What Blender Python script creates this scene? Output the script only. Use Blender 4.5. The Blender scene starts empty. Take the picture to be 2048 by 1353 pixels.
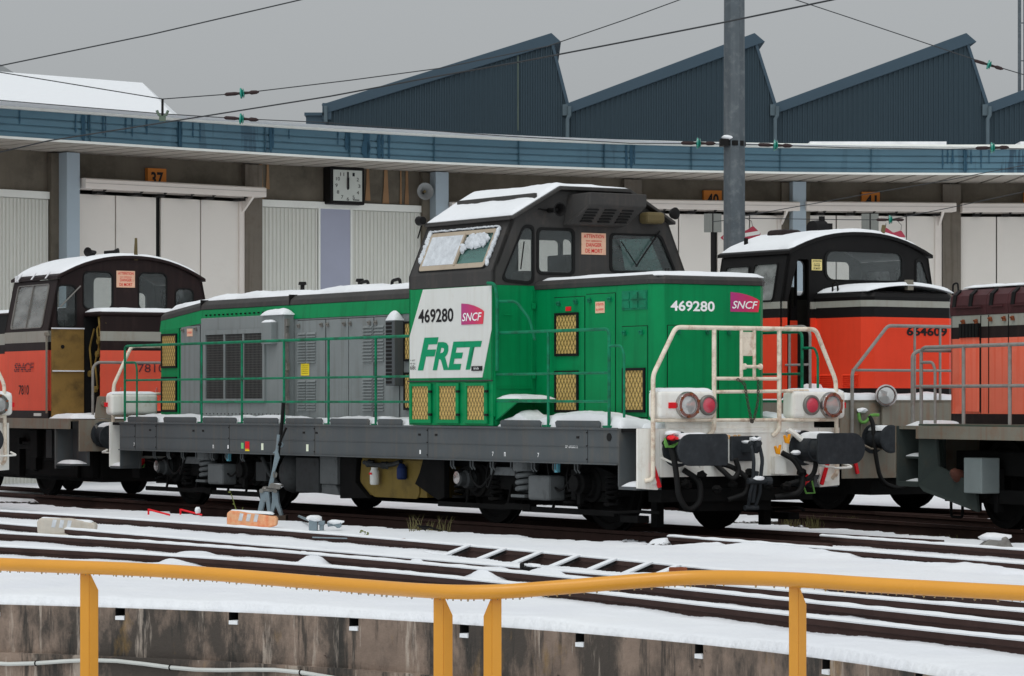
import bpy, bmesh, math, random
import numpy as np
from mathutils import Vector, Matrix
from mathutils.geometry import tessellate_polygon
R=math.radians
SC=bpy.context.scene; COL=SC.collection
rnd=random.Random(7)

# ---------------------------------------------------------------- camera
CAM_H=1.47; F=6300.0; YH=805.0          # focal length and horizon in photo pixels (2048 wide)
cd=bpy.data.cameras.new('camera'); cam=bpy.data.objects.new('camera',cd); COL.objects.link(cam)
cam.location=(0,0,CAM_H); cam.rotation_euler=(R(90),0,0)
cd.sensor_width=36; cd.lens=36*F/2048; cd.shift_y=(YH-676.5)/2048
cd.clip_start=0.5; cd.clip_end=3000
SC.camera=cam

# ---------------------------------------------------------------- sky, sun, exposure (overcast winter day)
W=bpy.data.worlds.new('World'); SC.world=W; W.use_nodes=True
nt=W.node_tree; nt.nodes.clear()
def wn(t,**k):
    n=nt.nodes.new(t)
    for a,b in k.items(): setattr(n,a,b)
    return n
sky=wn('ShaderNodeTexSky',sky_type='NISHITA',sun_disc=False,sun_elevation=R(66),sun_rotation=R(205),dust_density=4.0,air_density=1.0)
hs=wn('ShaderNodeHueSaturation'); hs.inputs['Saturation'].default_value=0.12
nt.links.new(sky.outputs[0],hs.inputs['Color'])
bg1=wn('ShaderNodeBackground'); bg1.inputs[1].default_value=0.05
nt.links.new(hs.outputs[0],bg1.inputs[0])
tc=wn('ShaderNodeTexCoord'); sp=wn('ShaderNodeSeparateXYZ'); nt.links.new(tc.outputs['Generated'],sp.inputs[0])
rp=wn('ShaderNodeValToRGB'); nt.links.new(sp.outputs[2],rp.inputs[0])
el=rp.color_ramp.elements
el[0].position=0.0; el[0].color=(.245,.26,.27,1)
el[1].position=1.0; el[1].color=(.31,.33,.345,1)
e=el.new(.13); e.color=(.245,.262,.272,1)
e=el.new(.35); e.color=(.27,.29,.30,1)
# the overcast is thinner (brighter) behind the photographer
bk=wn('ShaderNodeMapRange'); bk.inputs[1].default_value=.15; bk.inputs[2].default_value=-.9; bk.inputs[3].default_value=1.0; bk.inputs[4].default_value=2.7; nt.links.new(sp.outputs[1],bk.inputs[0])
bg2=wn('ShaderNodeBackground'); nt.links.new(bk.outputs[0],bg2.inputs[1]); nt.links.new(rp.outputs[0],bg2.inputs[0])
ad=wn('ShaderNodeAddShader'); nt.links.new(bg1.outputs[0],ad.inputs[0]); nt.links.new(bg2.outputs[0],ad.inputs[1])
wo=wn('ShaderNodeOutputWorld'); nt.links.new(ad.outputs[0],wo.inputs[0])
sd=bpy.data.lights.new('sun','SUN'); sd.energy=0.5; sd.angle=R(25); sd.color=(1,.97,.93)
sun=bpy.data.objects.new('sun',sd); COL.objects.link(sun)
sun.rotation_euler=(R(24),0,R(-25)); sun.location=(0,0,60)
SC.view_settings.view_transform='Standard'; SC.view_settings.look='None'
SC.view_settings.exposure=0.0; SC.view_settings.gamma=1.0
SC.render.engine='CYCLES'; SC.cycles.max_bounces=6; SC.cycles.transparent_max_bounces=12

# ---------------------------------------------------------------- helpers
def px(u,v,Y): return Vector(((u-1024)*Y/F, Y, CAM_H-(v-YH)*Y/F))
def lin(c):
    c=c/255.; return c/12.92 if c<=.04045 else ((c+.055)/1.055)**2.4
def C3(r,g,b,k=1.0): return tuple(min(.95,lin(x)/k) for x in (r,g,b))
MATS={}
def mat(name,col,rough=.55,var=.12,vs=1.5,dirt=None,da=.0,ds=3.0,streak=0.0,bump=0.0,bs=40,metal=0.0,spec=.14,coord='Object'):
    if name in MATS: return MATS[name]
    m=bpy.data.materials.new(name); MATS[name]=m; m.use_nodes=True
    N=m.node_tree; n=N.nodes; L=N.links; b=n['Principled BSDF']
    b.inputs['Roughness'].default_value=rough; b.inputs['Metallic'].default_value=metal
    b.inputs['Specular IOR Level'].default_value=spec
    t=n.new('ShaderNodeTexCoord')
    no=n.new('ShaderNodeTexNoise'); no.inputs['Scale'].default_value=vs; no.inputs['Detail'].default_value=8; no.inputs['Roughness'].default_value=.65
    L.new(t.outputs[coord],no.inputs['Vector'])
    mr=n.new('ShaderNodeMapRange'); mr.inputs[1].default_value=.3; mr.inputs[2].default_value=.7
    mr.inputs[3].default_value=1-var; mr.inputs[4].default_value=1+var; L.new(no.outputs[0],mr.inputs[0])
    mx=n.new('ShaderNodeVectorMath'); mx.operation='SCALE'; mx.inputs[0].default_value=col; L.new(mr.outputs[0],mx.inputs['Scale'])
    cur=mx.outputs[0]
    if dirt is not None and da>0:
        n2=n.new('ShaderNodeTexNoise'); n2.inputs['Scale'].default_value=ds; n2.inputs['Detail'].default_value=10; n2.inputs['Roughness'].default_value=.7
        L.new(t.outputs[coord],n2.inputs['Vector'])
        r2=n.new('ShaderNodeMapRange'); r2.inputs[1].default_value=.62-.25*da; r2.inputs[2].default_value=.75; r2.inputs[4].default_value=min(1,da*1.6); L.new(n2.outputs[0],r2.inputs[0])
        mm=n.new('ShaderNodeMix'); mm.data_type='RGBA'; L.new(r2.outputs[0],mm.inputs[0]); L.new(cur,mm.inputs[6]); mm.inputs[7].default_value=(*dirt,1); cur=mm.outputs[2]
    if streak>0:
        mp=n.new('ShaderNodeMapping'); mp.inputs['Scale'].default_value=(9,9,.45); L.new(t.outputs[coord],mp.inputs[0])
        n3=n.new('ShaderNodeTexNoise'); n3.inputs['Scale'].default_value=1.4; n3.inputs['Detail'].default_value=6; L.new(mp.outputs[0],n3.inputs['Vector'])
        r3=n.new('ShaderNodeMapRange'); r3.inputs[1].default_value=.5; r3.inputs[2].default_value=.72; r3.inputs[4].default_value=streak; L.new(n3.outputs[0],r3.inputs[0])
        mm=n.new('ShaderNodeMix'); mm.data_type='RGBA'; L.new(r3.outputs[0],mm.inputs[0]); L.new(cur,mm.inputs[6])
        d=dirt if dirt is not None else tuple(x*.45 for x in col)
        mm.inputs[7].default_value=(*d,1); cur=mm.outputs[2]
    L.new(cur,b.inputs['Base Color'])
    if bump>0:
        nb=n.new('ShaderNodeTexNoise'); nb.inputs['Scale'].default_value=bs; nb.inputs['Detail'].default_value=6; L.new(t.outputs[coord],nb.inputs['Vector'])
        bp=n.new('ShaderNodeBump'); bp.inputs['Strength'].default_value=bump; bp.inputs['Distance'].default_value=.02; L.new(nb.outputs[0],bp.inputs['Height']); L.new(bp.outputs[0],b.inputs['Normal'])
    return m
def glass(name,tint=(.6,.7,.7),op=.35,rough=.06,gl=.5):
    if name in MATS: return MATS[name]
    m=bpy.data.materials.new(name); MATS[name]=m; m.use_nodes=True; N=m.node_tree; n=N.nodes; L=N.links; n.clear()
    o=n.new('ShaderNodeOutputMaterial'); tr=n.new('ShaderNodeBsdfTransparent'); tr.inputs[0].default_value=(.93,.95,.95,1)
    df=n.new('ShaderNodeBsdfDiffuse'); df.inputs[0].default_value=(*tint,1); g=n.new('ShaderNodeBsdfGlossy'); g.inputs['Roughness'].default_value=rough
    fr=n.new('ShaderNodeFresnel'); fr.inputs[0].default_value=1.45
    a=n.new('ShaderNodeMixShader'); tn=n.new('ShaderNodeTexNoise'); tn.inputs['Scale'].default_value=3
    mr=n.new('ShaderNodeMapRange'); mr.inputs[1].default_value=.3; mr.inputs[2].default_value=.7; mr.inputs[3].default_value=op*.6; mr.inputs[4].default_value=min(1,op*1.3)
    L.new(tn.outputs[0],mr.inputs[0]); L.new(mr.outputs[0],a.inputs[0]); L.new(tr.outputs[0],a.inputs[1]); L.new(df.outputs[0],a.inputs[2])
    mf=n.new('ShaderNodeMath'); mf.operation='MULTIPLY'; mf.inputs[1].default_value=gl*2; L.new(fr.outputs[0],mf.inputs[0])
    c=n.new('ShaderNodeMixShader'); L.new(mf.outputs[0],c.inputs[0]); L.new(a.outputs[0],c.inputs[1]); L.new(g.outputs[0],c.inputs[2]); L.new(c.outputs[0],o.inputs[0])
    return m
def empty(name,loc,rz=0): 
    o=bpy.data.objects.new(name,None); COL.objects.link(o); o.location=loc; o.rotation_euler=(0,0,rz); o.empty_display_size=.3; return o
def tag(o,label=None,cat=None,group=None,kind=None):
    if label: o['label']=label
    if cat: o['category']=cat
    if group: o['group']=group
    if kind: o['kind']=kind
    return o
def fillet(P,r,n=4):
    P=[Vector(p) for p in P]; out=[P[0]]
    for i in range(1,len(P)-1):
        a,b,c=P[i-1],P[i],P[i+1]; d1=(a-b); d2=(c-b); rr=min(r,d1.length*.45,d2.length*.45)
        p=b+d1.normalized()*rr; q=b+d2.normalized()*rr
        for k in range(n+1):
            t=k/n; out.append(p*(1-t)**2+b*2*t*(1-t)+q*t*t)
    out.append(P[-1]); return out
class MB:
    def __init__(s): s.b=bmesh.new()
    def quad(s,*P):
        vs=[s.b.verts.new(p) for p in P]; s.b.faces.new(vs); return s
    def box(s,x0,x1,y0,y1,z0,z1,M=None):
        v=[Vector((x,y,z)) for x in(x0,x1) for y in(y0,y1) for z in(z0,z1)]
        if M is not None: v=[M@p for p in v]
        v=[s.b.verts.new(p) for p in v]
        for f in((0,1,3,2),(4,6,7,5),(0,4,5,1),(2,3,7,6),(0,2,6,4),(1,5,7,3)): s.b.faces.new([v[i] for i in f])
        return s
    def prism(s,P,D):   # polygon P (3d pts) extruded by vector D
        D=Vector(D); a=[s.b.verts.new(p) for p in P]; c=[s.b.verts.new(Vector(p)+D) for p in P]; n=len(P)
        s.b.faces.new(a); s.b.faces.new(c[::-1])
        for i in range(n): s.b.faces.new([a[i],c[i],c[(i+1)%n],a[(i+1)%n]])
        return s
    def plate(s,outer,holes,fn,th):   # 2d outline with holes; fn(a,b,d) -> 3d
        loops=[outer]+list(holes); flat=[p for l in loops for p in l]
        tr=tessellate_polygon([[Vector((p[0],p[1],0)) for p in l] for l in loops])
        A=[s.b.verts.new(fn(p[0],p[1],0)) for p in flat]; B=[s.b.verts.new(fn(p[0],p[1],th)) for p in flat]
        for t in tr:
            try: s.b.faces.new([A[i] for i in t]); s.b.faces.new([B[i] for i in t][::-1])
            except ValueError: pass
        k=0
        for l in loops:
            n=len(l)
            for i in range(n):
                j=(i+1)%n; s.b.faces.new([A[k+i],A[k+j],B[k+j],B[k+i]])
            k+=n
        return s
    def tube(s,P,r,seg=8,fr=0,caps=True):
        P=fillet(P,fr) if fr else [Vector(p) for p in P]
        rs=r if isinstance(r,(list,tuple)) else [r]*len(P)
        t0=(P[1]-P[0]).normalized(); up=Vector((0,0,1)) if abs(t0.z)<.9 else Vector((1,0,0))
        nrm=t0.cross(up).normalized(); rings=[]
        for i,p in enumerate(P):
            t=((P[min(i+1,len(P)-1)]-P[max(i-1,0)])).normalized()
            nrm=(nrm-t*nrm.dot(t)).normalized(); bi=t.cross(nrm)
            rings.append([s.b.verts.new(p+(nrm*math.cos(2*math.pi*k/seg)+bi*math.sin(2*math.pi*k/seg))*rs[i]) for k in range(seg)])
        for a,b in zip(rings,rings[1:]):
            for k in range(seg): s.b.faces.new([a[k],a[(k+1)%seg],b[(k+1)%seg],b[k]])
        if caps: s.b.faces.new(rings[0][::-1]); s.b.faces.new(rings[-1])
        return s
    def cyl(s,a,b,r,r2=None,seg=16): return s.tube([a,b],[r,r if r2 is None else r2],seg)
    def lathe(s,c,ax,prof,seg=20):   # prof: (dist along ax, radius)
        c=Vector(c); ax=Vector(ax).normalized(); up=Vector((0,0,1)) if abs(ax.z)<.9 else Vector((1,0,0))
        n=ax.cross(up).normalized(); bi=ax.cross(n); rings=[]
        for d,r in prof:
            rings.append([s.b.verts.new(c+ax*d+(n*math.cos(2*math.pi*k/seg)+bi*math.sin(2*math.pi*k/seg))*max(r,1e-4)) for k in range(seg)])
        for a,b in zip(rings,rings[1:]):
            for k in range(seg): s.b.faces.new([a[k],a[(k+1)%seg],b[(k+1)%seg],b[k]])
        s.b.faces.new(rings[0][::-1]); s.b.faces.new(rings[-1]); return s
    def ring(s,c,ax,Rr,r,seg=24,ms=8):
        c=Vector(c); ax=Vector(ax).normalized(); up=Vector((0,0,1)) if abs(ax.z)<.9 else Vector((1,0,0)); n=ax.cross(up).normalized(); bi=ax.cross(n)
        G=[]
        for i in range(seg):
            a=2*math.pi*i/seg; d=n*math.cos(a)+bi*math.sin(a)
            G.append([s.b.verts.new(c+d*(Rr+r*math.cos(2*math.pi*k/ms))+ax*r*math.sin(2*math.pi*k/ms)) for k in range(ms)])
        for i in range(seg):
            for k in range(ms): s.b.faces.new([G[i][k],G[(i+1)%seg][k],G[(i+1)%seg][(k+1)%ms],G[i][(k+1)%ms]])
        return s
    def coil(s,c,r,h,turns,w,seg=6):
        n=int(turns*12); s.tube([Vector(c)+Vector((r*math.cos(i*math.pi/6),r*math.sin(i*math.pi/6),h*i/n)) for i in range(n+1)],w,seg); return s
    def blob(s,c,rx,ry,rz,seed=0,sub=2,amp=.15):
        g=bmesh.ops.create_icosphere(s.b,subdivisions=sub,radius=1); rr=random.Random(seed)
        for v in g['verts']:
            k=1+amp*(rr.random()-.5)*2; v.co=Vector((c[0]+v.co.x*rx*k,c[1]+v.co.y*ry*k,c[2]+v.co.z*rz*k))
        return s
    def build(s,name,m,parent=None,bevel=0,smooth=False,label=None,kind=None,seg=2,loc=None):
        me=bpy.data.meshes.new(name); bmesh.ops.recalc_face_normals(s.b,faces=s.b.faces); s.b.to_mesh(me); s.b.free()
        o=bpy.data.objects.new(name,me); COL.objects.link(o)
        if m: me.materials.append(m)
        if parent is not None: o.parent=parent
        elif loc is not None:
            me.transform(Matrix.Translation(-Vector(loc))); o.location=loc
        if smooth:
            for p in me.polygons: p.use_smooth=True
            me.set_sharp_from_angle(angle=R(40))
        if bevel:
            bv=o.modifiers.new('bevel','BEVEL'); bv.width=bevel; bv.segments=seg; bv.limit_method='ANGLE'; bv.angle_limit=R(40)
        if label: o['label']=label
        if kind: o['kind']=kind
        return o
def rrect(a0,a1,b0,b1,r,n=4):
    out=[]; r=min(r,(a1-a0)/2.01,(b1-b0)/2.01)
    for cx,cy,s in((a1-r,b1-r,0),(a0+r,b1-r,90),(a0+r,b0+r,180),(a1-r,b0+r,270)):
        for k in range(n+1):
            t=R(s+90*k/n); out.append((cx+r*math.cos(t),cy+r*math.sin(t)))
    return out
def rpoly(P,r,n=4):
    Q=[]; m=len(P)
    for i in range(m):
        a,b,c=[Vector((*P[(i+k)%m],0)) for k in(-1,0,1)]; d1=a-b; d2=c-b; rr=min(r,d1.length*.45,d2.length*.45)
        p=b+d1.normalized()*rr; q=b+d2.normalized()*rr
        for k in range(n+1):
            t=k/n; z=p*(1-t)**2+b*2*t*(1-t)+q*t*t; Q.append((z.x,z.y))
    return Q
def scalep(P,k):
    cx=sum(p[0] for p in P)/len(P); cy=sum(p[1] for p in P)/len(P)
    out=[]
    for p in P:
        d=math.hypot(p[0]-cx,p[1]-cy); f=(d+k)/d; out.append((cx+(p[0]-cx)*f,cy+(p[1]-cy)*f))
    return out
# surfaces: mapping (a,b,d): a along, b up, d = proud of the surface
def SIDE(w,sgn=-1):   # side plane y=w, facing sgn*y
    return lambda a,b,d: Vector((a,w+sgn*d,b))
def FRONT(x,sgn=1): return lambda a,b,d: Vector((x+sgn*d,a,b))
def text(body,fn,a0,a1,b0,b1,m,parent,name='lettering',bold=.0,shear=0,th=.003,label=None):
    cu=bpy.data.curves.new('t','FONT'); cu.body=body; cu.offset=bold; cu.shear=shear; cu.resolution_u=3
    to=bpy.data.objects.new('t',cu); COL.objects.link(to)
    dg=bpy.context.evaluated_depsgraph_get(); me=bpy.data.meshes.new_from_object(to.evaluated_get(dg))
    bpy.data.objects.remove(to); bpy.data.curves.remove(cu)
    xs=[v.co.x for v in me.vertices]; ys=[v.co.y for v in me.vertices]
    x0,x1,y0,y1=min(xs),max(xs),min(ys),max(ys)
    for v in me.vertices:
        v.co=fn(a0+(v.co.x-x0)/(x1-x0)*(a1-a0),b0+(v.co.y-y0)/(y1-y0)*(b1-b0),th)
    me.name=name; me.materials.clear(); me.materials.append(m)
    o=bpy.data.objects.new(name,me); COL.objects.link(o)
    if parent is not None: o.parent=parent
    if label: o['label']=label
    return o
from mathutils import noise as MN
def snow(name,fn,a0,a1,b0,b1,h,parent,n=40,m=8,seed=0,edge=.12,amp=.35,droop=0,smooth=True,label=None,cut=None):
    """a pile of snow on a surface: fn(a,b,0)->base point; thickness h grows upwards (world z)"""
    b=MB(); G=[]; Bt=[]
    for i in range(n+1):
        r=[];q=[]
        for j in range(m+1):
            s,t=i/n,j/m; a=a0+(a1-a0)*s; c=b0+(b1-b0)*t
            p=fn(a,c,0)
            e=min(1,min(s,1-s)*abs(a1-a0)/edge if edge else 1); f=min(1,min(t,1-t)*abs(b1-b0)/edge if edge else 1)
            k=math.sqrt(max(0,1-(1-e)**2))*math.sqrt(max(0,1-(1-f)**2))
            nz=1+amp*MN.noise(Vector((a*1.7+seed,c*2.3,seed*3.1)))+amp*.3*MN.noise(Vector((a*9+seed,c*9,seed)))
            hh=h(a,c) if callable(h) else h
            r.append(b.b.verts.new(p+Vector((0,0,.004+max(0,hh*nz*k)))));q.append(b.b.verts.new(p+Vector((0,0,-.004))))
        G.append(r);Bt.append(q)
    for i in range(n):
        for j in range(m):
            b.b.faces.new([G[i][j],G[i+1][j],G[i+1][j+1],G[i][j+1]]); b.b.faces.new([Bt[i][j],Bt[i][j+1],Bt[i+1][j+1],Bt[i+1][j]])
    for i in range(n):
        b.b.faces.new([G[i][0],Bt[i][0],Bt[i+1][0],G[i+1][0]]); b.b.faces.new([G[i][m],G[i+1][m],Bt[i+1][m],Bt[i][m]])
    for j in range(m):
        b.b.faces.new([G[0][j],G[0][j+1],Bt[0][j+1],Bt[0][j]]); b.b.faces.new([G[n][j],Bt[n][j],Bt[n][j+1],G[n][j+1]])
    return b.build(name,SNOW,parent,smooth=True,label=label)
TOP=lambda z: (lambda a,b,d: Vector((a,b,z+d)))

# ---------------------------------------------------------------- materials
K=.70
FROST=mat('frosted_snow',(.62,.65,.68),rough=.7,var=.2,vs=9,bump=.5,bs=30,spec=.2)
SNOW=mat('snow',(.83,.85,.87),rough=.75,var=.02,vs=6,bump=.25,bs=25,spec=.2)
GREEN=mat('green_paint',C3(2,114,66,K),rough=.45,var=.10,vs=2.2,dirt=C3(6,70,42,K),da=.15,ds=2.5,streak=.35)
GREEN_D=mat('green_rail_paint',C3(18,104,74,K),rough=.5,var=.25,vs=6,dirt=C3(30,42,34,K),da=.6,ds=5)
WHITE=mat('white_paint',C3(187,188,184,K),rough=.45,var=.05,dirt=C3(150,140,120,K),da=.2,ds=3,streak=.15)
WHITE_D=mat('dirty_white_paint',C3(204,203,197,K),rough=.5,var=.06,dirt=C3(158,138,112,K),da=.30,ds=4,streak=.22)
CREAMRAIL=mat('cream_rail_paint',C3(198,188,172,K),rough=.6,var=.1,vs=8,dirt=C3(130,85,55,K),da=.55,ds=7)
GREYP=mat('grey_panel_paint',C3(110,115,115,K),rough=.5,var=.06,dirt=C3(75,74,70,K),da=.2,ds=2,streak=.35)
DGREY=mat('dark_grey_paint',C3(70,74,76,K),rough=.5,var=.1,dirt=C3(90,82,72,K),da=.25,ds=3,streak=.35)
ROOFG=mat('dark_roof_paint',C3(54,53,52,K),rough=.55,var=.14,dirt=C3(88,78,72,K),da=.22,ds=5,streak=.2)
BLACK=mat('black_paint',C3(19,18,18,K),rough=.5,var=.25,dirt=C3(36,32,30,K),da=.3,ds=4)
RUBBER=mat('black_rubber',(.012,.012,.012),rough=.6,var=.2)
BUFM=mat('buffer_steel',C3(40,43,46,K),rough=.6,var=.25,vs=9,dirt=C3(70,70,70,K),da=.2,ds=9)
UNDER=mat('underframe_grime',C3(13,13,13,K),rough=.85,var=.35,vs=5,dirt=C3(30,26,22,K),da=.3,ds=6)
UNDERL=mat('light_underframe_grime',C3(50,52,53,K),rough=.65,var=.25,vs=5,dirt=C3(24,23,22,K),da=.6,ds=5)
SPRINGP=mat('spring_grey_paint',C3(84,87,88,K),rough=.6,var=.15,dirt=C3(46,46,46,K),da=.4,ds=8)
STEEL=mat('worn_steel',C3(110,108,104,K),rough=.4,var=.2,metal=.3,dirt=C3(60,48,40,K),da=.4,ds=8)
CHROME=mat('chrome_bezel',(.45,.43,.42),rough=.22,metal=.9,var=.1,dirt=C3(110,70,50,K),da=.55,ds=18)
REDP=mat('red_paint',C3(190,30,38,K),rough=.45,var=.08)
REDLENS=mat('red_lens',C3(175,60,75,K),rough=.15,var=.1,spec=.8)
LENS=mat('clear_lens',(.55,.55,.54),rough=.08,var=.1,spec=.9,metal=.35)
YELP=mat('ochre_paint',C3(104,88,44,K),rough=.6,var=.15,dirt=C3(40,36,26,K),da=.45,ds=3,streak=.2)
LETTER=mat('black_lettering',C3(28,28,30,K),rough=.5,var=.05)
WLETTER=mat('white_lettering',C3(222,220,214,K),rough=.5,var=.03)
GLETTER=mat('green_lettering',C3(4,124,84,K),rough=.5,var=.03)
ORANGE=mat('bright_orange_paint',C3(208,62,38,K),rough=.5,var=.06,dirt=C3(184,54,34,K),da=.2,ds=2,streak=.2)
ORANGE_F=mat('faded_orange_paint',C3(204,84,64,K),rough=.6,var=.07,dirt=C3(176,88,70,K),da=.25,ds=3,streak=.25)
ORANGE_P=mat('patchy_orange_paint',C3(212,106,84,K),rough=.6,var=.05,dirt=C3(204,74,46,K),da=.6,ds=.8,streak=.6)
BROWN=mat('dark_brown_paint',C3(34,26,26,K),rough=.5,var=.15,dirt=C3(62,48,44,K),da=.2,ds=3,streak=.2)
MAROON=mat('maroon_paint',C3(66,38,40,K),rough=.45,var=.2,dirt=C3(40,28,28,K),da=.4,ds=4,streak=.3)
STRIPE=mat('grey_stripe_paint',C3(138,138,130,K),rough=.55,var=.06,dirt=C3(120,108,90,K),da=.3,ds=4,streak=.3)
BEIGE=mat('grimy_beige_paint',C3(112,108,98,K),rough=.65,var=.12,dirt=C3(112,80,58,K),da=.45,ds=3,streak=.45)
GREYRAIL=mat('grey_rail_paint',C3(122,120,116,K),rough=.6,var=.12,vs=8,dirt=C3(100,80,66,K),da=.4,ds=7)
RUST=mat('rust',C3(110,62,40,K),rough=.85,var=.3,vs=8,bump=.3)
RAILM=mat('rusty_rail_steel',C3(46,33,30,K*.8),rough=.75,var=.2,vs=4,dirt=C3(40,30,28,K),da=.35,ds=5)
GL_CLEAR=glass('cab_glass',(.35,.4,.4),.07,gl=.35)
GL_DIRTY=glass('dusty_glass',(.42,.44,.42),.55)
GL_TEAL=glass('teal_glass',C3(75,112,106,K),.75,gl=.6)
GL_DARK=glass('dark_glass',(.06,.07,.075),.75)
INTER=mat('cab_interior',C3(52,50,46,K),rough=.7,var=.2)
def mesh_yellow():
    m=bpy.data.materials.new('yellow_expanded_mesh'); m.use_nodes=True; N=m.node_tree; n=N.nodes; L=N.links; b=n['Principled BSDF']; b.inputs['Roughness'].default_value=.6
    t=n.new('ShaderNodeTexCoord'); s=n.new('ShaderNodeSeparateXYZ'); L.new(t.outputs['Object'],s.inputs[0])
    def M(op,a,b_,c=None):
        q=n.new('ShaderNodeMath'); q.operation=op
        for i,x in enumerate((a,b_,c)):
            if x is None: continue
            if isinstance(x,(int,float)): q.inputs[i].default_value=x
            else: L.new(x,q.inputs[i])
        return q.outputs[0]
    x=M('MULTIPLY',s.outputs[0],14.5); z=M('MULTIPLY',s.outputs[2],9.)
    ds=[]
    for sg in(1,-1):
        a=M('ADD',x,M('MULTIPLY',z,sg)); f=M('FRACT',a,0); ds.append(M('ABSOLUTE',M('SUBTRACT',f,.5),0))
    d=M('MAXIMUM',ds[0],ds[1]); k=M('GREATER_THAN',d,.37)
    no=n.new('ShaderNodeTexNoise'); no.inputs['Scale'].default_value=4; L.new(t.outputs['Object'],no.inputs['Vector'])
    mi=n.new('ShaderNodeMix'); mi.data_type='RGBA'; mi.inputs[6].default_value=(*C3(188,158,92,K),1); mi.inputs[7].default_value=(*C3(150,122,66,K),1); L.new(no.outputs[0],mi.inputs[0])
    mm=n.new('ShaderNodeMix'); mm.data_type='RGBA'; L.new(k,mm.inputs[0]); L.new(mi.outputs[2],mm.inputs[6]); mm.inputs[7].default_value=(*C3(92,76,34,K),1)
    L.new(mm.outputs[2],b.inputs['Base Color']); return m
YMESH=mesh_yellow()
def logo_mat(ax=0):
    m=bpy.data.materials.new('purple_red_emblem'); m.use_nodes=True; N=m.node_tree; n=N.nodes; L=N.links; b=n['Principled BSDF']; b.inputs['Roughness'].default_value=.4
    t=n.new('ShaderNodeTexCoord'); s=n.new('ShaderNodeSeparateXYZ'); L.new(t.outputs['Generated'],s.inputs[0])
    r=n.new('ShaderNodeValToRGB'); L.new(s.outputs[ax],r.inputs[0]); e=r.color_ramp.elements
    e[0].color=(*C3(150,40,105,K),1); e[1].color=(*C3(196,44,58,K),1); x=e.new(.4); x.color=(*C3(172,36,84,K),1); e[1].position=.6
    L.new(r.outputs[0],b.inputs['Base Color']); return m
LOGO=[logo_mat(0),logo_mat(1)]
# ================================================================ locomotive parts
def fbox(b,fn,a0,a1,b0,b1,d0,d1):
    P=[fn(a,c,d) for a in(a0,a1) for c in(b0,b1) for d in(d0,d1)]
    v=[b.b.verts.new(p) for p in P]
    for f in((0,1,3,2),(4,6,7,5),(0,4,5,1),(2,3,7,6),(0,2,6,4),(1,5,7,3)): b.b.faces.new([v[i] for i in f])
    return b
def window(root,fn,outline,name='cab_window',gm=None,fw=.035,fm=None,th=.02,glass_d=-.01):
    f=MB().plate(scalep(outline,fw),[scalep(outline,-.006)],lambda a,b,d: fn(a,b,d-.005),th).build(name,fm or RUBBER,root,bevel=.004)
    MB().plate(outline,[],lambda a,b,d: fn(a,b,d+glass_d),.004).build('pane',gm or GL_CLEAR,f)
    return f
def filter_panel(root,fn,a0,a1,b0,b1,fm=None,fr=.03):
    f=MB().plate([(a0-fr,b0-fr),(a1+fr,b0-fr),(a1+fr,b1+fr),(a0-fr,b1+fr)],[[(a0,b0),(a1,b0),(a1,b1),(a0,b1)]],lambda a,b,d: fn(a,b,d+.002),.022).build('filter_grille',fm or BLACK,root,bevel=.003)
    b=MB(); fbox(b,fn,a0,a1,b0,b1,.002,.012); b.build('expanded_mesh',YMESH,f); return f
def louvres(root,fn,a0,a1,b0,b1,n,m,name='louvre_panel',gap=.4):
    b=MB(); h=(b1-b0)/n
    for i in range(n):
        z=b0+i*h
        b.prism([fn(a0,z,0),fn(a0,z,.022),fn(a0,z+h*.75,0)],fn(a1,z,0)-fn(a0,z,0))
    return b.build(name,m,root)
def hinges(root,fn,pts,m,name='door_latch'):
    for a,c in pts:
        b=MB(); b.lathe(fn(a,c,0),fn(a,c,1)-fn(a,c,0),[(0,.022),(.02,.022),(.025,.012),(.045,.012)],10); fbox(b,fn,a-.012,a+.03,c-.035,c-.01,.0,.03); b.build(name,m,root)
def door_lines(root,fn,a0,a1,b0,b1,m,name='access_door',th=.012):
    b=MB(); fbox(b,fn,a0,a1,b0,b1,.001,th); d=b.build(name,m,root,bevel=.004)
    b=MB(); g=.008
    for q in((a0-g,a0,b0-g,b1+g),(a1,a1+g,b0-g,b1+g),(a0,a1,b1,b1+g),(a0,a1,b0-g,b0)): fbox(b,fn,*q,-.002,.003)
    b.build('door_gap',BLACK,d); return d
def logo(root,fn,a0,a1,b0,b1):
    P=[(0,0),(.95,0),(1,.58),(.9,.68),(.75,.78),(.55,.88),(.3,.96),(0,1)]
    b=MB().plate([(a0+p[0]*(a1-a0),b0+p[1]*(b1-b0)) for p in P],[],lambda a,c,d: fn(a,c,d+.002),.004); o=b.build('emblem',LOGO[0 if abs(fn(1,0,0).x-fn(0,0,0).x)>.5 else 1],root)
    w,h=a1-a0,b1-b0
    text('SNCF',lambda a,c,d: fn(a,c,d+.007),a0+w*.05,a0+w*.92,b0+h*.16,b0+h*.55,WLETTER,o,'emblem_lettering',bold=.012,shear=.25)
    return o
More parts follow.
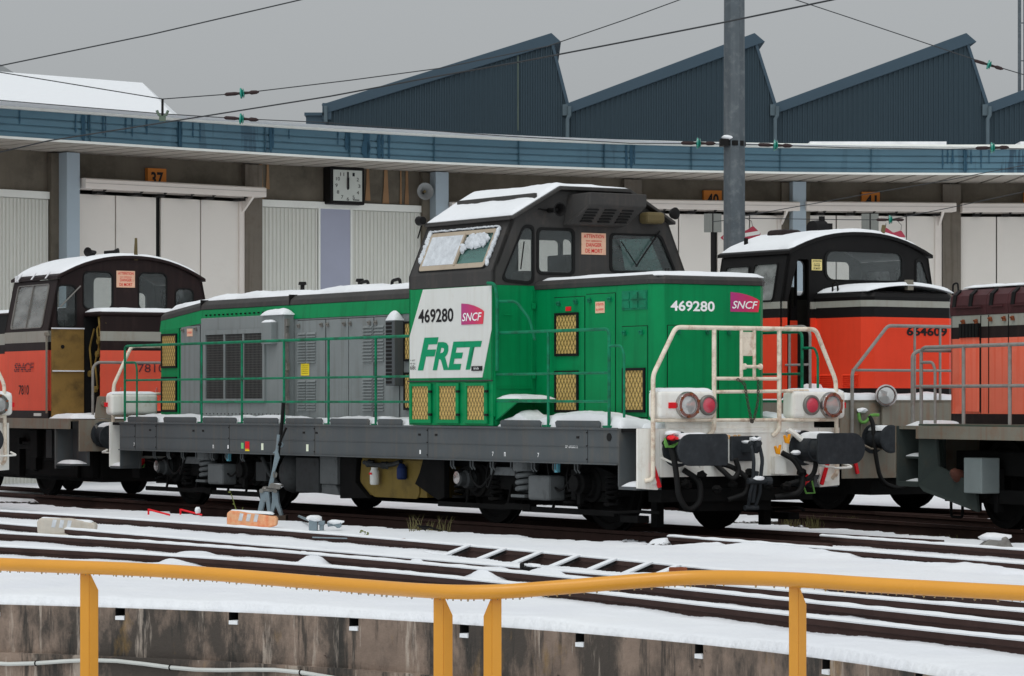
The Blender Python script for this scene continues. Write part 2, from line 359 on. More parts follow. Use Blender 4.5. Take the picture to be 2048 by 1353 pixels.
def danger_sign(root,fn,a0,a1,b0,b1,yellow=False):
    b=MB(); fbox(b,fn,a0,a1,b0,b1,0,.012); s=b.build('warning_sign',mat('pale_sign_face',C3(205,165,140,K),rough=.5,var=.05,dirt=C3(160,95,70,K),da=.35,ds=14) if not yellow else mat('yellow_sign_face',C3(215,195,130,K),dirt=C3(150,120,70,K),da=.3,ds=10),root)
    h=b1-b0; w=a1-a0; m=REDP if not yellow else LETTER
    for t,x0,x1,y0,y1 in(('ATTENTION',.08,.92,.76,.93),('aux caténaires',.18,.82,.60,.68),('DANGER',.18,.82,.36,.54),('DE MORT',.15,.85,.08,.27)):
        text(t,lambda a,c,d: fn(a,c,d+.012),a0+w*x0,a0+w*x1,b0+h*y0,b0+h*y1,m,s,'sign_lettering',bold=.01)
    return s
def wheelset(root,x,r=.52,near=True):
    for w in(-1,1):
        b=MB(); b.lathe((x,w*.72,r),(0,w,0),[(-.06,.1),(-.05,r+.028),(-.015,r+.028),(-.01,r),(.07,r),(.075,r-.07),(.045,r-.09),(.03,.2),(.09,.17),(.09,.0)],36)
        b.build('wheel',UNDER,root,smooth=True)
    MB().cyl((x,-.7,r),(x,.7,r),.08).build('axle',UNDER,root)
def bogie(root,xc,wb,front=True):
    a=xc-wb/2; c=xc+wb/2
    for x in(a,c): wheelset(root,x)
    for w in(-1,1):
        y0=w*.98; b=MB(); 
        P=[(a-.55,.50),(a-.45,.66),(a-.1,.74),(xc-.5,.62),(xc+.5,.62),(c+.1,.74),(c+.45,.66),(c+.55,.50),(c+.3,.46),(xc+.45,.42),(xc-.45,.42),(a-.3,.46)]
        b.prism([(p[0],y0-.05,p[1]) for p in P],(0,.1,0))
        for x in(a,c):
            b.lathe((x,y0-w*.02,.52),(0,w,0),[(0,.20),(.08,.20),(.1,.15),(.15,.14),(.17,.0)],18)
            b.box(x-.27,x+.27,y0-.03,y0+.05,.33,.44); b.box(x-.33,x-.25,y0-.04,y0+.04,.28,.62); b.box(x+.25,x+.33,y0-.04,y0+.04,.28,.62)
        fr=b.build('bogie_frame',UNDER,root,bevel=.008)
        for x in(a-.42,a+.42,c-.42,c+.42):
            s=MB(); s.coil((x,w*1.02,.34),.075,.30,5,.018); s.lathe((x,w*1.02,.3),(0,0,1),[(0,.11),(.03,.11)],14); s.build('coil_spring',UNDER,root,smooth=True)
        s=MB(); s.coil((xc-.02,w*1.12,.40),.105,.30,4,.03,8); s.build('coil_spring',SPRINGP,root,smooth=True)
        s=MB(); s.lathe((xc-.02,w*1.12,.66),(0,0,1),[(0,.15),(.02,.16),(.13,.16),(.14,.14)],18); s.box(xc-.16,xc+.14,w*1.12-.13,w*1.12+.13,.35,.385); s.build('spring_cup',SPRINGP,root,bevel=.006)
        s=MB(); s.box(xc+.26,xc+.72,w*1.16-.12,w*1.16+.12,.33,.62); s.build('sand_box',SPRINGP,root,bevel=.03)
        s=MB(); 
        s.box(a-.8,xc-.35,w*1.1-.03,w*1.1+.03,.19,.25); s.box(xc-.1,c+.6,w*1.1-.03,w*1.1+.03,.18,.245); s.box(xc-.45,xc+.1,w*1.1-.05,w*1.1+.05,.2,.27)
        for x in(a-.2,c-.2,a+.75,c-.75): s.tube([(x,w*1.08,.22),(x+.03,w*1.05,.45),(x+.02,w*.9,.62)],.02,6)
        s.build('brake_rigging',UNDER,root,bevel=.004)
        s=MB()
        for k,(x,dx) in enumerate(((a,.28),(c,-.25),(xc+.5,.3),(xc-.6,-.2))):
            s.tube(fillet([(x,w*1.16,.80),(x+dx*.4,w*1.2,.55),(x+dx,w*1.18,.42),(x+dx*1.6,w*1.12,.60),(x+dx*1.7,w*1.05,.8)],.15),.014,6)
        s.build('brake_hose',RUBBER,root,smooth=True)
        s=MB(); s.lathe((c,w*1.12,.54),(0,w,0),[(0,.13),(.1,.13),(.12,.1),(.17,.1),(.18,.0)],16); s.box(c-.2,c-.1,w*1.16-.03,w*1.16+.03,.35,.7); s.box(c-.02,c+.05,w*1.2-.03,w*1.2+.03,.3,.5);s.build('axlebox_cover',UNDER,root,bevel=.008)
        s=MB(); s.lathe((a,w*1.12,.54),(0,w,0),[(0,.11),(.1,.11),(.12,.085),(.2,.08),(.21,.0)],16); s.build('axlebox_cover',UNDERL,root,bevel=.004)
        s=MB()
        for k in range(7):
            x=a-.3+k*.46; s.tube([(x,w*1.24,.80),(x,w*1.24,.70),(x+.02,w*1.22,.66)],.012,5); s.tube([(x+.06,w*1.24,.80),(x+.06,w*1.24,.70),(x+.08,w*1.22,.66)],.012,5)
        s.build('pipe_bracket',SPRINGP,root)
        s=MB(); s.lathe((a-.02,w*1.30,.56),(0,w,0),[(0,.07),(.03,.075),(.04,.0)],18); s.build('axle_sensor',CHROME if w<0 else STEEL,root)
        s=MB(); s.box(xc+.78,xc+.84,w*1.22-.02,w*1.22+.02,.66,.76); s.build('blue_tag',mat('pale_blue_tag',C3(90,150,165,K)),root)
        s=MB(); s.box(xc-.75,xc-.2,w*1.15-.02,w*1.15+.02,.60,.70); s.build('damper_arm',SPRINGP,root,bevel=.01)
    b=MB(); b.box(xc-1.9,xc+1.9,-.86,.86,.62,1.12); b.box(xc-.9,xc+.9,-.9,.9,.3,.72); b.box(a-.5,a-.4,-1,1,.4,.6); b.box(c+.4,c+.5,-1,1,.4,.6); b.box(a+.1,c-.1,-.62,.62,.24,.55)
    b.build('underframe_fill',UNDER,root,bevel=.01)  # cross beams plus big black fill added to keep the bogie interior dark
def buffer(root,x0,x1,w,z,oblong=0,m=None,r=.19):
    b=MB(); b.lathe((x0,w,z),(1,0,0),[(0,.2),(.03,.2),(.04,.15),((x1-x0)*.45,.15),((x1-x0)*.46,.135),(x1-x0-.04,.125)],20); u=b.build('buffer',m or BUFM,root,smooth=True)
    if oblong:
        s=oblong   # outer side rounded
        P=rrect(-.20,.42,-.17,.17,.03,2); Q=[]
        for k in range(13): t=R(-90+15*k); Q.append((.24+.17*math.cos(t),.175*math.sin(t)))
        Q+=rpoly([(-.25,.175),(-.25,-.175)],.0)[:0]
        Q+=[(-.22,.175),(-.245,.165),(-.255,.14),(-.255,-.14),(-.245,-.165),(-.22,-.175)]
        h=MB().plate([(w+s*q[0],z+q[1]) for q in Q],[],FRONT(x1-.035),.035)
    else:
        h=MB().lathe((x1-.04,w,z),(1,0,0),[(0,r*.9),(.01,r),(.03,r),(.04,r*.85),(.045,0)],28)
    h.build('buffer_head',m or BUFM,u,bevel=.006)
    sn=MB(); G=[]
    snow('snow_cap',lambda a,c,d: Vector((a,w+.15*math.sin(c),z+.15*math.cos(c))),x0+.02,x1-.05,-.7,.7,.035,u,12,8,seed=w*3,edge=.15)
    return u
def hose(root,P,r=.022,m=None,name='brake_hose',fr=.12):
    return MB().tube(fillet(P,fr,6),r,10).build(name,m or RUBBER,root,smooth=True)
def coupling(root,x,z):
    b=MB(); b.box(x,x+.05,-.16,.16,z-.14,z+.14)
    b.prism([(x+.05,-.03,z-.05),(x+.3,-.03,z-.05),(x+.36,-.03,z+.03),(x+.34,-.03,z+.13),(x+.29,-.03,z+.15),(x+.30,-.03,z+.06),(x+.24,-.03,z+.05),(x+.05,-.03,z+.06)],(0,.06,0))
    h=b.build('draw_hook',BUFM,root,bevel=.012)
    b=MB()
    for s in(-1,1):
        b.tube(fillet([(x+.27,s*.055,z+.06),(x+.33,s*.06,z-.12),(x+.30,s*.05,z-.36)],.05),.022,8)
        b.tube(fillet([(x+.30,s*.05,z-.36),(x+.27,s*.07,z-.5),(x+.2,s*.045,z-.66)],.05),.02,8)
    b.cyl((x+.27,-.08,z+.06),(x+.27,.08,z+.06),.028); b.cyl((x+.30,-.12,z-.36),(x+.30,.12,z-.36),.035); b.cyl((x+.30,0,z-.25),(x+.22,0,z-.6),.028); b.cyl((x+.2,-.09,z-.66),(x+.2,.09,z-.66),.03)
    b.lathe((x+.29,.12,z-.36),(0,1,0),[(0,.05),(.08,.05)],10)
    b.build('screw_coupling',BUFM,h,bevel=.004)
    s=MB(); s.blob((x+.28,0,z+.11),.08,.07,.03,1); s.blob((x+.3,.02,z-.33),.05,.09,.03,2); s.blob((x+.12,0,z+.075),.1,.04,.02,3); s.build('snow_cap',SNOW,h,smooth=True)
def headlight_box(root,x,w0,w1,z0,z1,sgn):
    """white lamp box; sgn=-1 near side (lamp outside)"""
    b=MB(); b.box(x-.1,x+.12,w0,w1,z0,z1); hb=b.build('headlight_box',WHITE_D,root,bevel=.05,seg=4)
    cw=(w0+w1)/2; lo=cw+sgn*.02+(sgn*.0); wl=cw+sgn*.0
    big=(w0+.385 if sgn<0 else w1-.385+0.14) ; 
    big= w0+.375 if sgn<0 else w1-.235; small= w0+.66 if sgn<0 else w1-.51
    zc=(z0+z1)/2-.005
    l=MB(); l.lathe((x+.12,big,zc),(1,0,0),[(-.02,.15),(.05,.15),(.065,.14),(.065,.105),(.03,.10)],28); L1=l.build('headlight',CHROME,hb,smooth=True)
    c=MB(); c.lathe((x+.12,big,zc),(1,0,0),[(.02,.106),(.045,.10),(.056,.05),(.06,0)],24); c.build('lens',LENS,L1,smooth=True)
    k=MB()
    for i in range(6):
        t=i*math.pi/3+.4; k.box(x+.18,x+.2,big+.128*math.cos(t)-.013,big+.128*math.cos(t)+.013,zc+.128*math.sin(t)-.013,zc+.128*math.sin(t)+.013)
    k.build('clamp',RUST,L1)
    l=MB(); l.lathe((x+.12,small,zc),(1,0,0),[(-.02,.115),(.03,.115),(.04,.105),(.04,.088),(.02,.085)],24); L2=l.build('tail_light',STEEL,hb,smooth=True)
    c=MB(); c.lathe((x+.12,small,zc),(1,0,0),[(.01,.09),(.03,.085),(.042,.045),(.046,0)],24); c.build('lens',REDLENS,L2,smooth=True)
    mw=w0+.18 if sgn<0 else w1-.005
    k=MB(); k.box(x+.12 if sgn<0 else x+.02,x+.135 if sgn<0 else x+.06,mw-.05,mw+.05,zc-.035,zc+.03); k.build('red_marker',REDP,hb,bevel=.003)
    snow('snow_cap',TOP(z1-.01),x-.09,x+.10,w0+.02,w1-.02,.035,hb,8,20,seed=w0,edge=.07)
    return hb
def chain(root,P,m,name='chain',r=.006,l=.032):
    b=MB(); P=[Vector(p) for p in P]
    for i in range(len(P)-1):
        d=P[i+1]-P[i]; n=max(1,int(d.length/l))
        for k in range(n):
            c=P[i]+d*((k+.5)/n); ax=Vector((0,1,0)) if k%2 else Vector((1,0,0)); ax=(ax-d.normalized()*ax.dot(d.normalized())).normalized()
            b.ring(c,ax,.016,r,8,5)
    return b.build(name,m,root)
def end_front(root,x,s,railm,boxm,zt=1.18,oblong=1,text05=True,far_red=True):
    """buffer beam with railing, lamps, buffers and hoses.  x: plane, s=+1 faces +x, -1 faces -x"""
    T=lambda p: Vector((x+s*(p[0]),s*p[1],p[2])) if s<0 else Vector((x+p[0],p[1],p[2]))
    e=empty('buffer_beam_end',(x,0,0),0 if s>0 else math.pi); e.parent=root
    b=MB(); b.plate([(-1.1,.64),(1.1,.64),(1.1,zt),(-1.1,zt)],[],FRONT(-.04),.04)
    beam=b.build('buffer_beam',boxm,e,bevel=.006)
    b=MB(); b.box(-.06,-.02,-1.0,1.05,zt,zt+.07); b.box(-.02,.01,-1.0,1.05,zt-.055,zt-.045); b.build('beam_lip',boxm,beam,bevel=.004)
    for w in(-1,1):
        P=[(w*1.105,zt),(w*1.4,zt),(w*1.4,.52),(w*1.13,.50),(w*1.10,.56),(w*1.13,.63),(w*1.105,.66)]
        b=MB().plate(P,[],FRONT(-.03),.03); pl=b.build('step_plate',boxm,e,bevel=.004)
        b=MB(); M=Matrix.Translation((.012,w*1.17,.66))@Matrix.Rotation(R(-w*20),4,'X'); b.box(0,.025,-.022,.022,-.14,.14,M); b.build('brake_key',REDP,pl,bevel=.004)
        b=MB(); b.lathe((0,w*1.2,.60),(1,0,0),[(0,.04),(.03,.04)],10); b.build('bolt_plate',boxm,pl)
    b=MB(); r=.026
    b.tube(fillet([(0.0,-1.30,.60),(.06,-1.236,.62),(.06,-1.236,1.77),(.06,-.93,2.30),(.06,1.01,2.30),(.06,1.30,1.72),(.06,1.32,.66),(.0,1.30,.60)],.06,4),r,10)
    for w in(-.41,.494): b.tube(fillet([(.06,w,2.29),(.06,w,1.16),(.02,w-.06,1.09)],.05),r,8)
    b.tube([(.06,-1.236,1.27),(.06,1.32,1.27)],.02,8); b.tube([(.06,-.41,1.585),(.06,.9,1.60)],.02,8); b.tube([(.06,-.41,1.735),(.06,.494,1.735)],.02,8)
    for w in(-.035,.145): b.tube([(.06,w,2.28),(.06,w,1.735)],.02,8)
    b.tube([(.1,-.02,1.87),(.1,.2,1.87)],.018,8); 
    for w in(-.02,.2): b.lathe((.1,w,1.87),(0,1,0),[(-.012,.035),(.012,.035)],12)
    rl=b.build('end_railing',railm,e,smooth=True)
    b=MB(); b.box(.045,.065,-.02,.13,1.99,2.26); b.build('railing_plate',railm,rl,bevel=.004)
    headlight_box(e,-.02,-1.19,-.42,1.285,1.6,-1); headlight_box(e,-.02,.66,1.42,1.285,1.6,1)
    for w in(-1,1): buffer(e,0,.62,w*.875,.95,w if oblong else 0)
    coupling(e,0,.95)
    # hoses
    hose(e,[(.02,-1.06,1.02),(.16,-1.06,.98),(.20,-1.03,.75),(.2,-.99,.42),(.2,-.86,.26),(.2,-.70,.36),(.18,-.68,.60),(.02,-.80,.72)],.032)
    hose(e,[(.02,-.36,.78),(.14,-.34,.70),(.2,-.25,.60),(.2,-.16,.70),(.2,-.22,.84)],.03); hose(e,[(.0,-.42,.80),(.1,-.2,.76),(.2,-.04,.62),(.2,-.06,.45),(.14,-.28,.38)],.03)
    hose(e,[(.1,.78,1.04),(.16,.86,.95),(.2,.92,.78),(.2,.86,.62),(.1,.58,.54)],.03); hose(e,[(.1,.50,.90),(.16,.64,.82),(.2,.74,.62),(.2,.68,.44),(.1,.4,.40)],.032)
    b=MB(); b.tube(fillet([(.06,.62,1.16),(.1,.7,1.10),(.12,.78,1.03)],.03),.03,8); b.cyl((.03,.60,.85),(.03,.60,1.02),.03); b.box(0,.08,.42,.58,.66,.86)
    b.tube(fillet([(.02,-1.1,.86),(.1,-1.0,.80),(.15,-.7,.82),(.15,-.66,.75)],.04),.014,6); b.tube(fillet([(.02,.86,.80),(.14,.96,.76),(.22,1.2,.72),(.22,1.42,.73),(.1,1.38,.77)],.04),.014,6)
    b.build('brake_pipe',boxm,e,smooth=True)
    for (y,z) in((.44,.93),(.57,1.05)):
        b=MB(); b.prism([(.1,y-.03,z-.04),(.1,y+.02,z-.05),(.1,y+.04,z+.06),(.1,y+.015,z+.06),(.1,y,z-.0),(.1,y-.035,z+.05),(.1,y-.055,z+.04)],(.025,0,0)); b.build('brake_cock',mat('orange_handle',C3(225,140,30,K)),e,bevel=.004)
    b=MB(); b.prism([(.18,-1.17,1.08),(.18,-1.13,.99),(.18,-1.03,1.0),(.18,-.99,1.04),(.18,-.88,1.05),(.18,-.88,1.03),(.18,-1.0,1.02),(.18,-1.06,.97),(.18,-1.16,.97),(.18,-1.18,1.02)],(.03,0,0)); b.build('brake_cock',mat('lime_handle',C3(84,128,62,K)),e,bevel=.004)
    b=MB(); b.blob((.17,-1.05,1.075),.05,.06,.03,5,amp=.25); b.build('red_coupling_head',REDP,e,smooth=True)
    b=MB(); b.blob((.15,.80,.60),.04,.05,.06,6,amp=.25); b.build('red_coupling_head',REDP,e,smooth=True)
    b=MB(); b.tube([(.16,.74,.56),(.16,.80,.44),(.16,.92,.44),(.16,.88,.58)],.012,6); b.build('cable_clip',mat('lime_handle',C3(110,180,50,K)),e)
    chain(e,[(.09,-.12,1.73),(.10,-.02,1.68),(.1,.04,1.4),(.1,.08,1.24),(.1,.12,1.3),(.1,.17,1.5),(.09,.18,1.72)],mat('dark_chain',C3(60,55,50,K)))
    b=MB(); b.blob((.1,-1.0,1.13),.07,.1,.03,11); b.blob((.04,.7,1.14),.05,.12,.02,12); b.blob((.15,.66,.9),.05,.06,.03,13); b.build('snow_cap',SNOW,e,smooth=True)
    b=MB()
    for i in range(9): b.blob((.17+.03*math.cos(i),-.9+.33*i*.1*7%1.8,.58+.1*math.sin(i*2.)),.05,.06,.045,20+i,amp=.3)
    b.box(-.5,-.1,-.5,.5,.25,.62); b.box(-.3,-.05,-1.05,1.05,.36,.5)
    b.build('underbeam_gear',UNDER,e)
    return e
# ================================================================ green freight shunter
def green_loco():
    th=58; g=empty('locomotive',(2.57,35.4,0),-R(th))
    tag(g,'green, white and grey freight locomotive with angular cab in the middle, numbered 469280','locomotive')
    L0=-13.8; S=-1.4; fs=SIDE(S)
    # --- frame
    for sg in(-1,1):
        f=SIDE(1.4*sg,sg)
        b=MB(); fbox(b,f,L0+.38,-.38,.77,1.18,-.03,0); fbox(b,f,L0+.38,-.38,.965,.972,0,.006); fbox(b,f,L0+.38,-.38,.77,.785,0,.03); fbox(b,f,L0+.38,-.38,1.16,1.185,0,.02)
        gd=b.build('frame_girder',DGREY,g,bevel=.003)
        if sg<0:
            b=MB()
            for x in(-12.2,-9.9,-7.45,-4.55,-1.0,-12.9):
                fbox(b,f,x,x+.006,.78,1.165,.001,.003)
                for z in(.82,.97,1.12): fbox(b,f,x-.02,x-.006,z,z+.014,.001,.008)
            for x in(-12.4,-11.0,-10.7,-7.75,-7.4,-4.75,-4.35,-1.2): fbox(b,f,x-.03,x+.03,1.06,1.085,.001,.004)
            b.build('girder_seam',BLACK,gd)
            b=MB(); fbox(b,f,-9.42,-9.30,.83,.94,.001,.005); k=b.build('red_data_plate',REDP,gd)
            b=MB(); fbox(b,f,-9.42,-9.30,.81,.829,.001,.005); fbox(b,f,-9.42,-9.42+.11,.835,.84,.005,.006); b.build('yellow_plate_edge',mat('sign_yellow',C3(220,190,50,K)),k)
            b=MB(); fbox(b,f,-9.54,-9.47,.84,.92,.001,.004); b.build('green_data_plate',mat('sign_green',C3(110,170,110,K)),gd)
            b=MB()
            for x in(-8.95,-7.68): fbox(b,f,x,x+.06,.83,.92,.001,.004)
            b.build('pale_plate',mat('pale_plate_paint',C3(200,205,185,K)),gd)
            for t,x in(('7',-12.95),('n',-10.4),('1',-9.95),('1',-4.75),('7',-3.05),('n',-2.78),('7',-2.05),('SP 69202 2',-1.46)):
                w=.26 if len(t)>3 else .035
                text(t,f,x,x+w,.95 if len(t)>3 else .835,.965+.012 if len(t)>3 else .885,WLETTER,gd,'stencil',bold=.01)
    b=MB(); b.box(L0+.06,-.06,-1.37,1.37,1.135,1.178); b.box(L0+.1,-.1,-.9,.9,.68,1.135); b.build('deck',UNDER,g)
    # end sections with step wells
    for sx in(0,1):
        xa,xb=(-.38,0) if sx==0 else (L0,L0+.38)
        for w in(-1,1):
            b=MB(); b.box(xa-.02,xb-.03 if sx==0 else xb+.02,min(w*1.06,w*1.1),max(w*1.06,w*1.1),.50,1.178) if sx==0 else b.box(xa+.03,xb+.02,min(w*1.06,w*1.1),max(w*1.06,w*1.1),.50,1.178)
            b.box(xa+.0,xb-.03,min(w*1.1,w*1.4),max(w*1.1,w*1.4),.50,.535) if sx==0 else b.box(xa+.03,xb,min(w*1.1,w*1.4),max(w*1.1,w*1.4),.50,.535)
            xs=xa if sx==0 else xb; b.box(xs-.012,xs+.012,min(w*1.1,w*1.4),max(w*1.1,w*1.4),.535,1.178)
            sw=b.build('step_well',DGREY,g,bevel=.004)
            fn=TOP(.535); 
            snow('snow_cap',fn,xa+.03,xb-.05,min(w*1.12,w*1.38),max(w*1.12,w*1.38),.05,sw,10,8,seed=w+sx,edge=.12)
    f=fs; b=MB(); b.lathe((-.56,-1.4,1.08),(0,-1,0),[(-.01,.045),(.008,.045)],18)
    b.build('lifting_eye',RUBBER,g)
    end_front(g,0,1,CREAMRAIL,WHITE_D); end_front(g,L0,-1,CREAMRAIL,WHITE_D)
    text('118 05',FRONT(.004),-.30,.0,1.06,1.105,mat('orange_lettering',C3(220,160,90,K)),g,'stencil',bold=.01)
    # --- cab : lower flush walls
    X0,X1=-5.01,-3.04
    prof=[(1.4,1.19),(1.4,3.02),(1.13,3.65),(.5,4.0)]
    full=[(-w,z) for w,z in prof]+[(w,z) for w,z in prof[::-1]]
    tri=rpoly([(-1.27,2.93),(-.97,3.55),(-.84,3.55),(-.84,2.90)],.09)
    w2=rrect(-.76,-.27,3.02,3.53,.06); w3=rpoly([(.29,3.06),(.29,3.5),(.99,3.5),(1.22,3.06)],.06)
    F1=FRONT(X1)
    up=[(-1.4,2.86),(-1.4,3.02),(-1.13,3.65),(-.5,4.0),(.5,4.0),(1.13,3.65),(1.4,3.02),(1.4,2.86)]
    lowp=[(-1.4,1.19),(1.4,1.19),(1.4,2.858),(-1.4,2.858)]
    b=MB().plate(up,[tri,w2,w3],lambda a,c,d:F1(a,c,-d),.04); cf=b.build('cab_end_wall',ROOFG,g)
    MB().plate(lowp,[],lambda a,c,d:F1(a,c,-d),.04).build('cab_end_panel',GREEN,g,bevel=.004)
    F0=FRONT(X0,-1)
    mir=lambda P:[(-p[0],p[1]) for p in P]
    MB().plate(up,[mir(tri),rrect(.17,.80,3.02,3.53,.06),mir(w3)],lambda a,c,d:F0(a,c,-d),.04).build('cab_end_wall',ROOFG,g)
    MB().plate(lowp,[],lambda a,c,d:F0(a,c,-d),.04).build('cab_end_panel',GREEN,g,bevel=.004)
    for P in(tri,w2,w3): window(g,F1,P,gm=GL_CLEAR)
    for P in(mir(tri),rrect(.17,.80,3.02,3.53,.06),mir(w3)): window(g,F0,P)
    # teal sheet behind right window and wipers
    b=MB(); b.plate([(.50,3.08),(.42,3.44),(.86,3.47),(1.06,3.08)],[],FRONT(X1-.02),.004); b.build('window_blind',GL_TEAL,g)
    b=MB(); b.tube([(X1+.03,.98,3.56),(X1+.04,.62,3.12)],.01,6); b.tube([(X1+.04,.64,3.12),(X1+.045,.40,3.42)],.007,6); b.tube([(X1+.03,-.98,3.38),(X1+.035,-1.03,3.05)],.009,6); b.build('windscreen_wiper',BLACK,g)
    for w in(-1,1):
        f=SIDE(w*1.4,w); 
        b=MB(); fbox(b,f,X0,X1,1.72,2.855,-.04,0); cs=b.build('cab_side_panel',GREEN,g,bevel=.004)
        b=MB(); fbox(b,f,X0,X1,2.86,3.02,-.04,0); fbox(b,f,X0-.004,X1+.004,1.72,1.735,0,.02);b.build('cab_side_band',ROOFG,g,bevel=.003)
        # sloped upper side with window
        d=Vector((0,w*(1.13-1.4),.63)).normalized(); n=Vector((0,w*.63,.27)).normalized()
        O=Vector((0,w*1.4,3.02)); FS=lambda a,c,dd,O=O,d=d,n=n: Vector((a,0,0))+O+d*c+n*dd
        Ls=math.hypot(.27,.63)
        q=rpoly([(-4.70,.06),(-3.22,.06),(-3.14,.56),(-4.62,.56)],.04)
        q=rrect(-4.80,-3.26,.055,.565,.05)
        pn=MB().plate([(X0,0),(X1,0),(X1,Ls),(X0,Ls)],[q],lambda a,c,dd,FS=FS:FS(a,c,-dd),.04).build('cab_upper_side',ROOFG,g)
        tan=mat('tan_window_frame',C3(150,138,122,K),dirt=C3(100,90,80,K),da=.3)
        wf=window(g,FS,q,'side_window',gm=GL_TEAL,fw=.03)
        MB().plate(scalep(q,-.003),[rrect(-4.745,-3.31,.12,.51,.02)],lambda a,c,dd,FS=FS:FS(a,c,dd+.002),.02).build('sash',tan,wf,bevel=.003)
        b=MB(); fbox(b,FS,-3.99,-3.95,.10,.52,.005,.03); b.build('sash_bar',tan,wf)
        if w<0:
            # snow stuck on the glass and frame
            b=MB(); rr=random.Random(3)
            P=rpoly([(-4.745,.12),(-3.99,.12),(-3.99,.51),(-4.745,.51)],.01)
            MB().plate(P,[],lambda a,c,dd,FS=FS:FS(a,c,.008+dd),.016).build('frosted_snow',FROST,wf)
            def sb(a,c,rx,rz,sd):
                p=FS(a,c,.02); b.blob(tuple(p),rx,.02,rz,sd,2,.2)
            for i in range(46):
                t=rr.random(); a=-3.93+.52*t; c=.50-.20*rr.random()*(1-t*.55)-.02; sb(a,c,.05+.03*rr.random(),.03+.02*rr.random(),i)
            for i in range(60): sb(-3.235+.03*rr.random(),.1+.46*rr.random(),.025,.03,100+i)
            for i in range(60): sb(-4.85+.04*rr.random(),.18+.40*rr.random(),.02+.02*rr.random(),.03,200+i)
            for i in range(50): sb(-4.8+1.56*i/50,.585+.01*rr.random(),.03,.012,300+i)
            sn=b.build('stuck_snow',FROST,wf,smooth=True)
        # filters under the side
        b=MB(); fbox(b,f,X0,X1,1.19,1.72,-.04,-.004); b.build('cab_base_panel',GREEN,g,bevel=.003)
        for k in range(3):
            a=-4.97+k*.655; b=MB().plate([(a,1.215),(a+.52,1.215),(a+.52,1.70),(a,1.70)],[[(a+.055,1.26),(a+.455,1.26),(a+.455,1.665),(a+.055,1.665)]],lambda x,c,dd,f=f:f(x,c,dd),.025)
            fr=b.build('filter_door',GREEN,g,bevel=.005); b=MB(); fbox(b,f,a+.05,a+.46,1.255,1.67,-.004,.008); b.build('expanded_mesh',YMESH,fr)
            for zz in(1.32,1.6): b=MB(); fbox(b,f,a+.5,a+.56,zz-.015,zz+.015,.02,.045); b.build('door_latch',BLACK,fr)
    f=fs
    # white panel with lettering
    b=MB(); P=[(-4.985,1.765),(-3.27,1.765),(-3.06,2.33),(-3.06,2.85),(-4.66,2.85),(-4.985,2.28)]
    b.plate(P,[],f,.006); wp=b.build('white_livery_panel',WHITE,g)
    ff=lambda a,c,d:f(a,c,d+.007)
    text('469280',ff,-4.765,-3.93,2.44,2.61,LETTER,wp,'fleet_number',bold=.022)
    logo(wp,ff,-3.74,-3.22,2.40,2.655)
    text('F',ff,-4.78,-4.28,1.86,2.26,GLETTER,wp,'operator_lettering',bold=.035,shear=.28)
    text('RET',ff,-4.42,-3.27,1.86,2.20,GLETTER,wp,'operator_lettering',bold=.035,shear=.28)
    text('68t',ff,-4.965,-4.83,1.87,1.925,LETTER,wp,'weight_marking'); text('V 60T',ff,-4.965,-4.84,1.975,1.995,LETTER,wp,'weight_marking'); text('MF 45t',ff,-4.965,-4.84,1.935,1.955,LETTER,wp,'weight_marking')
    b=MB(); fbox(b,ff,-3.5,-3.26,1.845,1.90,.002,.01); k=b.build('name_plate',LETTER,wp); text('Infraville',lambda a,c,d:ff(a,c,d+.012),-3.44,-3.32,1.86,1.89,WLETTER,k,'plate_lettering')
    # roof
    b=MB(); ov=.05
    rp_=[(-1.17,3.64),(-.5,4.01),(.5,4.01),(1.17,3.64),(1.17,3.68),(.5,4.055),(-.5,4.055),(-1.17,3.68)]
    b.prism([(X0-.02,p[0],p[1]) for p in rp_],(X1-X0+.12,0,0)); rf=b.build('cab_roof',ROOFG,g,bevel=.008)
    b=MB(); b.box(X0+.2,X1+.02,-.83,-.79,3.88,3.965);  b.box(X0+.06,X1+.04,-1.20,-1.165,3.635,3.66); b.build('rain_gutter',ROOFG,rf,bevel=.004)
    rz=lambda w: 4.055 if abs(w)<.5 else 4.055-(abs(w)-.5)*(4.055-3.68)/.67
    snow('roof_snow',lambda a,c,d:Vector((a,c,rz(c)+.004)),X0+.03,X1+.05,-1.155,.62,lambda a,c:(.036+.018*MN.noise(Vector((a*2.2,c*2.2,3))))*(1 if c<0 else max(0,1-c*1.5+.4*MN.noise(Vector((a*5,c*5,1))))),rf,50,50,seed=2,edge=.10,amp=.45)
    # air conditioner box on the end wall, horn, lamp
    b=MB(); b.prism([(X1,-.34,3.96),(X1+.42,-.30,3.97),(X1+.42,-.30,3.82),(X1+.16,-.42,3.60),(X1,-.42,3.58)],(0,.82,0))
    ac=b.build('air_conditioner',ROOFG,g,bevel=.012)
    b=MB()
    for k in range(3):
        for j in range(5):
            t=.15+j*.14; x=X1+.16+.26*t; z=3.60+.24*t; y=-.30+k*.25
            b.box(x+.0,x+.03,y,y+.16,z-.012,z+.003)
    b.build('vent_slots',RUBBER,ac)
    b=MB(); b.lathe((X1+.02,-.62,3.76),(1,-.1,0),[(0,.03),(.16,.03),(.22,.05),(.28,.085),(.285,.07),(.2,.02)],16); b.cyl((X1,-.62,3.76),(X1+.1,-.82,3.77),.012); b.build('horn',BLACK,g,smooth=True)
    b=MB(); b.box(X1,X1+.2,.68,.95,3.64,3.78); b.build('marker_lamp',mat('dull_brass',C3(88,78,54,K)),g,bevel=.04)
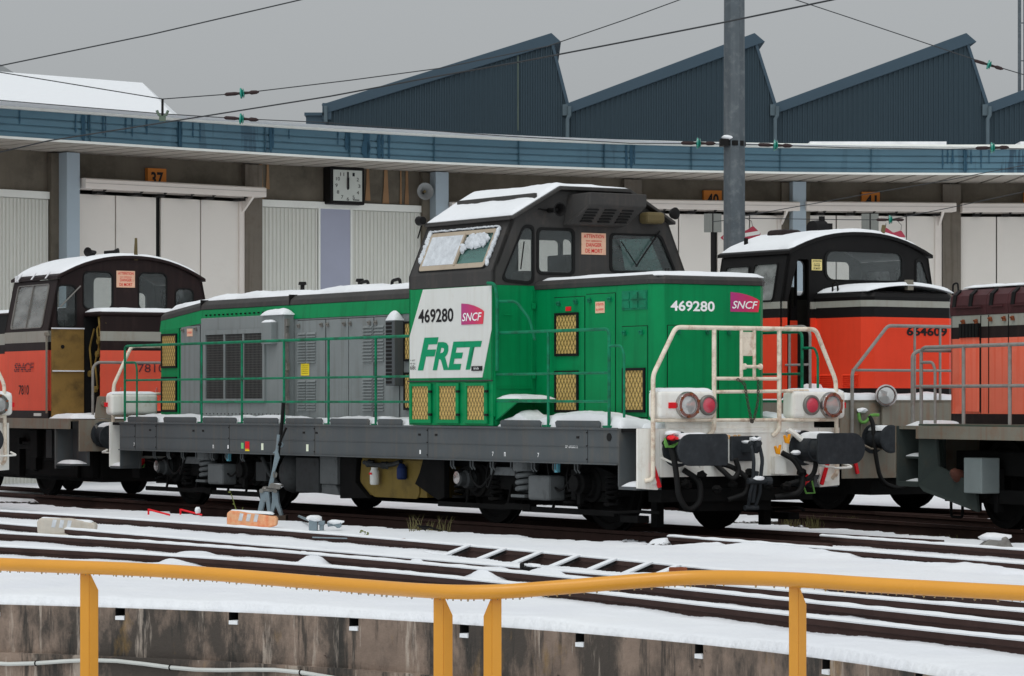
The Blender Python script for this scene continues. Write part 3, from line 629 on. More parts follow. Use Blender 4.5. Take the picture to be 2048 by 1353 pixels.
    b=MB(); b.lathe((X1+.03,1.17,3.78),(1,.1,0),[(0,.06),(.05,.075),(.06,.06)],18); b.lathe((X0-.0,-1.2,3.72),(-1,0,0),[(0,.05),(.1,.06)],14); b.tube([(X0-.02,-1.21,3.66),(X0-.06,-1.24,3.5)],.01,6); b.build('rear_mirror',BLACK,g,smooth=True)
    danger_sign(g,FRONT(X1),-.15,.20,3.25,3.51)
    # interior
    b=MB(); b.box(X0+.06,X1-.06,-1.34,1.34,2.75,2.80); b.box(X1-.4,X1-.1,-.9,-.1,2.8,3.04); b.box(X0+.5,X0+.95,.3,.7,2.8,3.3); b.box(X0+.4,X0+.5,-.7,-.3,2.8,3.35); b.build('cab_interior',INTER,g,bevel=.02)
    # hand rail and step by the cab corner
    b=MB(); b.tube(fillet([(X1-.05,-1.44,2.88),(X1+.08,-1.42,2.87),(X1+.10,-1.40,2.7),(X1+.10,-1.40,1.84)],.06),.02,8)
    b.tube(fillet([(X1+.10,-1.38,2.66),(X1+.28,-1.25,2.66),(X1+.42,-1.15,2.45),(X1+.46,-1.1,2.2)],.06),.018,8); b.build('grab_rail',GREEN_D,g,smooth=True)
    b=MB(); b.prism([(X1,-1.36,1.49),(X1+.5,-1.36,1.49),(X1,-1.36,1.25)],(0,.03,0)); b.box(X1,X1+.5,-1.36,-.82,1.49,1.51); st=b.build('side_step',GREEN,g,bevel=.004)
    snow('snow_cap',TOP(1.51),X1+.01,X1+.5,-1.35,-.84,.06,st,14,12,seed=5,edge=.16)
    b=MB(); fbox(b,F1,-1.34,-.86,1.63,1.645,0,.015); fbox(b,F1,-1.39,-1.36,1.3,2.8,0,.012); fbox(b,F1,-.86,-.84,1.3,2.8,0,.01)
    for z in(1.75,2.58): fbox(b,F1,-.86,-.82,z,z+.07,0,.04)
    fbox(b,F1,-1.27,-1.14,2.50,2.515,.02,.035); b.build('cab_door',GREEN,g,bevel=.003)
    # --- short hood
    H0,H1=X1,-.53
    hp=[(H0,-.8),(-.66,-.8),(H1,-.67),(H1,.67),(-.66,.8),(H0,.8)]
    b=MB(); b.prism([(x,y,1.19) for x,y in hp],(0,0,1.62)); sh=b.build('short_hood',GREEN,g,bevel=.012)
    def slab(z,k): return [(H0,-.8+k),(-.66-k*.6,-.8+k),(H1-k,-.67+k*.6),(H1-k,.67-k*.6),(-.66-k*.6,.8-k),(H0,.8-k)]
    b=MB(); lv=[(2.811,-.012),(2.86,-.02),(2.89,.0),(2.915,.05),(2.925,.14)]; rings=[[b.b.verts.new((x,y,z)) for x,y in slab(z,k)] for z,k in lv]
    for A,B_ in zip(rings,rings[1:]):
        for i in range(6): b.b.faces.new([A[i],A[(i+1)%6],B_[(i+1)%6],B_[i]])
    b.b.faces.new(rings[-1]); b.b.faces.new(rings[0][::-1]); hr=b.build('hood_roof',ROOFG,g)
    snow('roof_snow',TOP(2.905),H0+.02,H1-.03,-.74,.74,.05,hr,40,24,seed=9,edge=.10,amp=.25)
    b=MB()
    for w in(-.33,): b.tube([(-1.0,w,2.93),(-1.0,w,3.0),(-.95,w,3.0),(-.95,w,2.93)],.01,6)
    b.build('lifting_eye',BLACK,hr)
    hs_=SIDE(-.8); ff=lambda a,c,d:hs_(a,c,d+.014)
    d1=door_lines(g,hs_,-2.62,-1.97,1.30,2.70,GREEN); filter_panel(d1,ff,-2.545,-2.105,2.04,2.49); filter_panel(d1,ff,-2.545,-2.105,1.38,1.81); hinges(d1,ff,[(-2.5,2.64),(-2.13,2.65)],GREEN_D)
    b=MB(); fbox(b,ff,-2.35,-2.24,2.54,2.59,.001,.008); b.build('red_plate',REDP,d1)
    d2=door_lines(g,hs_,-1.93,-1.33,1.30,2.72,GREEN); hinges(d2,ff,[(-1.84,2.66),(-1.42,2.66)],GREEN_D)
    b=MB(); fbox(b,ff,-1.72,-1.53,2.50,2.63,.001,.006); k=b.build('warning_label',mat('pale_sign_face',(.5,.4,.3)),d2)
    text('ATTENTION',lambda a,c,d:ff(a,c,d+.006),-1.705,-1.545,2.585,2.615,REDP,k,'label_lettering'); text('au courant',lambda a,c,d:ff(a,c,d+.006),-1.705,-1.545,2.53,2.555,REDP,k,'label_lettering')
    d3=door_lines(g,hs_,-1.19,-.68,1.30,2.33,GREEN); filter_panel(d3,ff,-1.12,-.73,1.385,1.83); hinges(d3,ff,[(-1.12,2.27),(-.78,2.27)],GREEN_D)
    b=MB(); fbox(b,hs_,-1.19,-.68,2.52,2.74,0,.01)
    for i in range(3):
        for j in range(2): fbox(b,hs_,-1.17+i*.17,-1.03+i*.17,2.54+j*.1,2.62+j*.1,.01,.02)
    b.build('maker_plate',GREEN_D,g,bevel=.003)
    hf=FRONT(H1)
    d4=door_lines(g,hf,-.63,.055,1.22,2.335,GREEN); d5=door_lines(g,hf,.075,.66,1.22,2.335,GREEN)
    f2=lambda a,c,d:hf(a,c,d+.012); hinges(d4,f2,[(-.5,2.28),(-.1,2.28)],GREEN_D); hinges(d5,f2,[(.2,2.28),(.55,2.28)],GREEN_D)
    text('469280',hf,-.59,.02,2.50,2.62,WLETTER,g,'fleet_number',bold=.025); logo(g,hf,.24,.655,2.505,2.73)
    # --- long hood
    A0,A1=-13.3,X0
    pr=[(.8,1.19),(.8,2.60)]; 
    b=MB(); b.box(A0,-12.64,-.8,.8,1.19,2.60); b.build('long_hood_end',GREEN,g,bevel=.01)
    b=MB(); b.box(-12.64,A1,-.799,.799,1.19,2.60); lh=b.build('long_hood',GREYP,g,bevel=.006)
    def band(name,m,z0,z1,k0,k1,xa,xb,dz=0):
        b=MB(); b.prism([(xa,-.81-k0,z0-dz),(xa,-.81+k1,z1-dz),(xa,.81-k1,z1-dz),(xa,.81+k0,z0-dz)],(xb-xa,0,0)); return b.build(name,m,g,bevel=.004)
    band('green_cantrail',GREEN,2.60,2.79,.004,.02,-11.95,A1)
    b=MB(); v=[]
    for x,dz in((A0-.01,.10),(-11.95,0)):
        v.append([b.b.verts.new(p) for p in((x,-.814,2.60-dz),(x,-.79,2.79-dz),(x,.79,2.79-dz),(x,.814,2.60-dz))])
    for i in range(4): b.b.faces.new([v[0][i],v[0][(i+1)%4],v[1][(i+1)%4],v[1][i]])
    b.b.faces.new(v[0]); b.b.faces.new(v[1][::-1]); b.build('green_cantrail',GREEN,g)
    b=MB(); cp=[(-.80,2.791),(-.79,2.86),(-.72,2.92),(-.55,2.955),(.55,2.955),(.72,2.92),(.79,2.86),(.80,2.791)]; rings=[]
    for x,dz in((A0-.02,.13),(A0+.3,.10),(-11.95,.0),(A1,0)):
        rings.append([b.b.verts.new((x,y,z-dz)) for y,z in cp])
    for A,B_ in zip(rings,rings[1:]):
        for i in range(8): b.b.faces.new([A[i],A[(i+1)%8],B_[(i+1)%8],B_[i]])
    b.b.faces.new(rings[0]); b.b.faces.new(rings[-1][::-1]); lr=b.build('long_hood_roof',ROOFG,g,bevel=.01)
    def lz(a,c):
        z=2.935 if a>-11.95 else 2.935-.12*(-11.95-a)/1.3
        return z-max(0,abs(c)-.55)**2*1.2
    snow('roof_snow',lambda a,c,d:Vector((a,c,lz(a,c))),A0+.02,A1-.02,-.70,.70,lambda a,c:.07+.03*MN.noise(Vector((a*.7,0,4))),lr,160,20,seed=4,edge=.12,amp=.5)
    b=MB()
    for x in(-12.0,-9.30,-9.28): b.box(x,x+.012,-.8,-.5,2.79,2.935)
    b.build('roof_joint',BLACK,lr)
    b=MB()
    for x in(-8.2,-7.35): b.tube(fillet([(x,-.3,2.98),(x,-.3,3.07),(x+.2,-.3,3.09),(x+.22,-.3,3.0)],.04),.022,8)
    b.build('lifting_eye',BLACK,lr,smooth=True)
    b=MB()
    for x,h in((-10.4,.16),(-8.75,.15),(-6.7,.06)): b.lathe((x,0,2.95),(0,0,1),[(0,.05),(h*.5,.05),(h*.55,.03),(h,.03),(h+.01,.06),(h+.05,.05)],12)
    b.build('exhaust_stack',BLACK,lr)
    L=SIDE(-.8)
    g1=lambda a,c,d:L(a,c,d+.003)
    d=door_lines(g,L,-13.27,-12.68,1.24,2.55,GREEN); f3=lambda a,c,dd:L(a,c,dd+.014)
    filter_panel(d,f3,-13.2,-12.75,2.0,2.44); filter_panel(d,f3,-13.2,-12.75,1.36,1.81)
    d=door_lines(g,L,-12.60,-12.0,1.24,2.57,GREYP); hinges(d,f3,[(-12.52,2.52),(-12.1,2.53)],STEEL)
    b=MB(); fbox(b,f3,-12.40,-12.22,2.42,2.53,0,.004); k=b.build('warning_label',mat('pale_sign_face',(.5,.4,.3)),d); text('DANGER',lambda a,c,dd:f3(a,c,dd+.004),-12.38,-12.24,2.46,2.49,REDP,k,'label_lettering')
    # radiator module
    b=MB(); b.box(-11.66,-9.14,-.96,-.80,1.27,2.66); md=b.build('radiator_housing',GREYP,g,bevel=.008)
    Mo=SIDE(-.96); b=MB(); fbox(b,Mo,-11.48,-9.70,1.50,2.44,0.0,.006); b.build('radiator_core',mat('radiator_black',(.012,.012,.014)),md)
    b=MB().plate([(-11.53,1.46),(-9.66,1.46),(-9.66,2.48),(-11.53,2.48)],[[(-11.46,1.52),(-9.72,1.52),(-9.72,2.42),(-11.46,2.42)]],Mo,.03)
    for i in range(1,3): fbox(b,Mo,-11.46+i*.58-.02,-11.46+i*.58+.02,1.52,2.42,.0,.028)
    gr=b.build('radiator_grille',GREYP,md,bevel=.003); b=MB()
    for i in range(1,44): x=-11.46+i*1.74/44; fbox(b,Mo,x-.0022,x+.0022,1.52,2.42,.012,.018)
    for i in range(1,26): z=1.52+i*.9/26; fbox(b,Mo,-11.46,-9.72,z-.0018,z+.0018,.018,.022)
    b.build('grille_bars',mat('grille_wire',C3(92,92,90,K)),gr)
    b=MB(); fbox(b,Mo,-9.62,-9.33,2.26,2.56,0,.10); k=b.build('switch_box',GREYP,md,bevel=.01)
    snow('snow_cap',TOP(2.56),-9.61,-9.34,-1.055,-.965,.03,k,8,5,seed=1,edge=.06)
    snow('snow_cap',TOP(2.66),-9.75,-9.12,-1.0,-.80,.09,md,16,6,seed=3,edge=.12)
    b=MB()
    for z in(1.45,1.9,2.3,2.5): b.box(-9.14,-9.08,-.95,-.9,z,z+.1)
    b.box(-9.13,-9.11,-.96,-.90,1.3,2.6); b.build('door_hinge',STEEL,md,bevel=.004)
    # rivets along green band and base
    b=MB()
    for i in range(20): x=-11.8+i*.135; fbox(b,SIDE(-.80),x,x+.02,2.70,2.72,.0,.025)
    for i in range(22): x=-11.6+i*.115; fbox(b,Mo,x,x+.015,1.30,1.315,0,.008)
    b.build('rivets',BLACK,g)
    for a,c in((-9.03,-8.25),(-8.22,-7.62),(-7.60,-6.95),(-6.92,-6.28)):
        d=door_lines(g,L,a,c,1.25,2.57,GREYP); hinges(d,f3,[(a+.06,2.51),(c-.08,2.51)],STEEL)
    for (a,c,z0,z1) in((-9.0,-8.78,2.0,2.42),(-8.75,-8.5,2.0,2.42),(-9.0,-8.78,1.36,1.78),(-8.75,-8.5,1.36,1.78),(-7.21,-6.96,2.0,2.48),(-6.9,-6.66,2.0,2.48),(-7.21,-6.96,1.36,1.80),(-6.9,-6.66,1.36,1.80)):
        louvres(g,f3,a,c,z0,z1,11,GREYP)
    b=MB(); fbox(b,f3,-8.92,-8.69,1.83,1.99,0,.004); k=b.build('notice_label',mat('sign_yellow',(.7,.5,.05)),g)
    for i in range(5): text('CONSIGNES DE SECURITE'[:12+i],lambda a,c,dd:f3(a,c,dd+.004),-8.90,-8.71,1.85+i*.026,1.862+i*.026,LETTER,k,'label_lettering')
    b=MB(); fbox(b,L,-6.40,-6.17,1.68,2.52,0,.14); sx=b.build('silencer_duct',DGREY,g,bevel=.008); b=MB()
    for i in range(16): z=1.71+i*.05; fbox(b,SIDE(-.94),-6.39,-6.24,z,z+.032,.001,.004)
    b.build('duct_slots',RUBBER,sx); snow('snow_cap',TOP(2.52),-6.4,-6.17,-.94,-.8,.12,sx,8,6,seed=8,edge=.1)
    for z0,z1 in((2.02,2.47),(1.40,1.82)): filter_panel(g,f3,-6.10,-5.62,z0,z1)
    # --- kick plates, deck snow
    posts=[-13.36,-12.1,-10.85,-9.62,-8.40,-7.17,-5.93,-4.9]
    for w in(-1,1):
        b=MB()
        for a,c in list(zip(posts[1:-2],posts[2:-1]))+[(-13.3,-12.1),(-5.93,-5.1),(-3.0,-1.9),(-1.8,-.66)]:
            b.prism([(a+.12,w*1.375,1.185),(a+.10,w*1.375,1.24),(a+.14,w*1.375,1.262),(c-.14,w*1.375,1.262),(c-.10,w*1.375,1.24),(c-.12,w*1.375,1.185)],(0,w*.012,0))
        b.build('kick_plate',DGREY,g)
        hh=lambda a,c: .09+.035*MN.noise(Vector((a*1.1,7+w,0)))
        snow('deck_snow',TOP(1.178),-13.38,-5.05,min(w*.82,w*1.36),max(w*.82,w*1.36),hh,g,150,10,seed=6+w,edge=.09,amp=.5)
        snow('deck_snow',TOP(1.178),-3.0,-.42,min(w*.82,w*1.36),max(w*.82,w*1.36),lambda a,c:.10+.07*math.exp(-((a+1.35)/.75)**4)+.12*math.exp(-abs((a+2.62)/.13)**1.5)*(1 if abs(c)>1.0 else .4),g,70,10,seed=16+w,edge=.12,amp=.3)
        # side railings
        b=MB(); y=w*1.35; r=.019
        b.tube(fillet([(-13.36,y,1.2),(-13.36,y,2.29),(-5.02,y,2.29)],.08),r,8)
        for x in posts[2:-1]+[-12.1][:0]: b.tube([(x,y,1.18),(x,y,2.28)],r*.9,8)
        for z in(1.79,1.475): b.tube([(-13.36,y,z),(-5.02,y,z)],r*.8,8)
        b.tube(fillet([(-13.36,y,2.05),(-13.0,y,2.05),(-12.95,y,1.95),(-12.95,y,1.22)],.05),r*.8,8)
        for x in posts[2:-1]: b.box(x-.05,x+.05,y-.04,y+.04,1.178,1.2)
        b.build('side_railing',GREEN_D,g,smooth=True)
        b=MB(); b.tube(fillet([(-3.2,y,2.29),(-.64,y,2.29),(-.64,y,1.2)],.08),r,8); b.tube([(-1.90,y,1.18),(-1.90,y,2.28)],r*.9,8)
        for z in(1.80,1.48): b.tube([(-3.1 if z<1.7 else -3.25,y,z),(-.64,y,z)],r*.8,8)
        b.tube(fillet([(-.64,y,2.10),(-.40,y,2.10),(-.34,y,2.0),(-.34,y,1.3)],.05),r*.8,8); b.box(-.70,-.58,y-.05,y+.05,1.178,1.21); b.box(-1.96,-1.84,y-.05,y+.05,1.178,1.21)
        b.build('side_railing',GREEN_D,g,smooth=True)
    snow('deck_snow',TOP(1.178),-.50,-.08,-1.05,1.05,.06,g,10,40,seed=31,edge=.1)
    # --- underframe
    bogie(g,-2.72,2.5); bogie(g,-11.08,2.5)
    for w in(-1,1):
        b=MB(); b.lathe((-8.75,w*.6,.52),(0,w,0),[(0,.27),(.42,.27),(.50,.24),(.56,.16),(.585,.0)],28); b.build('air_reservoir',UNDERL,g,smooth=True)
        b=MB(); b.box(-8.35,-7.72,min(w*.7,w*1.2),max(w*.7,w*1.2),.28,.74); b.build('equipment_box',UNDERL,g,bevel=.01)
        b=MB(); b.box(-7.72,-7.25,min(w*.7,w*1.18),max(w*.7,w*1.18),.40,.76); b.prism([(-7.9,w*1.15,.28),(-7.25,w*1.15,.26),(-7.35,w*1.15,.40),(-7.8,w*1.15,.40)],(0,-w*.3,0)); b.build('battery_box',SPRINGP if w<0 else UNDERL,g,bevel=.008)
        y=w*1.06
        b=MB(); b.plate(rpoly([(-6.78,.74),(-6.82,.45),(-6.45,.26),(-5.35,.26),(-5.30,.36),(-5.34,.5),(-5.15,.62),(-5.10,.74)],.05),[],SIDE(y,w),.02); b.box(-6.8,-5.15,min(y,w*.4),max(y,w*.4),.28,.76); tk=b.build('fuel_tank',YELP,g,bevel=.008)
        b=MB(); b.prism([(-7.25,y,.76),(-6.80,y,.76),(-6.84,y,.44),(-6.5,y,.24),(-7.25,y,.22)],(0,w*.08,0)); b.prism([(-5.12,y,.76),(-4.6,y,.76),(-4.6,y,.30),(-4.75,y,.26),(-5.32,y,.45),(-5.2,y,.6)],(0,w*.08,0)); b.box(-7.3,-4.5,-.9,.9,.2,.24); b.build('tank_bracket',UNDER,g,bevel=.01)
        b=MB(); b.lathe((-6.28,w*1.17,.42),(0,0,1),[(0,.05),(.02,.06),(.17,.06),(.19,.045),(.22,.045)],16); k=b.build('oil_filter',WHITE,tk,smooth=True)
        b=MB(); fbox(b,SIDE(w*1.228,w),-6.315,-6.245,.55,.575,0,.004); b.build('filter_lettering',REDP,k)
        b=MB(); b.tube(fillet([(-6.6,w*1.14,.70),(-6.3,w*1.16,.67),(-5.9,w*1.14,.68),(-5.7,w*1.12,.72)],.05),.03,8); b.blob((-6.45,w*1.15,.69),.09,.05,.05,3,amp=.3); b.blob((-6.05,w*1.15,.67),.08,.05,.05,4,amp=.3); b.build('fuel_pump',UNDERL,tk,smooth=True)
        b=MB(); b.lathe((-5.62,w*1.15,.50),(0,0,1),[(0,.05),(.02,.065),(.14,.065),(.17,.05),(.2,.03)],14); b.build('blue_filter',mat('blue_enamel',C3(22,36,72,K),dirt=C3(16,18,24,K),da=.5,ds=12),tk)
        b=MB(); b.tube([(-9.4,w*1.15,.72),(-9.2,w*1.15,.5),(-9.0,w*1.1,.35)],.03,8); b.box(-9.6,-9.3,w*1.1-.05,w*1.1+.05,.4,.66); b.tube([(-9.05,w*1.2,.78),(-9.05,w*1.2,.5)],.012,6); b.build('brake_cylinder',UNDERL,g,bevel=.008)
        b=MB(); b.tube(fillet([(-.95,w*1.1,.22),(-.75,w*1.15,.23),(-.4,w*1.12,.25),(-.15,w*1.0,.24)],.05),.02,8); b.box(-.75,-.4,w*1.05-.08,w*1.05+.08,.12,.2); b.box(-.62,-.5,w*.75-.05,w*.75+.05,.06,.4); b.build('rail_guard',UNDER,g,bevel=.006)
    b=MB(); b.box(-9.2,-4.6,-.55,.55,.3,1.13); b.box(L0+.1,-.1,-.5,.5,.62,1.1); b.build('centre_sill',UNDER,g)
    return g
G=green_loco()
# ================================================================ older orange shunters
def arch(w,ze,zp,n=16,flat=0):    # points of an arched roof from -w to +w
    return [(-w+2*w*i/n, ze+(zp-ze)*(1-abs(-1+2*i/n)**2.2)) for i in range(n+1)]
def stripes(root,fn,a0,a1,lv,name='body_panel',seams=()):
    """stack of painted bands: lv=[(z0,z1,material),...] as thin skins"""
    out=[]
    for z0,z1,m in lv:
        b=MB(); fbox(b,fn,a0,a1,z0,z1,-.03,0); out.append(b.build(name,m,root,bevel=.002))
    return out
def arched_cab(g,x0,x1,w,zb,zk,ze,zp,wt,bands,colr,front,side,rear=None,over=.06):
    """x0..x1, half width w at zb..zk, wt at eaves ze; bands = painted bands below zk; front/rear/side = window outlines"""
    tops=arch(wt,ze,zp)
    for X,s,wins in((x1,1,front),(x0,-1,rear if rear is not None else front)):
        fn=FRONT(X,s)
        P=[(-w,zk)]+tops+[(w,zk)]
        MB().plate(P,[q for q in wins],lambda a,c,d,fn=fn:fn(a,c,-d),.04).build('cab_end_wall',colr,g)
        for q in wins: window(g,fn,q,gm=GL_CLEAR if s>0 else GL_CLEAR,fw=.02)
        stripes(g,fn,-w,w,bands,'cab_end_panel')
    for s in(-1,1):
        d=Vector((0,s*(wt-w),ze-zk)); Ls=d.length; d.normalize(); n=Vector((0,s*(ze-zk),-(wt-w)*1)).normalized(); n=Vector((0,s*abs(n.y),abs(n.z)))
        O=Vector((0,s*w,zk)); FS=lambda a,c,dd,O=O,d=d,n=n: Vector((a,0,0))+O+d*c+n*dd
        MB().plate([(x0,0),(x1,0),(x1,Ls),(x0,Ls)],side,lambda a,c,dd,FS=FS:FS(a,c,-dd),.04).build('cab_upper_side',colr,g)
        for q in side:
            f=window(g,FS,q,'side_window',gm=GL_DIRTY,fw=.03,fm=STEEL)
            xs=[p[0] for p in q]; zs=[p[1] for p in q]; m=(min(xs)+max(xs))/2
            if max(xs)-min(xs)>.7: b=MB(); fbox(b,FS,m-.015,m+.015,min(zs),max(zs),-.01,.015); b.build('sash_bar',STEEL,f)
        stripes(g,SIDE(s*w,s),x0,x1,bands,'cab_side_panel')
    b=MB(); t2=[(y*1.03+0,z) for y,z in tops]
    P=[(x0-over,y,z) for y,z in t2]+[(x0-over,y*1.0,z+.05) for y,z in t2[::-1]]
    b.prism(P,(x1-x0+2*over,0,0)); rf=b.build('cab_roof',colr,g,bevel=.01)
    zf=lambda c: np.interp(c,[t[0] for t in t2],[t[1] for t in t2])+.045
    snow('roof_snow',lambda a,c,d:Vector((a,c,float(zf(c)))),x0-over+.02,x1+over-.02,-wt*.97,wt*.97,.05,rf,24,40,seed=x0,edge=.14,amp=.3)
    b=MB(); b.box(x0+.1,x1-.1,-w+.1,w-.1,zb+.45,zb+.5); b.box(x1-.6,x1-.15,-.5,.3,zb+.5,zk+.1); b.box(x0+.3,x0+.6,-.6,-.2,zb+.5,zk+.4); b.build('cab_interior',INTER,g,bevel=.02)
    return rf
def simple_frame(g,x0,x1,z0,z1,m,w=1.4):
    b=MB()
    for s in(-1,1): b.box(x0,x1,s*w-.02,s*w+.02,z0,z1)
    b.box(x0,x1,-w+.02,w-.02,z1-.04,z1-.002); b.build('frame_girder',m,g,bevel=.004)
    b=MB(); b.box(x0+.1,x1-.1,-.6,.6,.42,z1-.04); b.build('centre_sill',UNDER,g)
def two_axle_gear(g,xs):
    for x in xs:
        wheelset(g,x)
        for w in(-1,1):
            b=MB(); b.lathe((x,w*.9,.52),(0,w,0),[(0,.16),(.1,.16),(.12,.1),(.14,0)],14); b.box(x-.22,x+.22,w*1.0-.05,w*1.0+.05,.4,.72); b.box(x-.5,x+.5,w*1.02-.04,w*1.02+.04,.72,.80); b.box(x-.38,x+.38,w*1.02-.035,w*1.02+.035,.80,.84);b.box(x-.62,x-.5,w*1.0-.05,w*1.0+.05,.28,.9); b.build('axlebox',UNDER,g,bevel=.01)
def round_front(g,x,zt,m,w=1.4,zb=.64):
    e=empty('buffer_beam_end',(x,0,0),0); e.parent=g
    MB().plate([(-w,zb),(w,zb),(w,zt),(-w,zt)],[],FRONT(-.04),.04).build('buffer_beam',m,e,bevel=.006)
    return e
def loco_7810():
    th=60; g=empty('shunter_locomotive',(-5.50,48.62,0),-R(th))
    tag(g,'faded orange shunter with dark brown arched cab and open ochre engine door, at left','locomotive')
    simple_frame(g,-6.8,-.05,1.06,1.22,BEIGE); two_axle_gear(g,(-2.55,-5.2))
    bands=[(1.22,1.34,BROWN),(1.34,2.277,ORANGE_F),(2.277,2.405,BROWN),(2.405,2.58,STRIPE)]
    fw=[rrect(-1.24,-.93,2.64,3.28,.08),rrect(-.80,-.32,2.93,3.50,.09),rrect(.13,.60,2.93,3.50,.09),rrect(.76,1.06,2.80,3.26,.08)]
    FN=FRONT(-.958)
    rf=arched_cab(g,-2.84,-.958,1.38,1.22,2.58,3.38,3.72,1.22,bands,BROWN,fw,[rrect(-2.58,-1.28,.06,.74,.06)])
    b=MB(); b.box(-2.6,-2.55,-1.30,-1.25,3.38,3.48); 
    for x in(-2.5,-1.9,-1.3):
        b.prism([(x,-1.30,3.40),(x+.05,-1.30,3.40),(x+.09,-1.24,3.50),(x+.04,-1.24,3.50)],(0,-.012,0))
    b.build('snow_strip',SNOW,rf)
    danger_sign(g,FN,-.25,.06,3.27,3.53)
    b=MB(); b.tube([(-.93,-.86,3.28),(-.92,-1.20,2.95)],.012,6); b.build('windscreen_wiper',STEEL,g)
    b=MB(); b.box(-1.08,-.92,.0,.06,3.72,3.74); b.prism([(-.98,.05,3.70),(-.98,.11,3.70),(-.98,.10,4.05),(-.98,.07,4.05)],(.03,0,0)); b.build('antenna',mat('dull_brass',(.2,.15,.06)),rf)
    for y in(-.42,-.1):
        b=MB(); b.lathe((-1.55,y,3.84),(.6,.8 if y>-.2 else -.8,0),[(-.1,.03),(.05,.04),(.12,.075),(.13,.07),(.1,0)],14); b.box(-1.6,-1.5,y-.04,y+.04,3.74,3.82);b.build('horn',BLACK,rf,smooth=True)
    S=SIDE(-1.38); o=lambda a,c,d:S(a,c,d+.003)
    FAD=mat('faded_grey_lettering',C3(86,50,56,K),rough=.6)
    text('SNCF',o,-2.42,-1.56,1.95,2.09,FAD,g,'operator_lettering',bold=.03,shear=.2)
    b=MB(); 
    for k in range(4): fbox(b,o,-2.42,-1.56,1.965+.034*k,1.973+.034*k,.002,.004)
    b.build('lettering_stripe',ORANGE_F,g)
    text('7810',o,-2.21,-1.78,1.59,1.74,LETTER,g,'fleet_number')
    b=MB(); fbox(b,o,-1.55,-1.25,1.255,1.30,0,.01); b.build('white_plate',WHITE,g)
    # hood with engine side open
    hb=[(1.22,1.335,BROWN),(1.335,2.27,ORANGE_F),(2.27,2.417,BROWN),(2.417,2.564,STRIPE),(2.564,2.80,BROWN)]
    H1=-.30; stripes(g,FRONT(H1),-.785,.80,hb,'hood_front_panel'); stripes(g,SIDE(.8,1),-.93,H1,hb,'hood_side_panel')
    b=MB(); b.box(-.93,H1-.03,.0,.77,1.22,2.78); b.box(-.93,H1-.04,-.62,.0,1.22,1.9); b.box(-.955,-.93,-.80,.77,1.22,2.80); b.build('engine_bay',RUBBER,g)  # black panel added over the cab wall so the open bay looks dark
    b=MB(); b.box(-.95,H1+.02,-.81,.82,2.80,2.87); hr=b.build('hood_roof',BROWN,g,bevel=.03)
    snow('roof_snow',TOP(2.87),-.94,H1,-.78,.79,.06,hr,10,26,seed=12,edge=.1)
    BR=mat('brass_pipe',C3(130,110,60,K),rough=.4,metal=.4,dirt=C3(50,45,35,K),da=.4)
    b=MB(); rr=random.Random(5)
    for i in range(7):
        x=-.86+.5*rr.random(); z=1.4+1.1*rr.random(); b.tube(fillet([(x,-.70,z),(x+.03,-.74,z+.25),(x-.06,-.72,z+.4),(x+.08,-.7,min(2.7,z+.7))],.06),.016,6)
        b.lathe((x,-.72,z),(0,-1,0),[(0,.05),(.04,.05)],8)
    b.build('engine_pipes',BR,g,smooth=True)
    b=MB(); b.box(-.85,-.40,-.68,-.60,1.25,2.1)
    for i in range(4): b.lathe((-.8+.12*i,-.66,1.5+.25*i),(0,-1,0),[(0,.08),(.06,.07)],10)
    b.build('engine_block',UNDER,g,bevel=.02)
    OC=mat('ochre_door_inside',C3(116,92,50,K),rough=.6,var=.12,dirt=C3(45,38,28,K),da=.55,ds=2.2)
    b=MB(); fbox(b,FRONT(-.90),-1.36,-.82,1.24,2.62,-.01,.02); d=b.build('engine_door',OC,g,bevel=.008)
    b=MB(); fbox(b,FRONT(-.88),-1.35,-.83,1.945,1.965,0,.03); fbox(b,FRONT(-.88),-1.36,-.82,2.605,2.625,-.01,.015); b.build('snow_line',SNOW,d)
    b=MB(); b.lathe((-.88,-1.18,2.33),(1,0,0),[(0,.03),(.01,.03)],12); b.build('door_knob',BLACK,d)
    b=MB(); b.tube([(-.94,-1.42,1.3),(-.94,-1.42,2.52)],.018,6); b.box(-.97,-.91,-1.45,-1.38,2.5,2.55); b.build('grab_rail',BEIGE,g)
    snow('deck_snow',TOP(1.22),-.93,-.02,-1.38,1.38,.07,g,14,40,seed=13,edge=.1)
    text('7810',FRONT(H1+.003),-.17,.28,1.935,2.065,FAD,g,'fleet_number')
    b=MB(); pts=[(.05,1.45),(.15,1.7),(.2,1.5),(.32,1.75),(.35,1.55),(.5,1.7),(.42,1.5),(.6,1.46)]
    b.tube([(H1+.004,p[0],p[1]) for p in pts],.008,4); b.tube([(H1+.004,-.55,1.75),(H1+.004,-.5,1.5),(H1+.004,-.45,1.7)],.008,4); b.build('graffiti',mat('grey_graffiti',C3(170,120,115,K)),g)
    # rear hood
    for s in(-1,1): stripes(g,SIDE(.8*s,s),-6.3,-2.88,[(1.22,1.335,BROWN),(1.335,2.27,ORANGE_F),(2.27,2.417,BROWN),(2.417,2.60,STRIPE),(2.60,2.90,BLACK)],'rear_hood_panel')
    stripes(g,FRONT(-6.3,-1),-.8,.8,[(1.22,2.27,ORANGE_F),(2.27,2.9,BROWN)],'rear_hood_panel')
    b=MB(); b.box(-6.3,-2.85,-.82,.82,2.90,2.94); hr=b.build('rear_hood_roof',BROWN,g,bevel=.02); snow('roof_snow',TOP(2.94),-6.3,-2.9,-.8,.8,.06,hr,20,12,seed=14)
    # front beam, step well, buffers
    e=round_front(g,0,1.20,BEIGE,1.26,.72)
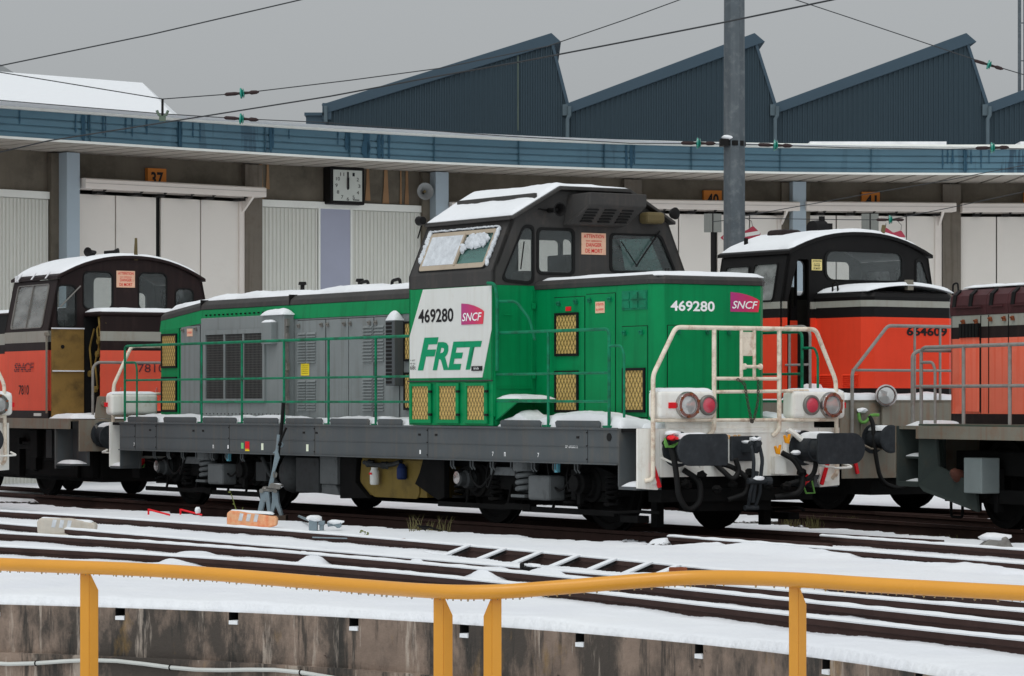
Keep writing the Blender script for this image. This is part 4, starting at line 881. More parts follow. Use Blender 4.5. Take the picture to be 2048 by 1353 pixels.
    for s in(-1,1):
        b=MB(); b.box(-.62,-.02,s*1.1-.02,s*1.1+.02,.5,1.2); b.box(-.62,-.02,min(s*1.1,s*1.4),max(s*1.1,s*1.4),.5,.53); b.box(-.66,-.62,min(s*1.1,s*1.4),max(s*1.1,s*1.4),.45,1.06); b.build('step_well',DGREY,g,bevel=.004)
        snow('snow_cap',TOP(.53),-.6,-.04,min(s*1.12,s*1.38),max(s*1.12,s*1.38),.05,g,8,6,seed=s+3)
        buffer(e,0,.6,s*.875,.98)
    b=MB().plate(rpoly([(-1.0,1.2),(-.72,1.2),(-.78,1.56),(-.95,1.56)],.03),[],FRONT(-.05),.03); b.lathe((-.02,-.86,1.45),(1,0,0),[(0,.04),(.03,.04)],10); b.build('lamp_bracket',BEIGE,e,bevel=.004)
    M=Matrix.Translation((.02,-.95,1.0))@Matrix.Rotation(R(25),4,'X'); b=MB(); b.box(-.01,.02,-.02,.02,-.14,.14,M); b.build('uncoupling_lever',STEEL,e)
    b=MB(); b.tube(fillet([(-.1,-1.0,1.2),(-.1,-1.0,2.0),(-.1,-.93,2.08),(-.1,.9,2.08),(-.1,1.0,2.0),(-.1,1.0,1.2)],.06),.022,8); b.build('end_railing',GREYRAIL,e,smooth=True)
    b=MB(); b.box(-1.9,-1.35,-1.1,-.9,.55,1.0); b.box(-2.2,-1.9,-1.2,-1.0,.6,1.04); b.box(-1.2,-.7,-1.0,-.4,.3,.7); b.box(-5.9,-.2,-.95,-.85,.30,1.05); b.box(-5.9,-.2,.85,.95,.30,1.05); b.box(-5.9,-.15,-.84,.84,.24,.98); b.build('equipment_box',UNDER,g,bevel=.02)  # the long boxes are black fill added to darken the space below the frame
    b=MB(); b.box(-1.62,-1.38,-1.16,-1.1,.6,1.04); b.build('battery_box',UNDERL,g)
    coupling(e,0,.98)
    return g
def loco_664609():
    th=57; g=empty('locomotive',(5.427,42.98,0),-R(th))
    tag(g,'bright orange locomotive with black arched cab and open cab door, numbered 664609','locomotive')
    simple_frame(g,-12.5,.25,1.28,1.50,BEIGE)
    for xc in(-1.9,-9.8):
        for dx in(-1.1,1.1): wheelset(g,xc+dx)
        b=MB()
        for s in(-1,1): b.box(xc-1.6,xc+1.6,s*1.0-.05,s*1.0+.05,.45,.7); b.box(xc-.3,xc+.3,s*1.08-.1,s*1.08+.1,.3,.8); b.lathe((xc+1.1,s*1.0,.52),(0,s,0),[(0,.2),(.12,.18),(.14,0)],14); b.lathe((xc-1.1,s*1.0,.52),(0,s,0),[(0,.2),(.12,.18),(.14,0)],14)
        b.build('bogie_frame',UNDER,g,bevel=.01)
    b=MB(); b.box(-8,-4,-1.1,1.1,.35,1.2); b.build('fuel_tank',UNDER,g,bevel=.02)
    b=MB(); b.box(-3.9,.15,-.8,.8,.22,1.25); b.box(-11.5,-8.1,-.8,.8,.22,1.25); b.build('underframe_fill',UNDER,g)  # black fill added between the wheels so the underside stays dark against the snow
    bands=[(1.5,2.63,ORANGE),(2.63,2.755,BLACK),(2.755,2.85,STRIPE)]
    X0,X1=-2.6,-1.07
    FN=FRONT(X1)
    opening=rpoly([(-1.29,1.62),(-.90,1.62),(-.90,3.44),(-1.09,3.44),(-1.27,2.85)],.04)
    big=rrect(-.60,.76,3.17,3.56,.12); rw=rpoly([(1.02,3.10),(1.02,3.46),(1.12,3.46),(1.27,3.10)],.05)
    # cab built with an open doorway
    w,wt,zk,ze,zp=1.37,1.25,2.85,3.50,3.79
    tops=arch(wt,ze,zp)
    P=[(-w,1.5),(-w,zk)]+tops+[(w,zk),(w,1.5)]
    MB().plate(P,[opening,big,rw],lambda a,c,d:FN(a,c,-d),.04).build('cab_end_wall',BLACK,g)
    P2=[(-w,1.5),(-w,zk)]+tops+[(w,zk),(w,1.5)]
    FR=FRONT(X0,-1); MB().plate(P2,[rrect(-1.0,-.40,3.0,3.5,.08),rrect(.30,1.05,3.0,3.5,.08),rrect(-.30,.20,3.0,3.5,.08)],lambda a,c,d:FR(a,c,-d),.04).build('cab_end_wall',BLACK,g)
    for q in(big,rw): window(g,FN,q,gm=GL_CLEAR)
    for a0,a1 in((-w,-1.30),(-.885,w)):
        stripes(g,FRONT(X1+.032),a0,a1,[(1.55,2.63,ORANGE),(2.63,2.755,BLACK),(2.755,2.85,STRIPE)],'cab_end_panel')
    d=MB().plate(rpoly([(-1.03,1.6),(-.90,1.6),(-.90,3.42),(-1.0,3.42)],.02),[rrect(-1.0,-.925,2.78,3.3,.03)],FRONT(X1-.30),.04).build('cab_door',BLACK,g)
    b=MB(); fbox(b,FRONT(X1-.26),-1.03,-.90,1.62,2.6,0,.006); b.build('door_panel',ORANGE,d)
    for s in(-1,1):
        dv=Vector((0,s*(wt-w),ze-zk)); Ls=dv.length; dv.normalize(); n=Vector((0,s*(ze-zk),w-wt)).normalized(); O=Vector((0,s*w,zk))
        FS=lambda a,c,dd,O=O,dv=dv,n=n: Vector((a,0,0))+O+dv*c+n*dd
        q1=rrect(-1.80,-1.28,.02,.54,.05); q2=rrect(-2.45,-1.92,.02,.52,.05)
        MB().plate([(X0,0),(X1,0),(X1,Ls),(X0,Ls)],[q1,q2],lambda a,c,dd,FS=FS:FS(a,c,-dd),.04).build('cab_upper_side',BLACK,g)
        for q in(q1,q2): window(g,FS,q,'side_window',gm=GL_DIRTY,fw=.02)
        stripes(g,SIDE(s*w,s),X0,X1,bands,'cab_side_panel')
    t2=[(y*1.03,z) for y,z in tops]; b=MB(); b.prism([(X0-.06,y,z) for y,z in t2]+[(X0-.06,y,z+.05) for y,z in t2[::-1]],(X1-X0+.12,0,0)); rf=b.build('cab_roof',BLACK,g,bevel=.01)
    zf=lambda c: float(np.interp(c,[t[0] for t in t2],[t[1] for t in t2]))+.045
    snow('roof_snow',lambda a,c,dd:Vector((a,c,zf(c))),X0-.05,X1+.03,-1.23,1.1,.055,rf,24,40,seed=21,edge=.14,amp=.3)
    b=MB(); b.box(X0+.1,X1-.4,-.95,1.2,1.5,2.5); b.box(X1-.9,X1-.5,-.9,.2,2.5,2.9); b.box(X0+.2,X0+.5,-.7,-.3,2.5,3.1); b.build('cab_interior',INTER,g,bevel=.02)
    danger_sign(g,FN,-.855,-.68,3.29,3.44,True)
    b=MB(); b.lathe((-1.9,-.08,3.93),(.25,-1,0),[(-.14,.03),(-.1,.12),(.0,.115),(.14,.1),(.15,.0)],16); b.box(-1.95,-1.82,-.05,.12,3.84,4.0); b.build('horn',BLACK,rf,smooth=True)
    b=MB(); b.box(-1.93,-1.87,-.04,.02,3.95,4.10); b.build('horn_bracket',BLACK,rf)
    b=MB(); b.box(-2.3,-1.9,-.7,-.35,3.72,3.90); b.build('roof_box',BROWN,rf,bevel=.05)
    b=MB(); b.tube([(-1.1,.42,3.76),(-1.1,.46,3.95)],.03,8); b.build('whistle',mat('dull_brass',(.2,.15,.06)),rf)
    b=MB(); b.tube([(-2.3,-1.05,3.60),(-2.3,-1.05,3.78)],.03,8); b.build('roof_aerial',BLACK,rf)
    # hood
    H1=.05; hb=[(1.5,1.66,BLACK),(1.66,2.624,ORANGE),(2.624,2.765,BLACK),(2.765,2.853,STRIPE)]
    stripes(g,FRONT(H1),-.66,.66,hb,'hood_front_panel')
    for s in(-1,1):
        stripes(g,SIDE(.8*s,s),X1,H1-.12,hb,'hood_side_panel')
        a=Vector((H1-.12,s*.8,0)); c=Vector((H1,s*.66,0)); t=(c-a).normalized(); n=Vector((abs(t.y),s*abs(t.x),0))
        stripes(g,lambda u,z,d,a=a,t=t,n=n:a+t*u+Vector((0,0,z))+n*d,0,(c-a).length,hb,'hood_corner_panel')
    def sl(k): return [(X1,-.8+k),(H1-.12,-.8+k),(H1-k,-.66+k*.5),(H1-k,.66-k*.5),(H1-.12,.8-k),(X1,.8-k)]
    b=MB(); rings=[[b.b.verts.new((x,y,z)) for x,y in sl(k)] for z,k in((2.853,0),(2.90,-.015),(2.95,.02),(2.98,.09))]
    for A,B_ in zip(rings,rings[1:]):
        for i in range(6): b.b.faces.new([A[i],A[(i+1)%6],B_[(i+1)%6],B_[i]])
    b.b.faces.new(rings[-1]); b.b.faces.new(rings[0][::-1]); hr=b.build('hood_roof',BLACK,g)
    snow('roof_snow',lambda a,c,dd:Vector((a,c,2.965+.10*(1-(c/.8)**2))),X1+.01,H1-.02,-.76,.76,.05,hr,20,24,seed=22,edge=.1)
    b=MB(); 
    for (x,y) in((-.75,-.74),(-.1,.86)): b.tube(fillet([(x,y,2.95),(x,y,3.10),(x+.1,y,3.12),(x+.12,y,2.95)],.04),.014,6)
    b.build('lifting_eye',BLACK,hr)
    b=MB(); b.box(-.05,.02,-.05,.05,3.0,3.14); b.build('filler_cap',BEIGE,hr)
    text('664609',FRONT(H1+.003),-.10,.62,2.375,2.50,LETTER,g,'fleet_number',bold=.03)
    for a,c in((-1.03,-.6),(-.45,-.12)): louvres(g,SIDE(-.8),a,c,1.67,1.86,7,ORANGE)
    snow('deck_snow',TOP(1.50),-12.4,.22,-1.38,-.82,.08,g,80,8,seed=23,edge=.12); snow('deck_snow',TOP(1.50),.06,.24,-1.36,1.36,.09,g,6,30,seed=24,edge=.1)
    snow('deck_snow',TOP(1.50),-.95,-.35,-1.3,-.9,lambda a,c:.30*math.exp(-((a+.75)/.1)**2),g,20,8,seed=24,edge=.1)
    b=MB(); fbox(b,SIDE(-1.4),-3.2,-2.6,1.62,1.64,0,.2); b.build('side_step',BEIGE,g)
    # long rear hood
    for s in(-1,1): stripes(g,SIDE(.8*s,s),-11.9,X0-.04,[(1.5,1.66,BLACK),(1.66,2.62,ORANGE),(2.62,2.77,BLACK),(2.77,2.85,STRIPE)],'rear_hood_panel')
    b=MB(); b.box(-11.9,X0,-.79,.79,2.85,3.0); k=b.build('rear_hood_roof',BLACK,g,bevel=.05); b=MB(); b.box(-11.9,-11.86,-.79,.79,1.5,2.85); b.build('rear_hood_panel',ORANGE,g)
    snow('roof_snow',TOP(3.0),-11.8,X0,-.75,.75,.07,k,30,10,seed=25)
    # front
    e=round_front(g,.25,1.50,BEIGE,1.4,1.0)
    b=MB(); b.box(-.02,.02,-1.38,-.30,.45,1.02); b.box(-.02,.02,.3,1.38,.45,1.02); b.box(0,.03,-1.08,-.62,.98,1.33); b.build('apron',BEIGE,e,bevel=.006)
    for s in(-1,1): buffer(e,0,.42,s*.875,.98)
    b=MB(); b.tube(fillet([(.03,-1.236,.95),(.03,-1.236,1.87),(.03,-.62,2.50),(.03,.62,2.50),(.03,1.236,1.87),(.03,1.236,.95)],.06),.024,8)
    b.tube([(.03,-1.236,1.90),(.03,1.236,1.90)],.018,8)
    for y in(-.15,.3): b.tube([(.03,y,2.5),(.03,y,1.5)],.018,8)
    b.build('end_railing',GREYRAIL,e,smooth=True)
    b=MB(); b.tube(fillet([(-4,-1.33,2.52),(-.62,-1.33,2.5),(-.5,-1.33,2.42),(-.5,-1.33,1.5)],.06),.02,8); b.tube([(-4,-1.33,1.98),(-.5,-1.33,1.98)],.016,8); b.tube([(-.95,-1.33,1.5),(-.95,-1.33,2.5)],.018,8); b.build('side_railing',GREYRAIL,g,smooth=True)
    l=MB(); l.lathe((.10,-.72,1.56),(1,-.5,0),[(-.14,.06),(-.05,.13),(.02,.15),(.05,.15),(.055,.13),(.03,.125)],24); H=l.build('headlight',CHROME,e,smooth=True)
    l=MB(); l.lathe((.10,-.72,1.56),(1,-.5,0),[(.02,.125),(.05,.11),(.07,.0)],20); l.build('lens',LENS,H,smooth=True)
    b=MB(); b.box(.06,.09,-.76,-.52,1.1,1.44); b.build('lamp_bracket',BEIGE,e,bevel=.004)
    hose(e,[(.1,-1.0,1.28),(.15,-.98,1.2),(.22,-1.0,.8),(.22,-.9,.40),(.2,-.55,.30),(.18,-.2,.50),(.1,.0,.72)],.03,fr=.2)
    b=MB(); b.tube(fillet([(.06,-1.15,1.32),(.09,-1.15,1.2),(.1,-1.05,1.2),(.1,-.98,1.30),(.1,-.84,1.30)],.05),.022,8); b.build('brake_cock',mat('lime_handle',(.2,.5,.05)),e,smooth=True)
    b=MB(); b.tube([(.08,-1.2,.95),(.2,-1.05,.85),(.25,-.6,.84),(.2,-.5,.86)],.014,6); b.build('uncoupling_lever',BEIGE,e)
    M=Matrix.Translation((.05,-1.2,.66))@Matrix.Rotation(R(15),4,'X'); b=MB(); b.box(-.01,.02,-.022,.022,-.15,.15,M); b.build('brake_key',REDP,e)
    b=MB(); b.blob((.05,-1.08,1.36),.05,.09,.04,3); b.build('snow_cap',SNOW,e,smooth=True)
    coupling(e,0,.98)
    return g
def loco_right():
    th=66; g=empty('locomotive',(6.445,36.905,0),-R(th))
    tag(g,'patchy pale orange locomotive with maroon hood top, cut by the right edge','locomotive')
    X0=-.94; XE=9.0
    simple_frame(g,X0,XE,1.04,1.19,BEIGE)
    b=MB(); b.box(X0,XE,-1.38,1.38,1.192,1.215); b.build('deck',mat('dull_green_deck',C3(70,78,70,K),dirt=C3(90,70,55,K),da=.4),g)
    hb=[(1.215,1.333,BROWN),(1.333,2.223,ORANGE_P),(2.223,2.36,BROWN),(2.36,2.497,STRIPE)]
    for s in(-1,1): stripes(g,SIDE(.8*s,s),-1.15,7.5,hb,'hood_side_panel')
    stripes(g,FRONT(-1.15,-1),-.8,.8,hb,'hood_end_panel'); stripes(g,FRONT(7.5,1),-.8,.8,hb,'hood_end_panel')
    cp=[(-.81,2.497),(-.82,2.62),(-.80,2.73),(-.72,2.80),(-.5,2.84),(.5,2.84),(.72,2.80),(.80,2.73),(.82,2.62),(.81,2.497)]
    for i,(a,c) in enumerate(((-1.16,-.36),(-.355,.10),(.105,1.2),(1.205,3.5),(3.505,7.5))):
        b=MB(); b.prism([(a,y,z) for y,z in cp],(c-a,0,0)); k=b.build('hood_top',MAROON,g,bevel=.012)
        for x in (np.arange(a+.08,c-.1,.36) if i<3 else []):
            q=MB(); q.prism([(x,-.835,2.60),(x,-.815,2.745),(x,-.74,2.81),(x,-.80,2.60)],(.07,0,0)); q.build('roof_slot',BLACK,k)
        q=MB(); q.box(a+.12,c-.08,-.84,-.8,2.585,2.60); q.build('roof_ledge',MAROON,k)
        snow('roof_snow',TOP(2.83),a+.01 if i else a+.12,c-.01,-.7,.7,.035,k,12,14,seed=40+i,edge=.1)
    f=SIDE(-.8); f3=lambda a,c,d:f(a,c,d+.004)
    b=MB()
    for x in(-.50,-.33,.09,1.2,2.4): fbox(b,f,x,x+.012,1.34,2.49,0,.006)
    b.build('panel_seam',BLACK,g)
    b=MB()
    for k in range(6): x=-.93+k*.072; b.prism([f(x,1.36,0),f(x+.05,1.36,0),f(x+.012,1.36,.03)],Vector((0,0,.98)))
    b.build('vertical_louvres',ORANGE_P,g)
    b=MB()
    for k in range(6): x=-.93+k*.072; fbox(b,f,x+.05,x+.068,1.36,2.40,.001,.006); 
    b.build('louvre_gap',BLACK,g)
    b=MB()
    for k in range(6): x=-.93+k*.072; fbox(b,f,x+.0,x+.055,2.235,2.40,.01,.034)
    b.build('louvre_band',BLACK,g)
    hinges(g,f3,[(-.86,2.43),(-.58,2.43),(-.27,2.45),(.02,2.45),(.2,2.45),(.5,2.45)],RUST)
    for s in(-1,1):
        y=s*1.35; b=MB(); b.tube(fillet([(-.5,y,1.2),(-.5,y,2.10),(XE,y,2.13)],.06),.022,8) if False else b.tube(fillet([(-.93,y,1.2),(-.93,y,2.08),(-.86,y,2.115),(XE,y,2.14)],.03),.022,8)
        for x in(-.0,.97,2.1,3.3): b.tube([(x,y,1.2),(x,y,2.12)],.022,8)
        b.tube([(-.93,y,1.655),(XE,y,1.655)],.02,8); b.tube(fillet([(-.93,y,1.94),(-.68,y,1.94),(-.62,y,1.86),(-.62,y,1.22)],.05),.018,8)
        b.tube(fillet([(-1.38,s*1.2,1.22),(-1.38,s*1.2,2.04),(-1.38,s*1.12,2.09),(-1.38,s*.0,2.09)],.05),.02,8); 
        b.build('side_railing',GREYRAIL,g,smooth=True)
    b=MB(); b.tube(fillet([(-1.36,-1.2,1.2),(-1.36,-1.2,2.05),(-1.36,-1.1,2.09),(-1.36,1.1,2.09),(-1.36,1.2,2.05),(-1.36,1.2,1.2)],.05),.022,8); b.tube([(-1.36,-1.2,1.66),(-1.36,1.2,1.66)],.018,8)
    for y in(-.6,-.3,.4): b.tube([(-1.36,y,1.2),(-1.36,y,2.09)],.018,8)
    b.build('end_railing',GREYRAIL,g,smooth=True)
    for s in(-1,1):
        b=MB(); b.box(-1.40,X0,s*1.02-.02,s*1.02+.02,.50,1.18); b.box(-1.42,-1.38,min(s*1.02,s*1.4),max(s*1.02,s*1.4),.48,1.19); b.box(-1.38,X0,min(s*1.04,s*1.4),max(s*1.04,s*1.4),.47,.53); b.box(-1.38,X0-.1,min(s*1.04,s*1.3),max(s*1.04,s*1.3),.80,.83); b.prism([(X0,s*1.38,1.04),(X0-.02,s*1.38,.5),(X0+.1,s*1.38,.42),(X0+1.0,s*1.2,.20),(X0+.95,s*1.2,.52),(X0+.3,s*1.3,.72),(X0+.35,s*1.36,1.04)],(0,-s*.04,0))
        b.build('step_well',mat('dark_green_grime',C3(48,54,52,K),dirt=C3(70,60,48,K),da=.3),g,bevel=.005)
        for z in(.53,.83): snow('snow_cap',TOP(z),-1.36,X0-.12,min(s*1.06,s*1.3),max(s*1.06,s*1.3),.035,g,8,6,seed=z*9)
    b=MB(); b.box(-1.44,-1.40,-1.4,1.4,.62,1.19); b.build('buffer_beam',BEIGE,g)
    MB().box(-1.38,X0,-1.38,1.38,1.15,1.19).build('end_deck',BEIGE,g); snow('deck_snow',TOP(1.19),-1.36,X0,-1.3,1.3,.06,g,8,30,seed=51,edge=.15)
    b=MB(); b.lathe((-1.2,-.55,1.34),(0,.6,1),[(-.1,.06),(-.08,.15),(0,.17),(.1,.15),(.13,.06)],16); b.build('brake_wheel_casing',mat('brown_casing',C3(96,82,72,K),dirt=C3(60,45,35,K),da=.4),g,smooth=True)
    for s in(-1,1):
        bb=MB(); bb.lathe((-1.44,s*.875,.98),(-1,0,0),[(0,.2),(.03,.2),(.04,.14),(.5,.13),(.52,.18),(.56,.185),(.57,0)],20); bb.build('buffer',BUFM,g,smooth=True)
    for x in(0,2.4,): wheelset(g,x)
    b=MB()
    for s in(-1,1):
        b.box(-.9,3.2,s*1.0-.05,s*1.0+.05,.30,.46); b.box(-.28,-.2,s*1.02-.05,s*1.02+.05,.2,.7);b.box(.2,.28,s*1.02-.05,s*1.02+.05,.2,.7); b.lathe((0,s*1.0,.52),(0,s,0),[(0,.2),(.12,.18),(.14,0)],16); b.tube(fillet([(-.75,s*1.05,.45),(-.75,s*1.05,.12),(-.5,s*1.05,.12),(-.5,s*1.05,.45)],.05),.02,6)
    b.box(-.8,XE-.3,-.5,.5,.3,1.04); b.box(.8,1.8,-.9,.9,.3,.9); b.box(-.8,2.9,-.95,.95,.62,.9); b.build('bogie_frame',UNDER,g,bevel=.01)
    b=MB(); b.box(-.7,8.5,-.6,.6,.2,1.0); b.build('underframe_fill',UNDER,g)  # plain black fill added along the underside to keep it dark
    b=MB(); b.box(-.08,.30,-1.3,-1.05,.42,.83); b.build('sand_box',mat('grey_blue_box',C3(112,120,120,K),dirt=C3(80,75,70,K),da=.3),g,bevel=.012)
    b=MB(); b.lathe((-.35,-1.1,.55),(.3,-1,.5),[(0,.09),(.15,.08),(.25,.05),(.3,0)],12); b.build('brake_cylinder',mat('red_oxide',C3(80,50,42,K)),g,smooth=True)
    return g
def loco_left_edge():
    g=empty('locomotive',(-8.26,43.56,0),-R(58))
    tag(g,'white-fronted locomotive cut by the left edge, only headlight box and round buffer showing','locomotive')
    simple_frame(g,-8,-.06,.80,1.18,DGREY)
    e=end_front(g,0,1,CREAMRAIL,WHITE_D,oblong=0)
    b=MB(); b.box(-7.5,-.6,-.8,.8,1.18,2.85); b.build('hood',ORANGE_F,g,bevel=.02)
    b=MB(); b.box(-7.55,-.58,-.83,.83,2.85,2.95); k=b.build('hood_roof',BROWN,g,bevel=.03); snow('roof_snow',TOP(2.95),-7.5,-.6,-.8,.8,.07,k,30,12,seed=61)
    two_axle_gear(g,(-1.6,-5.5))
    return g
loco_7810(); loco_664609(); loco_right(); loco_left_edge()
# ================================================================ ground, rails, pit
def gpt(u,v,z=0.0):
    Y=(CAM_H-z)*F/(v-YH); return ((u-1024)*Y/F,Y)
RP=dict(
 a=[(-150,1016),(0,1023),(341,1042),(700,1080),(905,1091),(1042,1102),(1213,1118),(1339,1129),(1621,1157),(2048,1205),(2300,1235)],
 b=[(-150,1036),(0,1047),(195,1064),(341,1077),(512,1092),(640,1103),(905,1124),(1124,1143),(1281,1158),(1621,1187),(2048,1224),(2300,1248)],
 c=[(-150,1058),(0,1071),(341,1088),(595,1107),(700,1115),(940,1138),(1221,1164),(1348,1178),(1621,1211),(2048,1251),(2300,1275)],
 d=[(-150,1086),(0,1097),(341,1114),(600,1128),(700,1139),(935,1158),(1103,1178),(1348,1209),(1621,1237),(2048,1280),(2300,1308)],
 e=[(1650,1073),(1705,1078),(2048,1101),(2300,1120)],
 f=[(1330,1074),(1530,1088),(1850,1113),(2048,1130)])
rails={}
for k,P in RP.items():
    q=np.array([gpt(*p) for p in P]); Yr=np.linspace(q[0,1],q[-1,1],60)
    if k in 'abcd':
        co=np.polyfit(q[:,1],q[:,0],3); Yr=np.linspace(q[0,1]+2,q[-1,1]-2.5,80); Xr=np.polyval(co,Yr)
    else: co=np.polyfit(q[:,1],q[:,0],1); Xr=np.polyval(co,Yr)
    rails[k]=np.stack([Xr,Yr],1)
# turntable pit circle from the wall line
wp=np.array([gpt(u,v,-.13) for u,v in[(-100,1201),(0,1204),(243,1213),(478,1222),(700,1230),(905,1242),(1178,1264),(1400,1281),(1615,1309),(1908,1353)]])
A_=np.c_[2*wp,np.ones(len(wp))]; s_=np.linalg.lstsq(A_,(wp**2).sum(1),rcond=None)[0]; PC=s_[:2]; PR=float(np.sqrt(s_[2]+(PC**2).sum()))
print('pit',PC,PR)
# fractal noise on arrays
def vnoise(x,y,seed):
    xi=np.floor(x).astype(int); yi=np.floor(y).astype(int); fx=x-xi; fy=y-yi; fx=fx*fx*(3-2*fx); fy=fy*fy*(3-2*fy)
    def h(a,b): n=(a*374761393+b*668265263+seed*1442695041)&0x7fffffff; n=((n^(n>>13))*1274126177)&0x7fffffff; return ((n^(n>>16))&0xffff)/65535.
    return (h(xi,yi)*(1-fx)+h(xi+1,yi)*fx)*(1-fy)+(h(xi,yi+1)*(1-fx)+h(xi+1,yi+1)*fx)*fy
def fbm(x,y,s,o=4):
    t=0;a=.5
    for i in range(o): t=t+a*(vnoise(x*2**i,y*2**i,s+i)-.5)*2; a*=.5
    return t
def nonuni(parts):
    out=[]
    for a,b,st in parts: out.append(np.arange(a,b,st))
    return np.concatenate(out+[np.array([parts[-1][1]])])
xs=nonuni([(-400,-60,40),(-60,-14,2.0),(-14,-7.5,.15),(-7.5,6.5,.04),(6.5,11,.15),(11,60,2.),(60,400,40)])
ys=nonuni([(-80,-4,8),(-4,16,.5),(16,27,.028),(27,36,.04),(36,47,.07),(47,62,.3),(62,110,4),(110,700,60)])
X,Y=np.meshgrid(xs,ys)
def seg_dist(Xa,Ya,P):
    """signed perpendicular distance to a polyline running towards the viewer; + is the far side"""
    best=np.full(Xa.shape,1e9); sg=np.zeros(Xa.shape)
    for (x0,y0),(x1,y1) in zip(P[:-1:2],P[2::2]):
        dx,dy=x1-x0,y1-y0; L2=dx*dx+dy*dy; t=np.clip(((Xa-x0)*dx+(Ya-y0)*dy)/L2,0,1); ex=Xa-x0-t*dx; ey=Ya-y0-t*dy; d=np.hypot(ex,ey)
        c=(dx*(Ya-y0)-dy*(Xa-x0))/math.sqrt(L2); m=d<best; best=np.where(m,d,best); sg=np.where(m,np.sign(c),sg)
    return best*sg
near=(X>-9)&(X<8)&(Y>16)&(Y<50)
Z=np.full(X.shape,-.075); Xn=X[near]; Yn=Y[near]
zn=-.072+.024*fbm(Xn*.8,Yn*.8,3)+.013*fbm(Xn*3.5,Yn*3.5,9)+.004*fbm(Xn*11,Yn*11,13)
inside=lambda P: (Yn<P[:,1].max()+.2)&(Yn>P[:,1].min()-.2)
wob=.5+.5*fbm(Xn*1.3,Yn*1.3,21)*1.6
wob2=fbm(Xn*3.1,Yn*3.1,31)
for k,P in rails.items():
    d=seg_dist(Xn,Yn,P)
    mid=np.interp(Yn,P[::-1,1],P[::-1,0]) if P[0,1]>P[-1,1] else None
    s=np.sign(Xn-mid)
    d=np.abs(d)*s; okk=inside(P)
    # near side trough, far side built up to the rail head
    tr=np.exp(-((d+.09)/.07)**2)*(d<.03)
    deep={'e':.02,'f':-.03}.get(k,.022)
    zn=np.where(okk,zn-tr*deep*(.75+.35*wob2),zn)
    up=np.clip((d-.012)/.05,0,1)*np.clip((.30-d)/.18,0,1)
    zn=np.where(okk,np.maximum(zn,zn+(-.030-zn)*up*np.clip(.75+.5*wob2,0,1)),zn)
    if k=='f':
        bur=np.clip(fbm(Xn*.8+4,Yn*.8,77)*1.6+.95,0,1)*np.exp(-(d/.35)**2); zn=np.where(okk,np.maximum(zn,-.09+.098*bur),zn)
def mound(u,v,rx,ry,h,z0=-.05):
    global zn
    mx,my=gpt(u,v,z0); g=np.exp(-(((Xn-mx)/rx)**4+((Yn-my)/ry)**4)); zn=np.maximum(zn,zn+(h-zn)*g)
aw=(Yn>28.4)&(Yn<32.4); dA=seg_dist(Xn,Yn,rails['a']); dA=np.abs(dA)*np.sign(Xn-np.interp(Yn,rails['a'][::-1,1],rails['a'][::-1,0]))
zn=np.where(aw,np.minimum(zn,np.where((dA>-.30)&(dA<.03),-.135,9)),zn)
for q in((380,1118,.22,.8,.012),(628,1107,.16,.5,.010),(628,1122,.14,.5,.0),(985,1150,.20,.45,.015),(1095,1152,.22,.55,.02),(1020,1140,.2,.3,.01),(1480,1075,.3,.9,-.02),(835,1130,.1,.25,.008)): mound(*q)
# bare pits between the sleepers of the switch (dark, open)
pits=np.zeros(Xn.shape)
da=seg_dist(Xn,Yn,rails['a']); db=seg_dist(Xn,Yn,rails['b'])
ma=np.interp(Yn,rails['a'][::-1,1],rails['a'][::-1,0]); mb=np.interp(Yn,rails['b'][::-1,1],rails['b'][::-1,0])
bet=(Xn<ma-.03)&(Xn>mb+.02)
sl=(Yn-26.6)/.95; fr=sl-np.floor(sl)
pz=bet&(Yn>90)
edge=np.clip(np.minimum(fr,1-fr)*9-.9,0,1)
pits=np.where(pz,edge,0)*np.clip(np.minimum(np.abs(da),np.abs(db))/.05,0,1)
zn=np.where(pz,np.maximum(zn,-.035)*(1-pits)+(-.19)*pits,zn)
bare=np.zeros(Xn.shape)
bare=np.maximum(bare,np.where(pz,np.clip(pits*1.6-.3,0,1)*(fbm(Xn*3,Yn*3,5)>-.35),0))
# bare dark ballast where trains stand
def line_coords(ox,oy,deg):
    t=R(deg); c,s=math.cos(t),math.sin(t); return (Xn-ox)*c-(Yn-oy)*s,(Xn-ox)*s+(Yn-oy)*c
for ox,oy,deg,a0,a1,w0,w1 in((2.57,35.4,58,-40,1.6,-1.75,1.25),(6.445,36.905,66,-6.0,20,-1.7,1.4),(5.427,42.98,57,-20,1.7,-1.6,1.4),(-8.26,43.56,58,-20,.8,-1.6,1.4)):
    t,w=line_coords(ox,oy,deg); n=.28*fbm(Xn*1.6,Yn*1.6,41)+.10*fbm(Xn*8,Yn*8,43)
    m=np.clip((w-w0+n)/.08,0,1)*np.clip((w1-w+n)/.08,0,1)*np.clip((a1-t+n*3)/.3,0,1)*np.clip((t-a0)/.3,0,1)
    patch=np.clip((fbm(Xn*.9,Yn*.9,57)-.30)*9,0,1)*((np.abs(w)>.9)|(np.abs(w)<.55)); m=m*(1-.9*patch)
    bare=np.maximum(bare,m); zn=zn*(1-m)+(-.165+.012*fbm(Xn*12,Yn*12,61))*m
